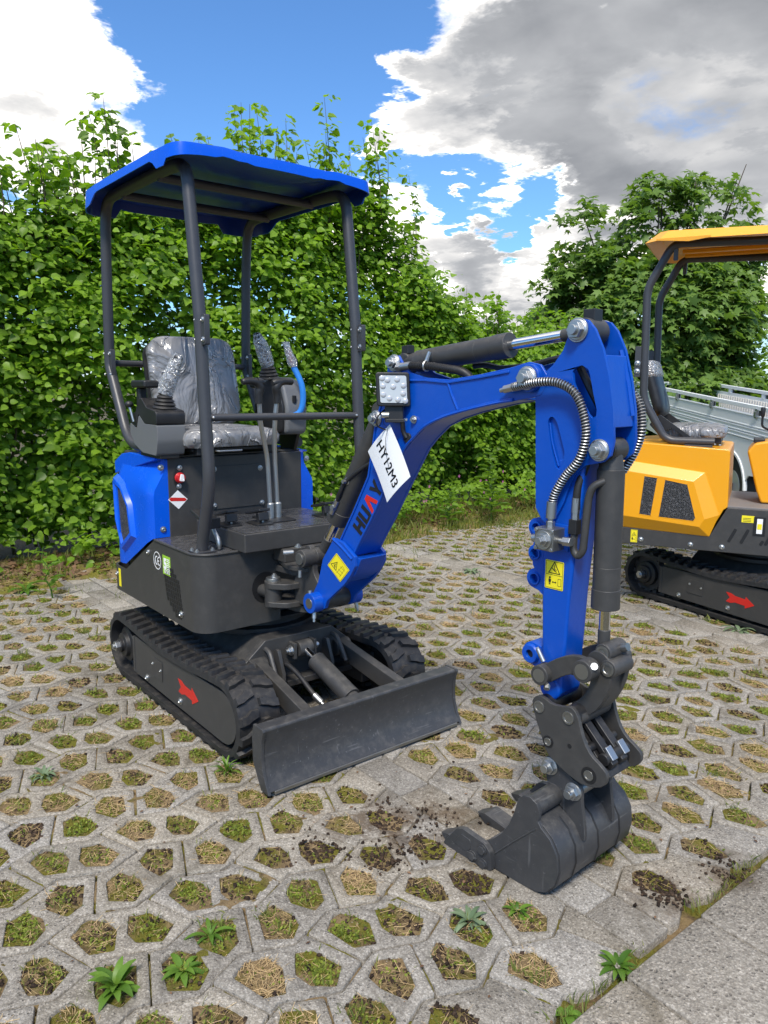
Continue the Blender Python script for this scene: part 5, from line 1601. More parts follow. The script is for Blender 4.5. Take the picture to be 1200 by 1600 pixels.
# canopy: moulded blue sheet with turned-down rims
def canopy(parent, mat, x0, x1, hw, z0, cr, fr_=1):
    nx_, ny_ = 60, 48
    vs = []; fs = []
    def H(u, v):
        x = u; y = v
        h = z0 + .012 * (1 - (y / hw) ** 2)
        ax = min(1, max(0, (abs(y) - .20) / .05)); mid_ = 1 - ax
        h -= .020 * mid_ * (.55 if x0 + .12 < x < x1 - .02 else .4)          # broad central channel
        return h
    def rim(u, v):
        """depth of the turned-down edge at this place of the outline"""
        return 0
    out_ = round_poly([(x1, -hw + .02), (x1 + .015, 0), (x1, hw - .02), (x1 - .10, hw), (x0 + .10, hw), (x0, hw - .06), (x0 - .01, 0), (x0, -hw + .06), (x0 + .10, -hw), (x1 - .10, -hw)], .07, 5)
    n = len(out_)
    # dense outline
    dn = []
    for i in range(n):
        a, b_ = Vector(out_[i]), Vector(out_[(i + 1) % n]); k = max(1, int((b_ - a).length / .03))
        dn += [tuple(a.lerp(b_, t / k)) for t in range(k)]
    n = len(dn); cx, cy = (x0 + x1) / 2, 0
    rings = [0.0, .3, .55, .75, .88, .955, .985]
    tri = []
    for f in rings:
        for (x, y) in dn:
            px, py = cx + (x - cx) * f, cy + (y - cy) * f
            vs.append(Vector((px, py, H(px, py) - (.004 if f > .98 else 0))))
    def depth(x, y):
        fx = (x - x0) / (x1 - x0)
        side = abs(y) > hw - .07
        if fx > .93:                                    # front rim, wavy lower line
            t = abs(y) / hw
            return .046 - .007 * (1 if .36 < t < .62 else 0) + .010 * max(0, t - .75) * 4
        if fx < .07: return .048 + (.045 if .60 < abs(y) / hw < 1.01 else 0)
        if side:
            d_ = .040
            if fx < .16: d_ = .085
            elif fx < .24: d_ = .085 - .045 * (fx - .16) / .08
            elif fx > .86: d_ = .078
            elif fx > .82: d_ = .040 + .038 * (fx - .82) / .04
            return d_
        return .05
    for k, (f, df) in enumerate(((1.0, .10), (1.005, .45), (1.010, 1.0), (1.000, 1.0))):
        for (x, y) in dn:
            px, py = cx + (x - cx) * f, cy + (y - cy) * f
            vs.append(Vector((px, py, H(cx + (x - cx) * .985, y * .985) - depth(x, y) * df)))
    m = len(rings) + 4
    fs = [(k * n + i, k * n + (i + 1) % n, (k + 1) * n + (i + 1) % n, (k + 1) * n + i) for k in range(m - 1) for i in range(n)]
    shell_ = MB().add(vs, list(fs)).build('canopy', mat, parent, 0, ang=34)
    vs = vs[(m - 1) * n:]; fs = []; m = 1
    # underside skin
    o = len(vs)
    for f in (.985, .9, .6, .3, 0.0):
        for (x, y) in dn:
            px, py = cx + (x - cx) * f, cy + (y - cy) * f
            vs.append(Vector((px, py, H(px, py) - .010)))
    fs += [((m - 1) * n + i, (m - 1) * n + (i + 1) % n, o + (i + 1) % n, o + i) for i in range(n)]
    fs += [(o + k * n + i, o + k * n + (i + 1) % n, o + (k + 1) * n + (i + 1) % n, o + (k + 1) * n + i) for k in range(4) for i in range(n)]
    MB().add(vs, fs).build('canopy_underside', 'blue_shaded', shell_, 0, ang=34)
    return shell_
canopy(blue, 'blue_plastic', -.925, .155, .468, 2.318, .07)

# swing bracket between body and boom
BD = Vector((math.cos(R(3)), math.sin(R(3)), 0)); BN = Vector((-math.sin(R(3)), math.cos(R(3)), 0))
FB = Fr(Vector((.4, 0, 0)) - BD * .4, BD, (0, 0, 1))         # u along the boom, v up, w towards the viewer side
def bw(a, z_, o): return FB(a, z_, -o)
sw = MB()
sw.cyl((.295, 0, .505), (.295, 0, .665), .052, n=24)
sw.prism(round_poly([(.10, -.09), (.295, -.065), (.35, -.04), (.36, .04), (.295, .065), (.10, .09)], .03, 3), FT(0), .495, .525)
sw.prism(round_poly([(.10, -.09), (.295, -.065), (.35, -.04), (.36, .04), (.295, .065), (.10, .09)], .03, 3), FT(0), .648, .676)
sw.build('swing_post', 'char', blue, .004)
sc_ = MB()
sc_.prism(round_poly([(.300, .54), (.300, .64), (.345, .70), (.372, .79), (.405, .80), (.430, .76), (.430, .69), (.48, .63), (.515, .60), (.515, .555), (.47, .535)], .018, 3), FB, -.060, -.035)
sc_.prism(round_poly([(.300, .54), (.300, .64), (.345, .70), (.372, .79), (.405, .80), (.430, .76), (.430, .69), (.48, .63), (.515, .60), (.515, .555), (.47, .535)], .018, 3), FB, .035, .060)
sc_.prism(round_poly([(.28, .56), (.28, .62), (.42, .65), (.47, .62), (.47, .555)], .01, 2), FB, -.04, .04)
sc_.cyl(bw(.405, .748, -.105), bw(.405, .748, .105), .036, n=24)
sc_.cyl(bw(.487, .585, -.095), bw(.487, .585, .095), .034, n=24)
swing = sc_.build('swing_casting', 'char', blue, .003)
kn = MB(); kn.prism(round_poly([(.20, -.155), (.27, -.175), (.33, -.12), (.34, -.05), (.30, -.03), (.22, -.09)], .02, 3), FT(0), .602, .628); kn.prism(round_poly([(.20, -.155), (.27, -.175), (.33, -.12), (.34, -.05), (.30, -.03), (.22, -.09)], .02, 3), FT(0), .525, .548); kn.cyl((.248, -.135, .52), (.248, -.135, .632), .036, n=20)
kn.build('swing_arm', 'char', swing, .004)
b = MB(); b.cyl((.248, -.135, .632), (.248, -.135, .644), .030, n=20); hexbolt(b, (.245, -.128, .644), (0, 0, 1), .012, .010); b.build('pin_cap', 'zinc', swing, .001)
MB().tube([(.05, -.15, .575), (.235, -.138, .575)], .026, 14).build('swing_cylinder', 'char', swing)
b = MB()
b.cyl(bw(.405, .748, -.112), bw(.405, .748, -.100), .024, n=20); b.cyl(bw(.405, .748, .100), bw(.405, .748, .112), .024, n=20); b.build('pin_end', 'pin', swing, .001)
b = MB(); b.cyl(bw(.35, .765, -.10), bw(.335, .765, -.14), .011); b.cyl(bw(.40, .70, -.102), bw(.40, .672, -.104), .008); hexbolt(b, bw(.37, .79, -.09), (0, 0, 1), .011, .008); b.build('grease_fittings', 'zinc', swing)
MB().prism(round_poly([(.16, -.06), (.16, .06), (.36, .05), (.40, .02), (.40, -.07), (.30, -.10)], .02, 3), FT(0), .682, .700).build('top_plate', 'char', swing, .003)

# boom
HB = .0615
bo = [(.562, .800), (.598, .835), (.686, .971), (.769, 1.110), (.796, 1.239), (.803, 1.296), (.836, 1.380), (.866, 1.440), (.868, 1.492), (.878, 1.520), (.898, 1.538), (.924, 1.536), (.948, 1.505), (.985, 1.480), (1.055, 1.463), (1.155, 1.456), (1.288, 1.472), (1.410, 1.492), (1.470, 1.506), (1.510, 1.498), (1.532, 1.470), (1.534, 1.440), (1.515, 1.412), (1.482, 1.404), (1.346, 1.382), (1.213, 1.354), (1.130, 1.331), (1.058, 1.301), (.999, 1.255), (.959, 1.216), (.856, 1.057), (.788, .948), (.742, .882), (.690, .800), (.640, .745)]
bm_ = MB()
bm_.prism(bo, FB, HB - .010, HB); bm_.prism(bo, FB, -HB, -HB + .010)
def strip(pts, d0, w0, w1):
    """plate following an open line, thickness inward (left of travel)"""
    n = len(pts); inn = []
    for i in range(n):
        a, b_ = Vector(pts[max(i - 1, 0)]), Vector(pts[min(i + 1, n - 1)])
        t = (b_ - a).normalized(); inn.append((pts[i][0] - t.y * d0, pts[i][1] + t.x * d0))
    return pts + inn[::-1]
top_line = [(.562, .803), (.598, .838), (.686, .974), (.769, 1.113), (.796, 1.239), (.806, 1.296), (.836, 1.375), (.872, 1.430), (.93, 1.458), (1.055, 1.458), (1.155, 1.451), (1.288, 1.467), (1.40, 1.483)]
bot_line = [(.690, .803), (.742, .884), (.788, .950), (.856, 1.060), (.959, 1.219), (.999, 1.258), (1.058, 1.304), (1.130, 1.334), (1.213, 1.357), (1.346, 1.385), (1.42, 1.396)]
bm_.prism(strip(top_line, -.008, 0, 0), FB, -HB - .005, HB + .005)
bm_.prism(strip(bot_line, .008, 0, 0), FB, -HB - .005, HB + .005)
for s_ in (-1, 1):
    bm_.cyl(bw(1.480, 1.460, s_ * HB), bw(1.480, 1.460, s_ * (HB + .018)), .040, n=28)
boom = bm_.build('boom', 'blue', blue, .0022)
# weld beads
wb = MB(); wb.tube(crom([FB(*p, HB + .006) for p in bot_line[3:]], 3), .0045, 6); wb.tube([FB(1.155, 1.448, HB), FB(1.172, 1.41, HB), FB(1.20, 1.362, HB)], .005, 6)
wb.tube([FB(.585, .855, HB + .016), FB(.640, .83, HB + .016), FB(.700, .795, HB + .016)], .007, 6); wb.build('weld_bead', 'blue', boom)
# forked foot
fk = [(.455, .615), (.488, .665), (.520, .765), (.590, .858), (.640, .850), (.715, .806), (.716, .770), (.690, .730), (.655, .690), (.600, .645), (.545, .600), (.530, .565), (.490, .548), (.455, .560)]
for s_ in (-1, 1):
    q = MB(); n = len(fk); vs = []
    for w_ in (0, .016):
        for a, z_ in fk:
            spread = 0.0
            vs.append(FB(a, z_, s_ * (HB + .002 + spread + w_)))
    q.add(vs, [tuple(reversed(range(n))), tuple(range(n, 2 * n))] + [(i, (i + 1) % n, n + (i + 1) % n, n + i) for i in range(n)])
    q.cyl(FB(.487, .585, s_ * (HB + .012)), FB(.487, .585, s_ * (HB + .062)), .040, n=28)
    q.build('boom_foot', 'blue', boom, .002)
    MB().cyl(FB(.487, .585, s_ * (HB + .056)), FB(.487, .585, s_ * (HB + .0645)), .021, n=20).build('pin_end', 'pin', boom, .001)
    z_ = MB(); z_.cyl(FB(.497, .553, s_ * (HB + .045)), FB(.503, .525, s_ * (HB + .05)), .008, n=10); z_.cyl(FB(.503, .525, s_ * (HB + .05)), FB(.505, .512, s_ * (HB + .052)), .005, n=8); z_.cyl(FB(.472, .62, s_ * (HB + .045)), FB(.470, .632, s_ * (HB + .045)), .009, n=10)
    z_.build('grease_nipple', 'zinc', boom)
MB().prism([(.560, .690), (.600, .76), (.690, .80), (.735, .80), (.70, .735), (.640, .69)], FB, -HB - .002, HB + .002).build('foot_web', 'blue', boom, .003)
MB().cyl(bw(.487, .585, -.098), bw(.487, .585, .098), .019, n=20).build('foot_pin', 'chrome', boom)

# lettering and stickers on the boom
pO = FB(.736, .884, HB + .0012); ex = BD * .119 + Z3 * .189; ey = BD * -.84 + Z3 * .53
FL = Fr(pO, ex, ey)
hs, sl = .063, .20
def glyph(polys, u0, m):
    q = MB()
    for p in polys: q.prism([(u0 + x + y * sl * .0 , y) for x, y in p], FL, 0, .0008)
    return q.build('letter', m, boom)
s0 = .016
glyph([rect(0, 0, s0, hs), rect(.034, 0, .034 + s0, hs), rect(s0 - .001, hs * .40, .035, hs * .62)], .0, 'ink')
glyph([rect(0, .012, s0, hs), rect(.034, .012, .034 + s0, hs), round_poly([(0, .013), (0, .004), (.006, 0), (.042, 0), (.048, .004), (.048, .013), (.034, .016), (.034, .012), (s0, .012), (s0, .016)], .002, 2)], .056, 'ink')
glyph([[(0, 0), (.015, 0), (.030, .040), (.030, hs), (.020, hs)], [(.030, hs), (.030, .040), (.045, 0), (.060, 0), (.040, hs)]], .110, 'red')
glyph([[(.0, hs), (.015, hs), (.0255, .040), (.036, hs), (.051, hs), (.0325, .024), (.0325, 0), (.0185, 0), (.0185, .024)]], .174, 'ink')
def warn_sign(fr, u0, v0, u1, v1, parent, horizontal=False, dirs=None):
    st = flat('warning_sticker', round_poly(rect(u0, v0, u1, v1), .002, 1), fr, .0006, 'yellow_st', parent, .0006)
    q = MB(); w, h = u1 - u0, v1 - v0
    for s_ in stroke([(u0 + .003, v0 + .003), (u1 - .003, v0 + .003), (u1 - .003, v1 - .003), (u0 + .003, v1 - .003), (u0 + .003, v0 + .003)], .0009): q.prism(s_, fr, .0013, .0017)
    cx = (u0 + u1) / 2
    if not horizontal:
        ty = v0 + h * .56; tw = w * .30
        q.prism([(u0 + .003, v0 + h * .5 - .0005), (u1 - .003, v0 + h * .5 - .0005), (u1 - .003, v0 + h * .5 + .0005), (u0 + .003, v0 + h * .5 + .0005)], fr, .0013, .0017)
    else:
        cx = u0 + w * .30; ty = v0 + h * .25; tw = min(w * .20, h * .34)
    for s_ in stroke([(cx - tw, ty), (cx + tw, ty), (cx, ty + tw * 1.75), (cx - tw, ty), (cx + tw, ty)], tw * .13): q.prism(s_, fr, .0013, .0017)
    for s_ in stroke([(cx - tw * .35, ty + tw * .75), (cx - tw * .05, ty + tw * .45), (cx + tw * .35, ty + tw * .25)], tw * .14): q.prism(s_, fr, .0013, .0017)
    for s_ in stroke([(cx, ty + tw * 1.2), (cx + tw * .05, ty + tw * .6), (cx + tw * .35, ty + tw * .55)], tw * .11): q.prism(s_, fr, .0013, .0017)
    if not horizontal:
        px, py, g = u0 + w * .27, v0 + h * .14, h * .25
        q.prism(circle(px, py + g, g * .16, 10), fr, .0013, .0017); q.prism(rect(px - g * .13, py, px - g * .02, py + g * .45), fr, .0013, .0017); q.prism(rect(px + g * .02, py, px + g * .13, py + g * .45), fr, .0013, .0017); q.prism(rect(px - g * .2, py + g * .38, px + g * .2, py + g * .8), fr, .0013, .0017)
        ay = py + g * .42
        q.prism(rect(u0 + w * .44, ay - .001, u0 + w * .60, ay + .001), fr, .0013, .0017)
        q.prism([(u0 + w * .40, ay), (u0 + w * .46, ay + .0035), (u0 + w * .46, ay - .0035)], fr, .0013, .0017); q.prism([(u0 + w * .64, ay), (u0 + w * .58, ay - .0035), (u0 + w * .58, ay + .0035)], fr, .0013, .0017)
        for s_ in stroke([(u0 + w * .72, py), (u0 + w * .88, py), (u0 + w * .88, py + g), (u0 + w * .72, py + g), (u0 + w * .72, py)], .0009): q.prism(s_, fr, .0013, .0017)
    else:
        for k in range(3):
            for s_ in stroke([(u0 + w * .55, v0 + h * (.25 + .2 * k)), (u0 + w * .85, v0 + h * (.3 + .2 * k))], .0008): q.prism(s_, fr, .0013, .0017)
        for s_ in stroke([(u0 + w * .58, v0 + h * .2), (u0 + w * .62, v0 + h * .8), (u0 + w * .8, v0 + h * .75), (u0 + w * .82, v0 + h * .2)], .0008): q.prism(s_, fr, .0013, .0017)
    q.build('pictogram', 'ink', st)
    return st
fs_ = Fr(FB(.5525, .7465, HB + .0185), BD * .074 + Z3 * -.050, BD * .062 + Z3 * .063)
warn_sign(fs_, 0, 0, .094, .080, boom, True)

# work lamp
lamp = MB(); LO = bw(.957, 1.424, -.115)
lx = (BD * .93 - BN * .37).normalized(); lz = Z3 * .98 - BD * .05
FLmp = Fr(LO, lx, lz)                            # faces towards the viewer side
FLmp = Fr(LO, Vector((.60, .80, 0)), Vector((-.06, -.02, 1)))
lamp.prism(round_poly(rect(-.056, -.056, .056, .056), .010, 4), FLmp, -.050, .0)
lampo = lamp.build('work_lamp', 'black', boom, .004)
fin = MB()
for k in range(7): fin.prism(rect(-.05, -.048 + k * .016, .05, -.042 + k * .016), FLmp, -.062, -.048)
fin.build('heat_sink', 'black', lampo)
MB().prism(round_poly(rect(-.045, -.045, .045, .045), .007, 4), FLmp, .0005, .003).build('lens', 'lens', lampo, .001)
le = MB()
for u, v in ((-.018, .030), (.014, .032), (-.034, .010), (0, .008), (.034, .012), (-.034, -.018), (.032, -.014), (-.014, -.030), (.014, -.034), (-.036, .036), (.038, -.038)):
    le.lathe([(.0100, .003), (.0094, .004), (.006, .0055), (.002, .006)], FLmp(u, v, 0), FLmp.z, 14)
le.build('led_lens', 'lens', lampo)
br = MB(); br.boxb(-.03, .03, -.012, .012, 0, .05); br.v = [tuple(FLmp(v[0], v[2] - .105, v[1] - .028)) for v in br.v]; br.prism(rect(-.03, -.11, .034, -.098), FLmp, -.075, -.012)
br.build('lamp_bracket', 'black', lampo, .002)
b = MB(); b.cyl(FLmp(-.042, -.085, -.02), FLmp(-.018, -.085, -.02), .011, n=10); hexbolt(b, FLmp(.045, -.100, -.04), FLmp.z, .008, .008); b.build('bracket_bolt', 'zinc', lampo)
MB().tube(crom([FLmp(-.02, -.06, -.05), FLmp(-.055, -.09, -.02), FLmp(-.058, -.12, -.02), FLmp(-.03, -.135, -.045)], 6), .0028, 6).build('cable', 'black', lampo)
MB().tube(crom([bw(.965, 1.315, -.078), bw(.962, 1.285, -.072), bw(.972, 1.262, -.066)], 6), .008, 10).build('cable_entry', 'black', boom)
MB().cyl(bw(.975, 1.262, -.060), bw(.975, 1.262, -.0685), .0175, n=18).build('grommet', 'black', boom, .002)
b = MB(); hexbolt(b, bw(1.005, 1.325, -.063), -BN, .010, .010); b.build('side_bolt', 'zinc', boom)

# pivot bolts of the boom
def pivot(mbname, a, z_, o, r, parent):
    b = MB(); p = bw(a, z_, -o); b.cyl(p, p - BN * .006, r * 1.25, n=28); b.cyl(p - BN * .006, p - BN * .010, r * 1.15, r * 1.0, n=28); b.cyl(p - BN * .010, p - BN * .024, r * .88, n=6); b.cyl(p - BN * .024, p - BN * .034, r * .52, n=16)
    p = bw(a, z_, o); b.cyl(p, p + BN * .006, r * 1.25, n=28); b.cyl(p + BN * .006, p + BN * .02, r * .88, n=6)
    return b.build(mbname, 'zinc', parent, .001)
pivot('pivot_bolt', .905, 1.512, HB, .023, boom); pivot('pivot_bolt', .815, 1.322, HB, .023, boom); pivot('pivot_bolt', 1.480, 1.460, HB + .018, .027, boom)

# boom cylinder
def hyd(name, p_barrel, p_rod, frac, rb, rr, parent, eye_r=.034, wid=.05, cap=True):
    p0, p1 = Vector(p_barrel), Vector(p_rod); dv = (p1 - p0).normalized(); L_ = (p1 - p0).length
    c = MB(); s = p0 + dv * .055; e = p0 + dv * L_ * frac
    c.cyl(s, e, rb, n=32); c.cyl(e - dv * .055, e + dv * .002, rb * 1.06, n=32); c.cyl(e - dv * .12, e - dv * .116, rb * 1.01, n=32)
    c.cyl(p0 - BN * wid / 2, p0 + BN * wid / 2, eye_r, n=24); c.cyl(p0, s + dv * .004, rb * .72, rb * .95, n=24)
    o = c.build(name, 'char', parent, .003)
    MB().cyl(e + dv * .001, p1 - dv * .03, rr, n=24).build('rod', 'chrome', o)
    r_ = MB(); r_.cyl(p1 - BN * wid / 2, p1 + BN * wid / 2, eye_r * .95, n=24); r_.cyl(p1 - dv * .09, p1 - dv * .02, rr * 1.12, n=24)
    r_.build('rod_eye', 'char', o, .003)
    return o, p0, dv, L_
bc, p0, dv, L_ = hyd('boom_cylinder', bw(.800, 1.345, 0), bw(.412, .752, 0), .735, .044, .0205, blue, wid=.09)
b = MB(); q = p0 + dv * L_ * .66; sdv = -BN
b.cyl(q + sdv * .04 - dv * .02, q + sdv * .062 - dv * .02, .012, n=6); b.cyl(q + sdv * .048 - dv * .055, q + sdv * .048 + dv * .01, .011, n=12); q2 = p0 + dv * L_ * .45; b.tube([q2 + sdv * .043 + BD * .012 * math.cos(a) + Z3 * .012 * math.sin(a) for a in [k * .6 for k in range(12)]], .0035, 6); b.cyl(q2 + sdv * .05, q2 + sdv * .064, .008, n=6)
b.build('hose_fitting', 'zinc', bc)
MB().tube(crom([q + sdv * .048 - dv * .06, p0 + dv * L_ * .52 + sdv * .052, q2 + sdv * .046, p0 + dv * L_ * .33 + sdv * .03 + BD * .06, bw(.88, 1.20, -.03)], 8), .0085, 10).build('hose', 'hose', bc)

# stick cylinder on top of the boom
ac, p0, dv, L_ = hyd('stick_cylinder', bw(.905, 1.512, 0), bw(1.628, 1.588, 0), .615, .0365, .0165, blue, wid=.05)
m_ = MB(); m_.boxb(-.016, .016, -.016, .016, 0, .03); m_.v = [tuple(p0 + dv * (.0 + v[0]) + BN * v[1] + Z3 * (.03 + v[2])) for v in m_.v]; m_.build('port_block', 'black', ac, .002)
h1 = MB().tube(crom([bw(.945, 1.500, -.062), bw(.99, 1.502, -.060), bw(1.06, 1.500, -.062), bw(1.13, 1.492, -.055), bw(1.19, 1.482, -.040), bw(1.225, 1.455, -.02)], 8), .0125, 12).build('hose', 'hose', ac)
rb_ = MB()
pp = crom([bw(.985, 1.502, -.060), bw(1.06, 1.500, -.062), bw(1.13, 1.492, -.055), bw(1.19, 1.482, -.040), bw(1.215, 1.464, -.028)], 10)
for i in range(0, len(pp) - 1, 1):
    t = (pp[i + 1] - pp[i]).normalized(); rb_.cyl(pp[i] - t * .0022, pp[i] + t * .0022, .0142, n=10)
rb_.build('hose_wrap', 'hose', ac)
b = MB(); b.cyl(bw(.925, 1.497, -.066), bw(.985, 1.503, -.060), .0135, n=12); b.cyl(bw(.925, 1.497, -.066), bw(.94, 1.498, -.064), .017, n=6); b.cyl(bw(1.055, 1.515, -.060), bw(1.062, 1.545, -.052), .0075, n=8); b.tube([bw(1.058, 1.500, -.062) + BN * .016 * math.cos(a) + Z3 * .016 * math.sin(a) for a in [k * .55 for k in range(13)]], .0035, 6)
b.build('hose_fitting', 'zinc', ac)
MB().tube(crom([bw(1.18, 1.50, .03), bw(1.23, 1.502, .035), bw(1.30, 1.492, .03), bw(1.42, 1.500, .02), bw(1.50, 1.515, .015), bw(1.56, 1.52, .01)], 8), .009, 8).build('hose', 'hose', ac)

# stick
stick = MB()
HS = .050
sec = [(1.534, 1.05), (1.530, .83), (1.545, .56), (1.570, .525)]
stick_poly = [(1.512, 1.20), (1.532, 1.00), (1.538, .83), (1.549, .60), (1.556, .545), (1.585, .520), (1.620, .545), (1.628, .70), (1.634, .85), (1.645, 1.00), (1.660, 1.14), (1.66, 1.28)]
bx_ = MB(); bx_.prism(stick_poly, FB, -HS, HS)
bx_.cyl(bw(1.583, .556, -HS - .006), bw(1.583, .556, HS + .006), .036, n=26)
st_o = bx_.build('stick', 'blue', blue, .009, 3)
SP = [(1.498, 1.371), (1.494, 1.420), (1.508, 1.462), (1.552, 1.497), (1.582, 1.534), (1.600, 1.581), (1.612, 1.606), (1.632, 1.618), (1.656, 1.612), (1.679, 1.588), (1.706, 1.536), (1.729, 1.461), (1.746, 1.378), (1.753, 1.295), (1.746, 1.257), (1.724, 1.238), (1.672, 1.226), (1.640, 1.199), (1.622, 1.162), (1.607, 1.115), (1.578, 1.061), (1.555, 1.045), (1.535, 1.058), (1.512, 1.09)]
SL1 = [(1.616, 1.478), (1.628, 1.490), (1.645, 1.494), (1.664, 1.484), (1.672, 1.466), (1.684, 1.420), (1.697, 1.377), (1.696, 1.360), (1.685, 1.353), (1.672, 1.364), (1.640, 1.412), (1.620, 1.448)]
for s_ in (-1, 1):
    q = MB(); q.prism(SP, FB, s_ * HS, s_ * (HS + .010), [SL1[::-1], round_poly([(1.541, 1.340), (1.549, 1.354), (1.562, 1.352), (1.574, 1.336), (1.602, 1.258), (1.600, 1.230), (1.588, 1.204), (1.576, 1.210), (1.558, 1.258)], .006, 2)[::-1]]) if s_ > 0 else q.prism(SP, FB, -HS - .010, -HS, [SL1[::-1]])
    pl_ = q.build('stick_plate', 'blue', st_o, .0015)
    if s_ > 0:
                MB().tube(crom([FB(1.545, 1.335, HS + .003), FB(1.556, 1.28, HS + .003), FB(1.580, 1.216, HS + .003)], 6), .003, 6).build('weld_bead', 'blue', st_o)
mid_ = MB()
mid_.prism([(1.690, 1.520), (1.712, 1.52), (1.742, 1.378), (1.745, 1.33), (1.722, 1.33), (1.722, 1.378)], FB, -HS + .001, HS - .001)
mid_.prism([(1.53, 1.30), (1.60, 1.15), (1.64, 1.21), (1.58, 1.40), (1.54, 1.42)], FB, -HS + .001, HS - .001)
mid_.build('web_plate', 'blue', st_o, .003)
wl = MB(); wl.tube([FB(1.700, 1.535, -HS + .012), FB(1.728, 1.45, -HS + .012), FB(1.747, 1.36, -HS + .012)], .006, 6); wl.build('weld_bead', 'blue', st_o)
pivot('pivot_bolt', 1.628, 1.587, HS + .010, .026, st_o); pivot('pivot_bolt', 1.713, 1.270, HS + .010, .024, st_o)
MB().cyl(bw(1.628, 1.585, -HS + .012), bw(1.628, 1.585, HS - .012), .036, n=26).build('spacer', 'char', st_o, .002)
m_ = MB(); m_.boxb(-.018, .018, -.02, .02, 0, .045); m_.v = [tuple(bw(1.632 + v[0], 1.600 + v[2], v[1])) for v in m_.v]; m_.build('port_block', 'black', st_o, .002)
# bracket with three eyes for the auxiliary pipes
ey_ = []
for zc in (1.012, .944, .872):
    ey_.append(zc)
eb = [(1.545, 1.055), (1.505, 1.058)] + [(1.500 + .030 * math.cos(a), 1.025 + .030 * math.sin(a)) for a in [R(95 + 170 * k / 8) for k in range(9)]] + [(1.490, .980)] + [(1.498 + .026 * math.cos(a), .948 + .026 * math.sin(a)) for a in [R(110 + 140 * k / 6) for k in range(7)]] + [(1.490, .912)] + [(1.500 + .030 * math.cos(a), .872 + .030 * math.sin(a)) for a in [R(95 + 170 * k / 8) for k in range(9)]] + [(1.515, .838), (1.548, .815)]
eyes = MB(); eyes.prism(eb, FB, .022, .034, [circle(1.500, 1.025, .014, 16)[::-1], circle(1.498, .948, .013, 16)[::-1], circle(1.500, .872, .014, 16)[::-1]])
for cx, cz in ((1.500, 1.025), (1.498, .948), (1.500, .872)):
    eyes.lathe([(.0145, .016), (.0145, .040), (.019, .040), (.019, .016), (.0145, .016)], FB(cx, cz, 0), FB.z, 20)
eyes.build('pipe_bracket', 'blue', st_o, .002)
# auxiliary valve block
vb = MB(); vb.prism(rect(1.548, .980, 1.612, 1.044), FB, HS + .002, HS + .060); vblock = vb.build('valve_block', 'pin', st_o, .003)
MB().prism(rect(1.575, .975, 1.625, 1.052), FB, HS, HS + .006).build('valve_mount', 'blue', st_o, .002)
b = MB(); p = FB(1.580, 1.011, HS + .060); b.cyl(p, p + FB.z * .004, .027, n=24); b.cyl(p + FB.z * .004, p + FB.z * .014, .020, n=6); b.cyl(p + FB.z * .014, p + FB.z * .028, .012, n=6)
for dx in (-.026, .026):
    for dz in (-.026, .026): b.cyl(FB(1.580 + dx, 1.012 + dz, HS + .060), FB(1.580 + dx, 1.012 + dz, HS + .063), .006, n=8)
b.cyl(FB(1.548, 1.008, HS + .03), FB(1.522, 1.004, HS + .03), .012, n=12); b.cyl(FB(1.612, 1.010, HS + .03), FB(1.630, 1.011, HS + .03), .009, n=12); b.cyl(FB(1.626, 1.011, HS + .03), FB(1.652, 1.012, HS + .03), .0135, n=6)
b.build('port_fitting', 'zinc', vblock, .001)
b = MB(); b.cyl(FB(1.580, 1.044, HS + .03), FB(1.580, 1.062, HS + .03), .013, n=6); b.cyl(FB(1.580, 1.062, HS + .03), FB(1.5805, 1.072, HS + .03), .009, n=12); b.cyl(FB(1.5805, 1.070, HS + .03), FB(1.582, 1.118, HS + .03), .0145, n=14)
b.cyl(FB(1.400, 1.427, HB + .020), FB(1.432, 1.434, HB + .020), .0125, n=6); b.cyl(FB(1.385, 1.424, HB + .020), FB(1.402, 1.427, HB + .020), .007, n=10)
b.build('hose_coupling', 'zinc', st_o, .001)
hp = crom([FB(1.430, 1.434, HB + .020), FB(1.48, 1.442, HB + .030), FB(1.538, 1.449, HB + .034), FB(1.592, 1.447, HB + .030), FB(1.640, 1.424, HB + .026), FB(1.668, 1.378, HB + .022), FB(1.682, 1.310, HB + .020), FB(1.664, 1.242, HB + .020), FB(1.622, 1.192, HB + .020), FB(1.592, 1.142, HB + .020), FB(1.582, 1.112, HB + .018)], 10)
MB().tube(hp, .0108, 12).build('hose', 'hose', st_o)
def spring(hp, rad, wire, pitch, parent):
    """spring guard wound round a hose"""
    sg = MB(); tot = sum((b_ - a).length for a, b_ in zip(hp, hp[1:])); pts = []
    N_ = int(tot / pitch) * 9
    x, y, _ = basis(hp[1] - hp[0]); j = 0; acc_ = 0
    for i in range(N_):
        s = tot * i / N_
        while acc_ + (hp[j + 1] - hp[j]).length < s and j < len(hp) - 2: acc_ += (hp[j + 1] - hp[j]).length; j += 1
        t = (hp[j + 1] - hp[j]).normalized(); f = (s - acc_) / (hp[j + 1] - hp[j]).length
        x = (x - t * x.dot(t)).normalized(); y = t.cross(x); a = 2 * math.pi * i / 9
        pts.append(hp[j].lerp(hp[j + 1], f) + (x * math.cos(a) + y * math.sin(a)) * rad)
    return sg.tube(pts, wire, 5).build('spring_guard', 'zinc', parent)
spring(hp, .0120, .0017, .0082, st_o)
hp2 = crom([FB(1.640, 1.44, -HS - .02), FB(1.70, 1.430, -HS - .035), FB(1.740, 1.385, -HS - .035), FB(1.752, 1.320, -HS - .03), FB(1.735, 1.26, -HS - .03), FB(1.70, 1.2, -HS - .03)], 8)
MB().tube(hp2, .0108, 10).build('hose', 'hose', st_o)
spring(hp2, .0120, .0017, .0082, st_o)
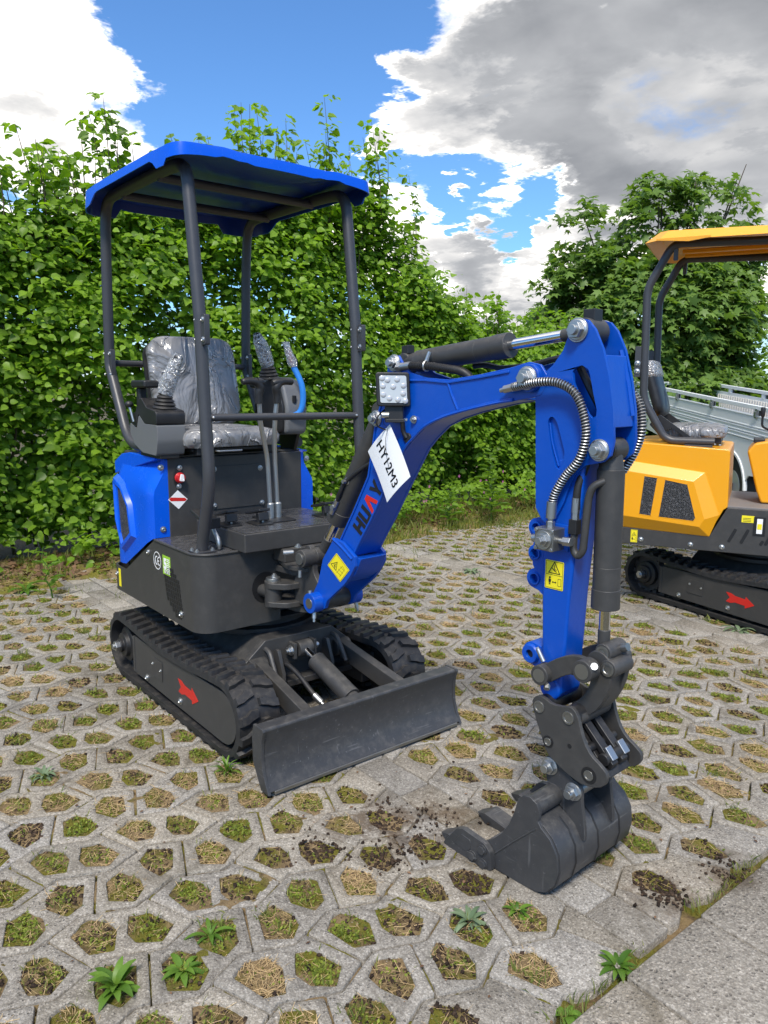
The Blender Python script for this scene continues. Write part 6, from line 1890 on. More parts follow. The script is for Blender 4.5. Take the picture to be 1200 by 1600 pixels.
MB().tube(crom([FB(1.600, 1.50, .01), FB(1.640, 1.44, .015), FB(1.690, 1.355, .01), FB(1.70, 1.29, .0)], 6), .011, 8).build('hose', 'hose', st_o)
warn_sign(FB, 1.549, .858, 1.612, .942, st_o)
for o in []: pass
stk = [o for o in st_o.children if o.name.startswith('warning_sticker')][0]
dz = FB.z * (HS + .0006)
for o in [stk] + list(stk.children): o.data.transform(Matrix.Translation(dz))
# lower lug
lb = MB(); lb.prism([(1.546, .700), (1.530, .665)] + [(1.498 + .036 * math.cos(a), .636 + .036 * math.sin(a)) for a in [R(70 + 200 * k / 10) for k in range(11)]] + [(1.540, .590), (1.552, .560)], FB, -.030, .030, [])
lug = lb.build('lug', 'blue', st_o, .003)
q = MB(); q.lathe([(.013, .030), (.013, .042), (.027, .042), (.031, .036), (.031, .028)], FB(1.496, .636, 0), FB.z, 24); q.build('lug_ring', 'blue', lug, .001)
MB().cyl(FB(1.496, .636, .0305), FB(1.496, .636, .0315), .0135, n=18).build('lug_bore', 'ink', lug)
# bucket cylinder
kc, p0, dv, L_ = hyd('bucket_cylinder', bw(1.713, 1.270, 0), bw(1.722, .672, 0), .745, .0375, .0155, blue, wid=.07, eye_r=.032)
MB().cyl(p0 - BN * .042 + BD * .015, p0 - BN * .03 + BD * .015, .02).build('grease_port', 'black', kc)
q = MB(); q.tube(fillet([bw(1.716, 1.185, -.030), bw(1.690, 1.170, -.048), bw(1.680, 1.140, -.050), bw(1.672, .985, -.052), bw(1.655, .966, -.052), bw(1.640, .985, -.052), bw(1.640, 1.05, -.050)], .02, 6), .0105, 12); q.boxb(0, 0.001, 0, 0.001, 0, .001) if False else None
q.build('steel_pipe', 'char', kc)
q = MB(); q.prism(rect(1.628, 1.030, 1.654, 1.072), FB, .038, .064); q.build('clamp_block', 'black', kc, .002)
MB().tube(crom([FB(1.642, 1.10, .050), FB(1.644, 1.16, .048), FB(1.652, 1.22, .03), FB(1.66, 1.29, .01)], 6), .012, 10).build('hose', 'hose', kc)
b = MB(); b.cyl(FB(1.641, 1.072, .051), FB(1.641, 1.09, .051), .012, n=6); b.cyl(FB(1.641, 1.09, .051), FB(1.642, 1.132, .050), .0125, n=12); b.build('hose_coupling', 'zinc', kc)

# bucket linkage
link_ = MB()
SLk = [(1.556, .598), (1.560, .618), (1.582, .638), (1.629, .672), (1.681, .695), (1.730, .692), (1.754, .668), (1.748, .640), (1.722, .628), (1.690, .634), (1.664, .631), (1.632, .610), (1.606, .590), (1.585, .578), (1.565, .582)]
for s_ in (-1, 1):
    q = MB(); q.prism(smooth_loop(SLk, 1), FB, s_ * .074 - .009, s_ * .074 + .009)
    q.cyl(FB(1.581, .609, s_ * .062), FB(1.581, .609, s_ * .106), .030, n=24); q.cyl(FB(1.722, .662, s_ * .060), FB(1.722, .662, s_ * .106), .032, n=24)
    lk = q.build('guide_link', 'char', blue, .003)
    b = MB(); b.cyl(FB(1.581, .609, s_ * .105), FB(1.581, .609, s_ * .1075), .020, n=20); b.cyl(FB(1.722, .662, s_ * .105), FB(1.722, .662, s_ * .1075), .022, n=20); b.build('pin_end', 'pin', lk)
    if s_ > 0:
        b = MB(); b.cyl(FB(1.600, .582, .09), FB(1.606, .574, .10), .009, n=6); b.cyl(FB(1.748, .678, .085), FB(1.754, .684, .095), .010, n=10); b.cyl(FB(1.570, .640, .07), FB(1.548, .672, .07), .0075, n=10); b.cyl(FB(1.553, .665, .07), FB(1.545, .677, .07), .005, n=8); b.build('grease_nipple', 'zinc', lk)
CLk = [(1.712, .708), (1.745, .712), (1.775, .690), (1.782, .655), (1.772, .60), (1.745, .545), (1.715, .512), (1.680, .492), (1.655, .502), (1.655, .528), (1.690, .560), (1.712, .600), (1.716, .645), (1.700, .675)]
for s_ in (-1, 1):
    q = MB(); q.prism(smooth_loop(CLk, 1), FB, s_ * .036 - .012, s_ * .036 + .012); bk = q.build('bucket_link', 'char', blue, .003)
q = MB(); q.prism([(1.748, .68), (1.772, .68), (1.765, .58), (1.735, .53), (1.72, .54), (1.745, .59)], FB, -.03, .03)
for (a, z_, w0, w1) in ((1.744, .706, -.050, .040), (1.768, .668, -.045, .050), (1.688, .508, -.075, .075)): q.cyl(FB(a, z_, w0), FB(a, z_, w1), .026, n=20)
q.build('link_web', 'char', bk, .003)
b = MB()
for a, z_, w in ((1.744, .706, .0405), (1.768, .668, .0505)):
    p = FB(a, z_, w); b.lathe([(.020, 0), (.020, .003), (.013, .003), (.011, .001)], p, FB.z, 16)
b.cyl(FB(1.768, .715, -.02), FB(1.786, .722, -.02), .012, n=12)
b.build('pin_end', 'pin', bk)
# coupler
CP = [(1.553, .516), (1.560, .534), (1.578, .545), (1.598, .542), (1.622, .532), (1.658, .536), (1.680, .545), (1.700, .540), (1.714, .518), (1.720, .495), (1.736, .455), (1.760, .425), (1.795, .405), (1.814, .388), (1.812, .361), (1.790, .340), (1.744, .328), (1.702, .336), (1.650, .356), (1.613, .378), (1.592, .422), (1.567, .476)]
coup = None
for s_ in (-1, 1):
    q = MB(); q.prism(smooth_loop(CP, 1), FB, s_ * .090 - .007, s_ * .090 + .007)
    o = q.build('coupler_plate', 'char', blue, .002)
    b = MB()
    for a, z_, r in ((1.581, .511, .018), (1.682, .511, .019), (1.617, .415, .012), (1.757, .366, .015)):
        p = FB(a, z_, s_ * .097); b.lathe([(r, -.001), (r, .004 * s_ ** 2), (r * .72, .004), (r * .70, .002)], p, FB.z * s_, 20)
    b.build('pin_end', 'pin', o, .0005)
    q = MB()
    for a, z_, r in ((1.617, .415, .018), (1.757, .366, .024)): q.cyl(FB(a, z_, s_ * .0965), FB(a, z_, s_ * .0985), r, n=22)
    q.cyl(FB(1.690, .428, s_ * .0965), FB(1.690, .428, s_ * .0975), .007, n=12)
    q.build('pin_bore', 'ink', o)
    if s_ > 0: coup = o
q = MB()
q.cyl(FB(1.682, .511, -.085), FB(1.682, .511, .085), .030, n=22); q.cyl(FB(1.581, .511, -.085), FB(1.581, .511, .085), .028, n=22)
q.prism([(1.62, .50), (1.66, .50), (1.76, .40), (1.80, .36), (1.77, .335), (1.64, .40)], FB, -.055, .055)
q.prism([(1.675, .50), (1.70, .49), (1.80, .395), (1.79, .375)], FB, -.035, -.005); q.prism([(1.675, .50), (1.70, .49), (1.80, .395), (1.79, .375)], FB, .015, .045)
q.cyl(FB(1.757, .366, -.083), FB(1.757, .366, .083), .022, n=18); q.cyl(FB(1.730, .425, -.07), FB(1.730, .425, .07), .014, n=12); q.cyl(FB(1.775, .405, -.06), FB(1.775, .405, .06), .018, n=14)
q.build('coupler_body', 'black', coup, .003)
b = MB(); b.prism([(1.765, .432), (1.792, .402), (1.800, .408), (1.773, .438)], FB, .018, .045); b.prism([(1.765, .432), (1.792, .402), (1.800, .408), (1.773, .438)], FB, -.045, -.018); b.build('bare_lug', 'zinc', coup, .002)

# bucket
BH = .190
BS = [(1.440, -.005), (1.52, .000), (1.600, .0), (1.665, .004), (1.700, .020), (1.728, .055), (1.738, .100), (1.732, .148), (1.708, .186), (1.676, .208), (1.664, .222), (1.668, .250), (1.658, .274), (1.634, .285), (1.610, .280), (1.592, .262), (1.580, .215), (1.562, .168), (1.535, .125), (1.505, .092), (1.470, .068)]
outer_b = [(1.42, -.008), (1.52, -.004), (1.600, -.003), (1.665, .001), (1.703, .018), (1.732, .053), (1.742, .100), (1.736, .150), (1.711, .189), (1.678, .212), (1.640, .226)]
bk_ = MB()
inn = []
for i, p in enumerate(outer_b):
    a, b_ = Vector(outer_b[max(i - 1, 0)]), Vector(outer_b[min(i + 1, len(outer_b) - 1)]); t = (b_ - a).normalized(); inn.append((p[0] - t.y * .010, p[1] + t.x * .010))
bk_.prism(outer_b + inn[::-1], FB, -BH + .002, BH - .002)
bucket = bk_.build('bucket', 'steel_dark', blue, .0015, ang=30)
for s_ in (-1, 1):
    MB().prism(BS, FB, s_ * BH - .007, s_ * BH + .007).build('bucket_side', 'steel_dark', bucket, .002)
    q = MB(); q.tube([FB(1.505, .040, s_ * (BH + .007)), FB(1.585, .125, s_ * (BH + .007)), FB(1.660, .200, s_ * (BH + .007))], .0028, 6); q.build('crease', 'steel_dark', bucket)
    CT = [(1.322, .004), (1.378, .078), (1.402, .086), (1.490, .078), (1.512, .060), (1.520, .006), (1.500, -.006), (1.42, -.006), (1.36, -.006)]
    q = MB(); q.prism(round_poly(CT, .006, 3), FB, s_ * (BH + .008), s_ * (BH + .028)) if s_ > 0 else q.prism(round_poly(CT, .010, 3), FB, s_ * (BH + .028), s_ * (BH + .008))
    ct = q.build('side_cutter', 'steel_dark', bucket, .003)
    q = MB()
    for a, z_ in ((1.484, .056), (1.446, .018), (1.488, .012)): p = FB(a, z_, s_ * (BH + .028)); q.cyl(p, p + FB.z * s_ * .004, .017, n=18); q.cyl(p + FB.z * s_ * .004, p + FB.z * s_ * .010, .014, n=6)
    q.build('cutter_bolt', 'steel_dark', ct, .001)
    q = MB(); q.prism(round_poly([(1.365, .026), (1.398, .068), (1.436, .064), (1.438, .036), (1.420, .020)], .006, 2), FB, s_ * (BH + .0275), s_ * (BH + .0295)); q.build('cutter_panel', 'steel_dark', ct, .001)
for k in range(3):
    o_ = -.178 + .178 * k
    q = MB(); tp = [(1.288, .012), (1.335, .034), (1.440, .018), (1.440, -.014), (1.34, -.006)]
    vs = [FB(a, z_, -o_ + w * (.42 if a < 1.33 else 1)) for w in (-.034, .034) for a, z_ in tp]; m = len(tp)
    q.add(vs, [tuple(range(m)), tuple(range(2 * m - 1, m - 1, -1))] + [(i, (i + 1) % m, m + (i + 1) % m, m + i) for i in range(m)])
    q.build('tooth', 'steel_dark', bucket, .002)
MB().prism([(1.405, -.004), (1.415, .010), (1.50, .004), (1.50, -.012), (1.42, -.012)], FB, -BH, BH).build('lip_plate', 'steel_dark', bucket, .002)
MB().cyl(FB(1.634, .252, -BH + .004), FB(1.634, .252, BH - .004), .031, n=28).build('torque_tube', 'steel_dark', bucket)
for w in (-.115, -.0, .115):
    q = MB(); q.tube([FB(a, z_, w) for a, z_ in outer_b[3:10]], .0035, 6); q.build('weld_seam', 'black', bucket)
EAR = [(1.592, .330), (1.596, .352), (1.615, .368), (1.640, .366), (1.662, .350), (1.690, .324), (1.716, .316), (1.728, .296), (1.728, .26), (1.738, .215), (1.746, .150), (1.732, .150), (1.690, .205), (1.640, .235), (1.612, .262), (1.604, .300)]
for s_ in (-1, 1):
    q = MB(); q.prism(smooth_loop(EAR, 1), FB, s_ * .074 - .007, s_ * .074 + .007); er = q.build('bucket_ear', 'steel_dark', bucket, .002)
    b = MB()
    for a, z_ in ((1.618, .334), (1.701, .288)):
        p = FB(a, z_, s_ * .081); n_ = FB.z * s_
        b.cyl(p, p + n_ * .005, .0265, n=26); b.cyl(p + n_ * .005, p + n_ * .019, .0215, n=6); b.cyl(p + n_ * .019, p + n_ * .034, .0125, n=16)
    b.build('ear_bolt', 'zinc', er, .001)
MB().cyl(FB(1.618, .334, -.08), FB(1.618, .334, .08), .02, n=18).build('bucket_pin', 'pin', bucket); MB().cyl(FB(1.701, .288, -.08), FB(1.701, .288, .08), .02, n=18).build('bucket_pin', 'pin', bucket)

# paper tag tied to the lamp bracket
sgn = empty('paper_sign', tuple(bw(.93, 1.30, -.115))); tag(sgn, 'white laminated paper sign reading HY12M3 hung from the boom lamp', 'sign')
pO = bw(.876, 1.2585, -.102)
ex = BD * .098 + Z3 * -.169; ey = BD * .115 + Z3 * .101
FP = Fr(pO - FB.z * .0, ex, ey)
W_, H_ = .201, .150
c0 = bw(.818, 1.208, -.102); FP = Fr(c0, BD * .116 + Z3 * -.174, BD * .115 + Z3 * .101)
q = MB(); nn = 12; vs = []
def curl(u, v): return .012 * (u / W_ - .3) ** 2 * (1.5 if u > W_ * .3 else .3) + .006 * math.sin(v / H_ * 3.1) + .003
for i in range(nn + 1):
    for j in range(nn + 1):
        u, v = W_ * i / nn, H_ * j / nn
        uu, vv = u, v
        vs.append(FP(uu, vv, curl(u, v)))
fs = [(i * (nn + 1) + j, (i + 1) * (nn + 1) + j, (i + 1) * (nn + 1) + j + 1, i * (nn + 1) + j + 1) for i in range(nn) for j in range(nn)]
q.add(vs, fs); q.add([v - FP.z * .0012 for v in vs], [f[::-1] for f in fs])
def detach(o, root): o.parent = root; o.matrix_parent_inverse = Matrix.Translation(-root.location)
pg = q.build('sheet', 'paper', None); detach(pg, sgn)
for du, dv, dw_ in ((-.0006, 0, .0012), (.0006, .0003, .0014), (0, -.0005, .0016)):
    tm = text_mesh('HY12M3', .052, Fr((0, 0, 0), (1, 0, 0), (0, 1, 0)), 0, 'CENTER', 0.0, sx=.93, name='lettering', mat='ink')
    for v in tm.data.vertices:
        u, w = W_ * .50 + v.co.x + du, H_ * .38 + v.co.y + dv
        v.co = FP(u, w, curl(u, w) + dw_)
    detach(tm, sgn)

sp_ = MB(); sp_.tube(crom([FLmp(-.03, -.092, -.02), bw(.913, 1.312, -.118), FP(.012, H_ - .010, .014), FP(.04, H_ * .80, .022), FP(.085, H_ * .62, .020), FP(.115, H_ * .50, .012)], 6), .0009, 5); so = sp_.build('string', 'ink', None); detach(so, sgn)
# ------------------------------------------------------------------ the yellow digger
yel = empty('mini_excavator', (.827, 3.228, 0), R(-9.4))
tag(yel, 'yellow mini excavator seen from its right side at the picture edge', 'excavator')
undercarriage(yel, False)
rubber_track('rubber_track', -.375, -.668, .393, yel, -1)
rubber_track('rubber_track', .375, -.668, .393, yel, 1)
q = MB(); q.prism(front + back, FS(0), -BW, BW); q.boxb(.25, .86, -.26, -.21, .10, .20); q.boxb(.25, .86, .21, .26, .10, .20); q.build('dozer_blade', 'steel_dark', yel, .004)
HM = Matrix.Translation((-.13, 0, 0)) @ Matrix.Rotation(R(34.4), 4, 'Z')
def hp(mb, name, m, parent=None, bevel=0, **kw):
    o = mb.build(name, m, parent or yel, bevel, **kw)
    if parent is None: o.matrix_local = HM
    return o
E_ = .42
sk = MB()
prof = [(-.80, .437), (.30, .437), (.30, .715), (-.195, .715), (-.285, .530), (-.82, .545)]
sk.prism(prof, FS(0), -E_, E_)
skirt = hp(sk, 'lower_body', 'char', None, .004)
fr = FS(-E_ - .0005)
q = MB()
for s, z0, z1, d_ in ((-.157, .505, .590, .037), (-.088, .503, .592, .037), (.007, .50, .53, .014), (.045, .503, .592, .037), (.115, .503, .592, .037)):
    a, b_ = Vector((s - d_ * .5, z0)), Vector((s + d_ * .5, z1)); n_ = (b_ - a).normalized(); p_ = Vector((-n_.y, n_.x)) * .009
    q.prism(round_poly([tuple(a - p_), tuple(a + p_), tuple(b_ + p_), tuple(b_ - p_)], .008, 3), fr, -.0004, .0012)
q.build('slots', 'ink', skirt)
b = MB()
for s, z_ in ((-.686, .473), (-.389, .468), (-.209, .470), (.15, .47)): domebolt(b, fr(s, z_), (0, -1, 0), .012)
b.build('bolts', 'zinc', skirt)
flat('level_frame', rect(-.045, .560, .020, .672), fr, .0, 'ink', skirt, .004)
flat('level_tube', rect(-.027, .572, .004, .662), fr, .004, 'white', skirt, .004)
flat('level_fluid', rect(-.024, .598, .001, .632), fr, .008, 'yellow_st', skirt, .001)
flat('info_sticker', rect(-.112, .634, -.043, .676), fr, .0, 'yellow_st', skirt, .0008)
q = MB(); 
for k in range(3): q.prism(rect(-.104, .640 + k * .009, -.06, .643 + k * .009), fr, .0008, .0012)
q.build('print_lines', 'ink', skirt)
w0 = len(bpy.data.objects)
warn_sign(fr, -.750, .450, -.708, .532, skirt)
cv = MB()
cv.prism([(-.84, .560), (-.29, .540), (-.215, .700), (-.195, .716), (-.205, 1.060), (-.222, 1.068), (-.72, 1.092), (-.80, 1.085), (-.84, 1.0)], FS(0), -E_ + .002, E_ - .002)
cover = hp(cv, 'engine_cover', 'yellow', None, .006)
for s_ in (-1, 1):
    O_ = [(-.86, .985), (-.335, .925), (-.237, .668), (-.285, .527), (-.86, .548)]
    I_ = [(-.86, .922), (-.395, .868), (-.318, .640), (-.345, .590), (-.86, .632)]
    fr2 = FS(0); k = -s_
    vs = [fr2(a, z_, k * (E_ + .001)) for a, z_ in O_] + [fr2(a, z_, k * (E_ + .046)) for a, z_ in I_] + [fr2(a, z_, k * (E_ - .05)) for a, z_ in O_]
    q = MB().add(vs, [tuple(range(5, 10))] + [(i, (i + 1) % 5, 5 + (i + 1) % 5, 5 + i) for i in range(5)] + [(i, (i + 1) % 5, 10 + (i + 1) % 5, 10 + i) for i in range(5)])
    pnl = q.build('side_panel', 'yellow', cover, .004, ang=15)
    if s_ < 0:
        ff = FS(-E_ - .046)
        for pts in ([(-.684, .888), (-.604, .880), (-.630, .637), (-.702, .643)], [(-.560, .872), (-.428, .850), (-.368, .645), (-.380, .624), (-.585, .634)]):
            MB().prism(round_poly(pts, .004, 2), ff, -.004, .0006).build('vent_mesh', 'mesh', pnl)
            rim = MB()
            for s2 in stroke(pts + [pts[0]], .004): rim.prism(s2, ff, -.001, .0012)
            rim.build('vent_rim', 'yellow', pnl)
b = MB()
for (s, z_) in ((-.30, 1.088), (-.27, 1.085)): domebolt(b, (s, -.30, z_), (0, 0, 1), .008)
b.build('bolts', 'zinc', cover)
hp(MB().boxb(-.20, .29, -E_ + .02, E_ - .02, .712, .722), 'floor_mat', 'greydeck', None, .002)
# its frame: two posts behind the seat
def yframe(e):
    t = MB().tube(fillet([Vector(p) for p in ((-.30, e, 1.106), (-.585, e, 1.106), (-.735, e, 1.36), (-.752, e, 2.04), (-.615, e, 2.300), (.50, e, 2.262))], .06, 8), .0245, 16)
    o = hp(t, 'frame_tube', 'tube')
    MB().boxb(-.47, -.31, e - .03, e + .03, 1.066, 1.086).build('frame_foot', 'tube', o, .002)
    p = MB(); p.prism(round_poly(rect(-.800, 1.50, -.762, 1.69), .008, 3), FS(e), -.012, .012); p.build('splice_plate', 'tube', o, .002)
    b = MB()
    for z_ in (1.535, 1.585): domebolt(b, (-.782, e - .012, z_), (0, -1, 0), .013)
    b.build('splice_bolts', 'zinc', o)
    MB().boxb(-.61, -.585, e - .012, e + .012, 2.20, 2.285).build('gusset', 'tube', o, .002)
    return o
yframe(-.335); yframe(.30)
q = MB()
# canopy with faceted rims, open below
oo = [(-.775, -.40), (-.69, -.475), (.52, -.475), (.60, -.40), (.60, .40), (.52, .475), (-.69, .475), (-.775, .40)]
ti = [(-.69, -.36), (-.64, -.40), (.50, -.40), (.55, -.36), (.55, .36), (.50, .40), (-.64, .40), (-.69, .36)]
def lowz(a, b_): 
    return 2.300 if a < -.60 else 2.292
vs = [(a, b_, lowz(a, b_)) for a, b_ in oo] + [(a, b_, 2.368 - .022 * (a + .7)) for a, b_ in ti] + [(a * .985, b_ * .985, lowz(a, b_)) for a, b_ in oo] + [(a, b_, 2.335 - .022 * (a + .7)) for a, b_ in ti]
n = 8
q.add(vs, [tuple(range(8, 16))] + [(i, (i + 1) % n, n + (i + 1) % n, n + i) for i in range(n)] + [(i, (i + 1) % n, 16 + (i + 1) % n, 16 + i) for i in range(n)] + [(16 + i, 16 + (i + 1) % n, 24 + (i + 1) % n, 24 + i) for i in range(n)] + [tuple(range(24, 32))])
ycan = hp(q, 'canopy', 'yellow', None, .003, ang=15)
q = MB()
q.prism([(-.70, 2.300), (-.60, 2.292), (-.52, 2.285), (-.40, 2.300), (-.40, 2.31), (-.70, 2.31)], FS(0), .465, .4745)
q.build('rim_flap', 'yellow', ycan)
for e in (-.12, .08, .25): MB().boxb(-.60, .5, e - .02, e + .02, 2.300, 2.325).build('roof_rib', 'yellow', ycan, .006)
# seat
ys = empty('seat', (0, 0, 0)); ys.parent = yel; ys.matrix_local = HM
old = seat; seat = ys
cushion('seat_cushion', -.62, -.245, -.22, .22, 1.125, 1.190, .016, .07)
pv = Vector((-.62, 0, 1.235))
cushion('backrest', -.62 - .37, -.62 - .02, -.21, .21, 1.19, 1.25, .014, .09, Matrix.Rotation(R(72), 3, 'Y'), pv, mat='black')
f_ = MB(); vs = []; n = 20
cushion('backrest_film', -.62 - .39, -.62 - .27, -.222, .222, 1.182, 1.262, .016, .08, Matrix.Rotation(R(72), 3, 'Y'), pv, mat='clear')
seat = old
q = MB(); q.boxb(-.60, -.27, -.18, .18, 1.085, 1.125); q.build('seat_rail', 'black', ys, .004)
for e in (-.24, .24):
    q = MB(); q.prism(round_poly([(-.70, 1.20), (-.64, 1.265), (-.44, 1.125), (-.36, 1.112), (-.36, 1.095), (-.60, 1.095)], .01, 3), FS(e), -.012, .012, [round_poly([(-.60, 1.16), (-.565, 1.185), (-.49, 1.13), (-.49, 1.112), (-.575, 1.112)], .008, 2)[::-1]]); q.build('seat_bracket', 'black', ys, .002)
# front control stand
q = MB(); q.prism([(-.115, 1.045), (-.075, 1.098), (.02, 1.118), (.24, 1.118), (.28, 1.02), (.21, .725), (-.015, .725), (-.045, .80), (-.085, .94)], FS(0), -.17, .19)
std_ = hp(q, 'control_stand', 'yellow', None, .014)
MB().boxb(-.085, -.02, -.13, .02, 1.095, 1.125).build('switch_cluster', 'black', std_, .008)
q = MB(); q.tube(fillet([Vector(p) for p in ((.03, -.08, 1.112), (.02, -.10, 1.165), (-.045, -.13, 1.20), (-.045, -.13, 1.265))], .02), .007, 8); lv = q.build('lever', 'black', std_)
MB().lathe([(.008, 0), (.013, .01), (.015, .05), (.011, .062)], (-.045, -.13, 1.258), Z3, 14).build('lever_knob', 'black', lv)
boot_and_stick((.055, -.06, 1.115), (.040, -.04, 1.345), std_)
q = MB(); q.prism([(.30, .56), (.42, .56), (.95, 1.30), (1.25, 1.42), (1.20, 1.52), (.86, 1.46), (.30, .70)], FS(0), -.06, .06); hp(q, 'boom', 'yellow', None, .004)
hp(MB().cyl((.33, 0, .45), (.33, 0, .72), .06), 'swing_post', 'char', None, .003)

# ------------------------------------------------------------------ flat-bed trailer
tr = empty('trailer', (-1.244, 6.631, 0), 0)
tr.rotation_mode = 'XYZ'
tr.matrix_world = Matrix.Translation((-1.244, 6.631, 0.0)) @ Matrix.Rotation(R(143), 4, 'Z') @ Matrix.Translation((0, 0, .34)) @ Matrix.Rotation(R(-4.2), 4, 'Y') @ Matrix.Translation((0, 0, -.34))
tag(tr, 'silver flat-bed trailer with ribbed aluminium drop sides behind the yellow digger', 'trailer')
XA, XB, TW = -1.9, 3.10, 1.12
def side_wall(y, out):
    for z0, z1 in ((1.062, 1.195), (.995, 1.057), (.928, .990)):
        q = MB(); q.boxb(XA, XB, y - .012, y + .012, z0, z1)
        for zz in (z0 + .010, z1 - .010): q.boxb(XA, XB, y + out * .010, y + out * .018, zz - .006, zz + .006)
        q.build('side_board', 'alu', tr, .002)
    q = MB(); q.boxb(XA, XB, y - .02, y + .02, 1.248, 1.292); q.build('top_rail', 'alu', tr, .004)
    for x in (-1.3, -.50, .52, 1.5, 2.4):
        q = MB(); q.boxb(x - .035, x + .035, y - .012, y + .016, 1.19, 1.25); q.build('rail_post', 'alu', tr, .002)
        q = MB(); q.boxb(x - .030, x + .025, y + out * .012, y + out * .030, 1.165, 1.262); q.boxb(x - .024, x + .018, y + out * .030, y + out * .040, 1.18, 1.235); lt = q.build('latch', 'zinc', tr, .003)
        q = MB(); q.boxb(x - .062, x - .045, y + out * .005, y + out * .020, 1.195, 1.248); q.build('latch_pad', 'black', lt)
side_wall(0.0, 1); side_wall(-TW, -1)
for x in (XA, XB):
    for z0, z1 in ((1.062, 1.195), (.928, 1.057)): MB().boxb(x - .012, x + .012, -TW, 0, z0, z1).build('end_board', 'alu', tr, .002)
    MB().boxb(x - .02, x + .02, -TW, 0, 1.248, 1.292).build('end_rail', 'alu', tr, .004)
    for y in (0, -TW): MB().boxb(x - .03, x + .03, y - .025, y + .025, .80, 1.294).build('corner_post', 'alu', tr, .004)
MB().boxb(XA, XB, -TW + .02, -.02, .895, .925).build('bed', 'greydeck', tr, .002)
q = MB()
for k in range(74): q.boxb(XA + .05 + k * .067, XA + .083 + k * .067, -TW + .018, -TW + .026, .93, 1.15)
q.boxb(XA + .03, XB - .03, -TW + .012, -TW + .018, .93, 1.152); q.build('inner_liner', 'alu_pale', tr)
# skirt with wheel arch
for y, out in ((.0, 1), (-TW, -1)):
    arch = [(.425 * math.cos(R(a)), .34 + .425 * math.sin(R(a))) for a in range(8, 173, 11)]
    pts = [(XA, .922), (XA, .70), (-.46, .55)] + arch[::-1] + [(.46, .55), (XB, .70), (XB, .922)]
    q = MB(); q.prism(pts, FS(y), -.008, .008); w_ = q.build('side_skirt', 'alu', tr, .002)
    q = MB(); q.prism(arc(0, .34, .405, 5, 175, .030, 24), FS(y), -.02 if out > 0 else -.02, .02); q.build('wheel_arch_lip', 'alu', w_, .003)
    q = MB(); a0 = arc(0, .34, .41, 5, 175, .008, 20); q.prism(a0, FS(y - out * .15), -.15, .15); q.build('wheel_arch', 'black', w_)
    # wheel
    c = Vector((0, y - out * .14, .34)); ax = Vector((0, out, 0))
    q = MB(); q.lathe([(.19, -.08), (.27, -.085), (.308, -.065), (.318, -.02), (.318, .02), (.308, .065), (.27, .085), (.19, .08), (.19, -.08)], c, ax, 40); ty = q.build('wheel', 'tyre', tr)
    q = MB(); q.lathe([(.195, .076), (.190, .082), (.180, .070), (.172, .040), (.110, .050), (.075, .062), (.055, .062), (.050, .072), (.02, .075)], c, ax, 40); rm = q.build('rim', 'rim', ty)
    q = MB()
    x_, y_, _ = basis(ax)
    for k in range(10):
        a = k * .628; p = c + (x_ * math.cos(a) + y_ * math.sin(a)) * .140; q.cyl(p + ax * .043, p + ax * .048, .019, n=12)
    q.build('rim_holes', 'ink', rm)
q = MB(); q.boxb(XA - 1.0, XA, -TW / 2 - .05, -TW / 2 + .05, .62, .70); q.build('drawbar', 'zinc', tr, .004)
q = MB(); q.boxb(-.03, .03, -TW, 0, .30, .38); q.build('axle', 'char', tr, .004)
q = MB(); q.tube(fillet([Vector(p) for p in ((1.86, .02, 1.06), (1.86, .08, 1.06), (1.72, .08, 1.06), (1.72, .02, 1.06))], .02), .009, 8); q.build('grab_handle', 'zinc', tr)
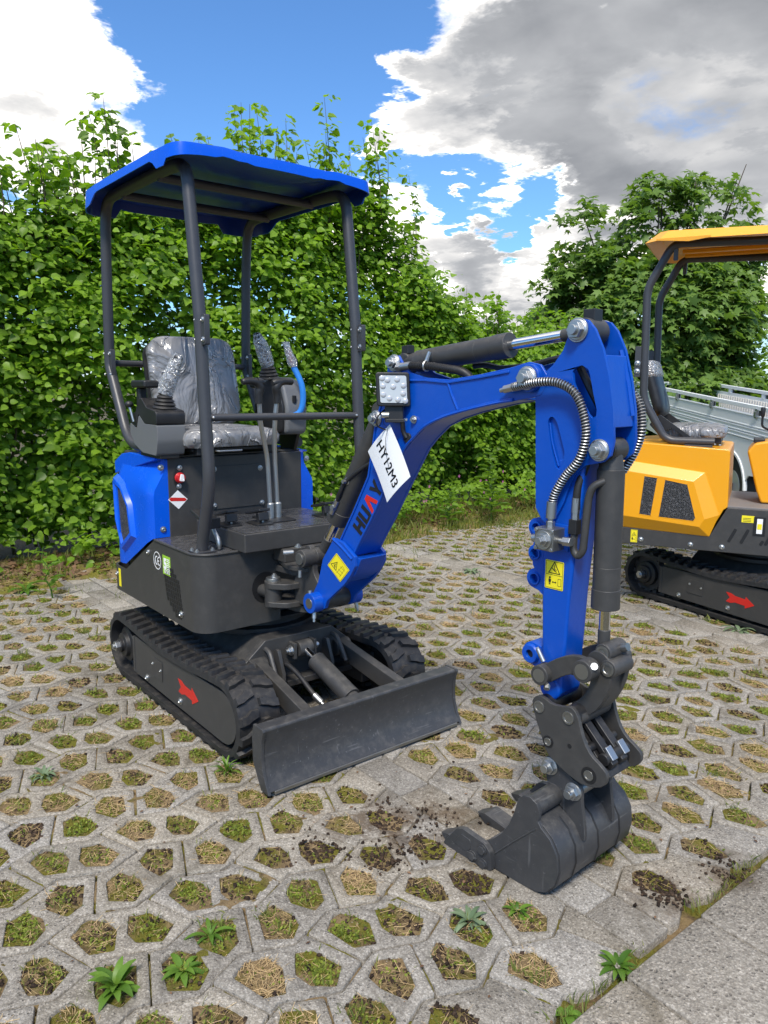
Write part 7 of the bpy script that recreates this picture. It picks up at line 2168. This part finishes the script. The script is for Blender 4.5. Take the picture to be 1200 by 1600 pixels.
# ------------------------------------------------------------------ loose hardware becomes single pieces
SINGLE = {'bolts': 'bolt', 'pivot_bolt': 'pivot_bolt', 'foot_bolts': 'foot_bolt', 'splice_bolts': 'splice_bolt', 'rail_bolts': 'rail_bolt', 'pin_end': 'pin_end', 'ear_bolt': 'ear_bolt',
          'grease_nipple': 'grease_nipple', 'grease_fittings': 'grease_nipple', 'hose_fitting': 'hose_fitting', 'hose_coupling': 'hose_coupling', 'rim_holes': 'rim_hole', 'cutter_bolt': 'cutter_bolt',
          'slots': 'slot', 'bracket_bolt': 'bracket_bolt', 'bare_lug': 'bare_lug', 'led_lens': 'led_lens', 'port_fitting': 'port_fitting', 'pin_bore': 'pin_bore', 'weld_bead': 'weld_bead', 'pin_cap': 'pin_cap'}
def split(o, nm):
    me = o.data; bm = bmesh.new(); bm.from_mesh(me); bm.verts.ensure_lookup_table()
    seen = {}; isl = []
    for v in bm.verts:
        if v.index in seen: continue
        st, cur = [v], []
        seen[v.index] = len(isl)
        while st:
            a = st.pop(); cur.append(a)
            for e in a.link_edges:
                b_ = e.other_vert(a)
                if b_.index not in seen: seen[b_.index] = len(isl); st.append(b_)
        isl.append(cur)
    bx = [[[min(v.co[k] for v in c) - .0015 for k in range(3)], [max(v.co[k] for v in c) + .0015 for k in range(3)]] for c in isl]
    grp = list(range(len(isl)))
    def find(i):
        while grp[i] != i: i = grp[i]
        return i
    for i in range(len(isl)):
        for j in range(i):
            if all(bx[i][0][k] <= bx[j][1][k] and bx[j][0][k] <= bx[i][1][k] for k in range(3)): grp[find(i)] = find(j)
    roots = sorted({find(i) for i in range(len(isl))})
    o.name = nm
    if len(roots) < 2: bm.free(); return
    fg = {f.index: find(seen[f.verts[0].index]) for f in bm.faces}
    for n_, r_ in enumerate(roots):
        b2 = bm.copy(); b2.faces.ensure_lookup_table(); b2.verts.ensure_lookup_table()
        bmesh.ops.delete(b2, geom=[f for f in b2.faces if fg[f.index] != r_], context='FACES')
        bmesh.ops.delete(b2, geom=[v for v in b2.verts if not v.link_faces], context='VERTS')
        if n_ == 0: tgt = o; m2 = me.copy()
        else:
            tgt = o.copy(); tgt.name = nm; COL.objects.link(tgt); m2 = me.copy()
        b2.to_mesh(m2); b2.free(); tgt.data = m2; m2.name = nm
    bm.free()
import re as _re
for o in list(bpy.data.objects):
    s_ = _re.sub(r'\.\d+$', '', o.name)
    if o.type == 'MESH' and s_ in SINGLE: split(o, SINGLE[s_])
for o in bpy.data.objects:
    if _re.sub(r'\.\d+$', '', o.name) in ('grille', 'print_lines', 'inner_liner'): o['kind'] = 'stuff'
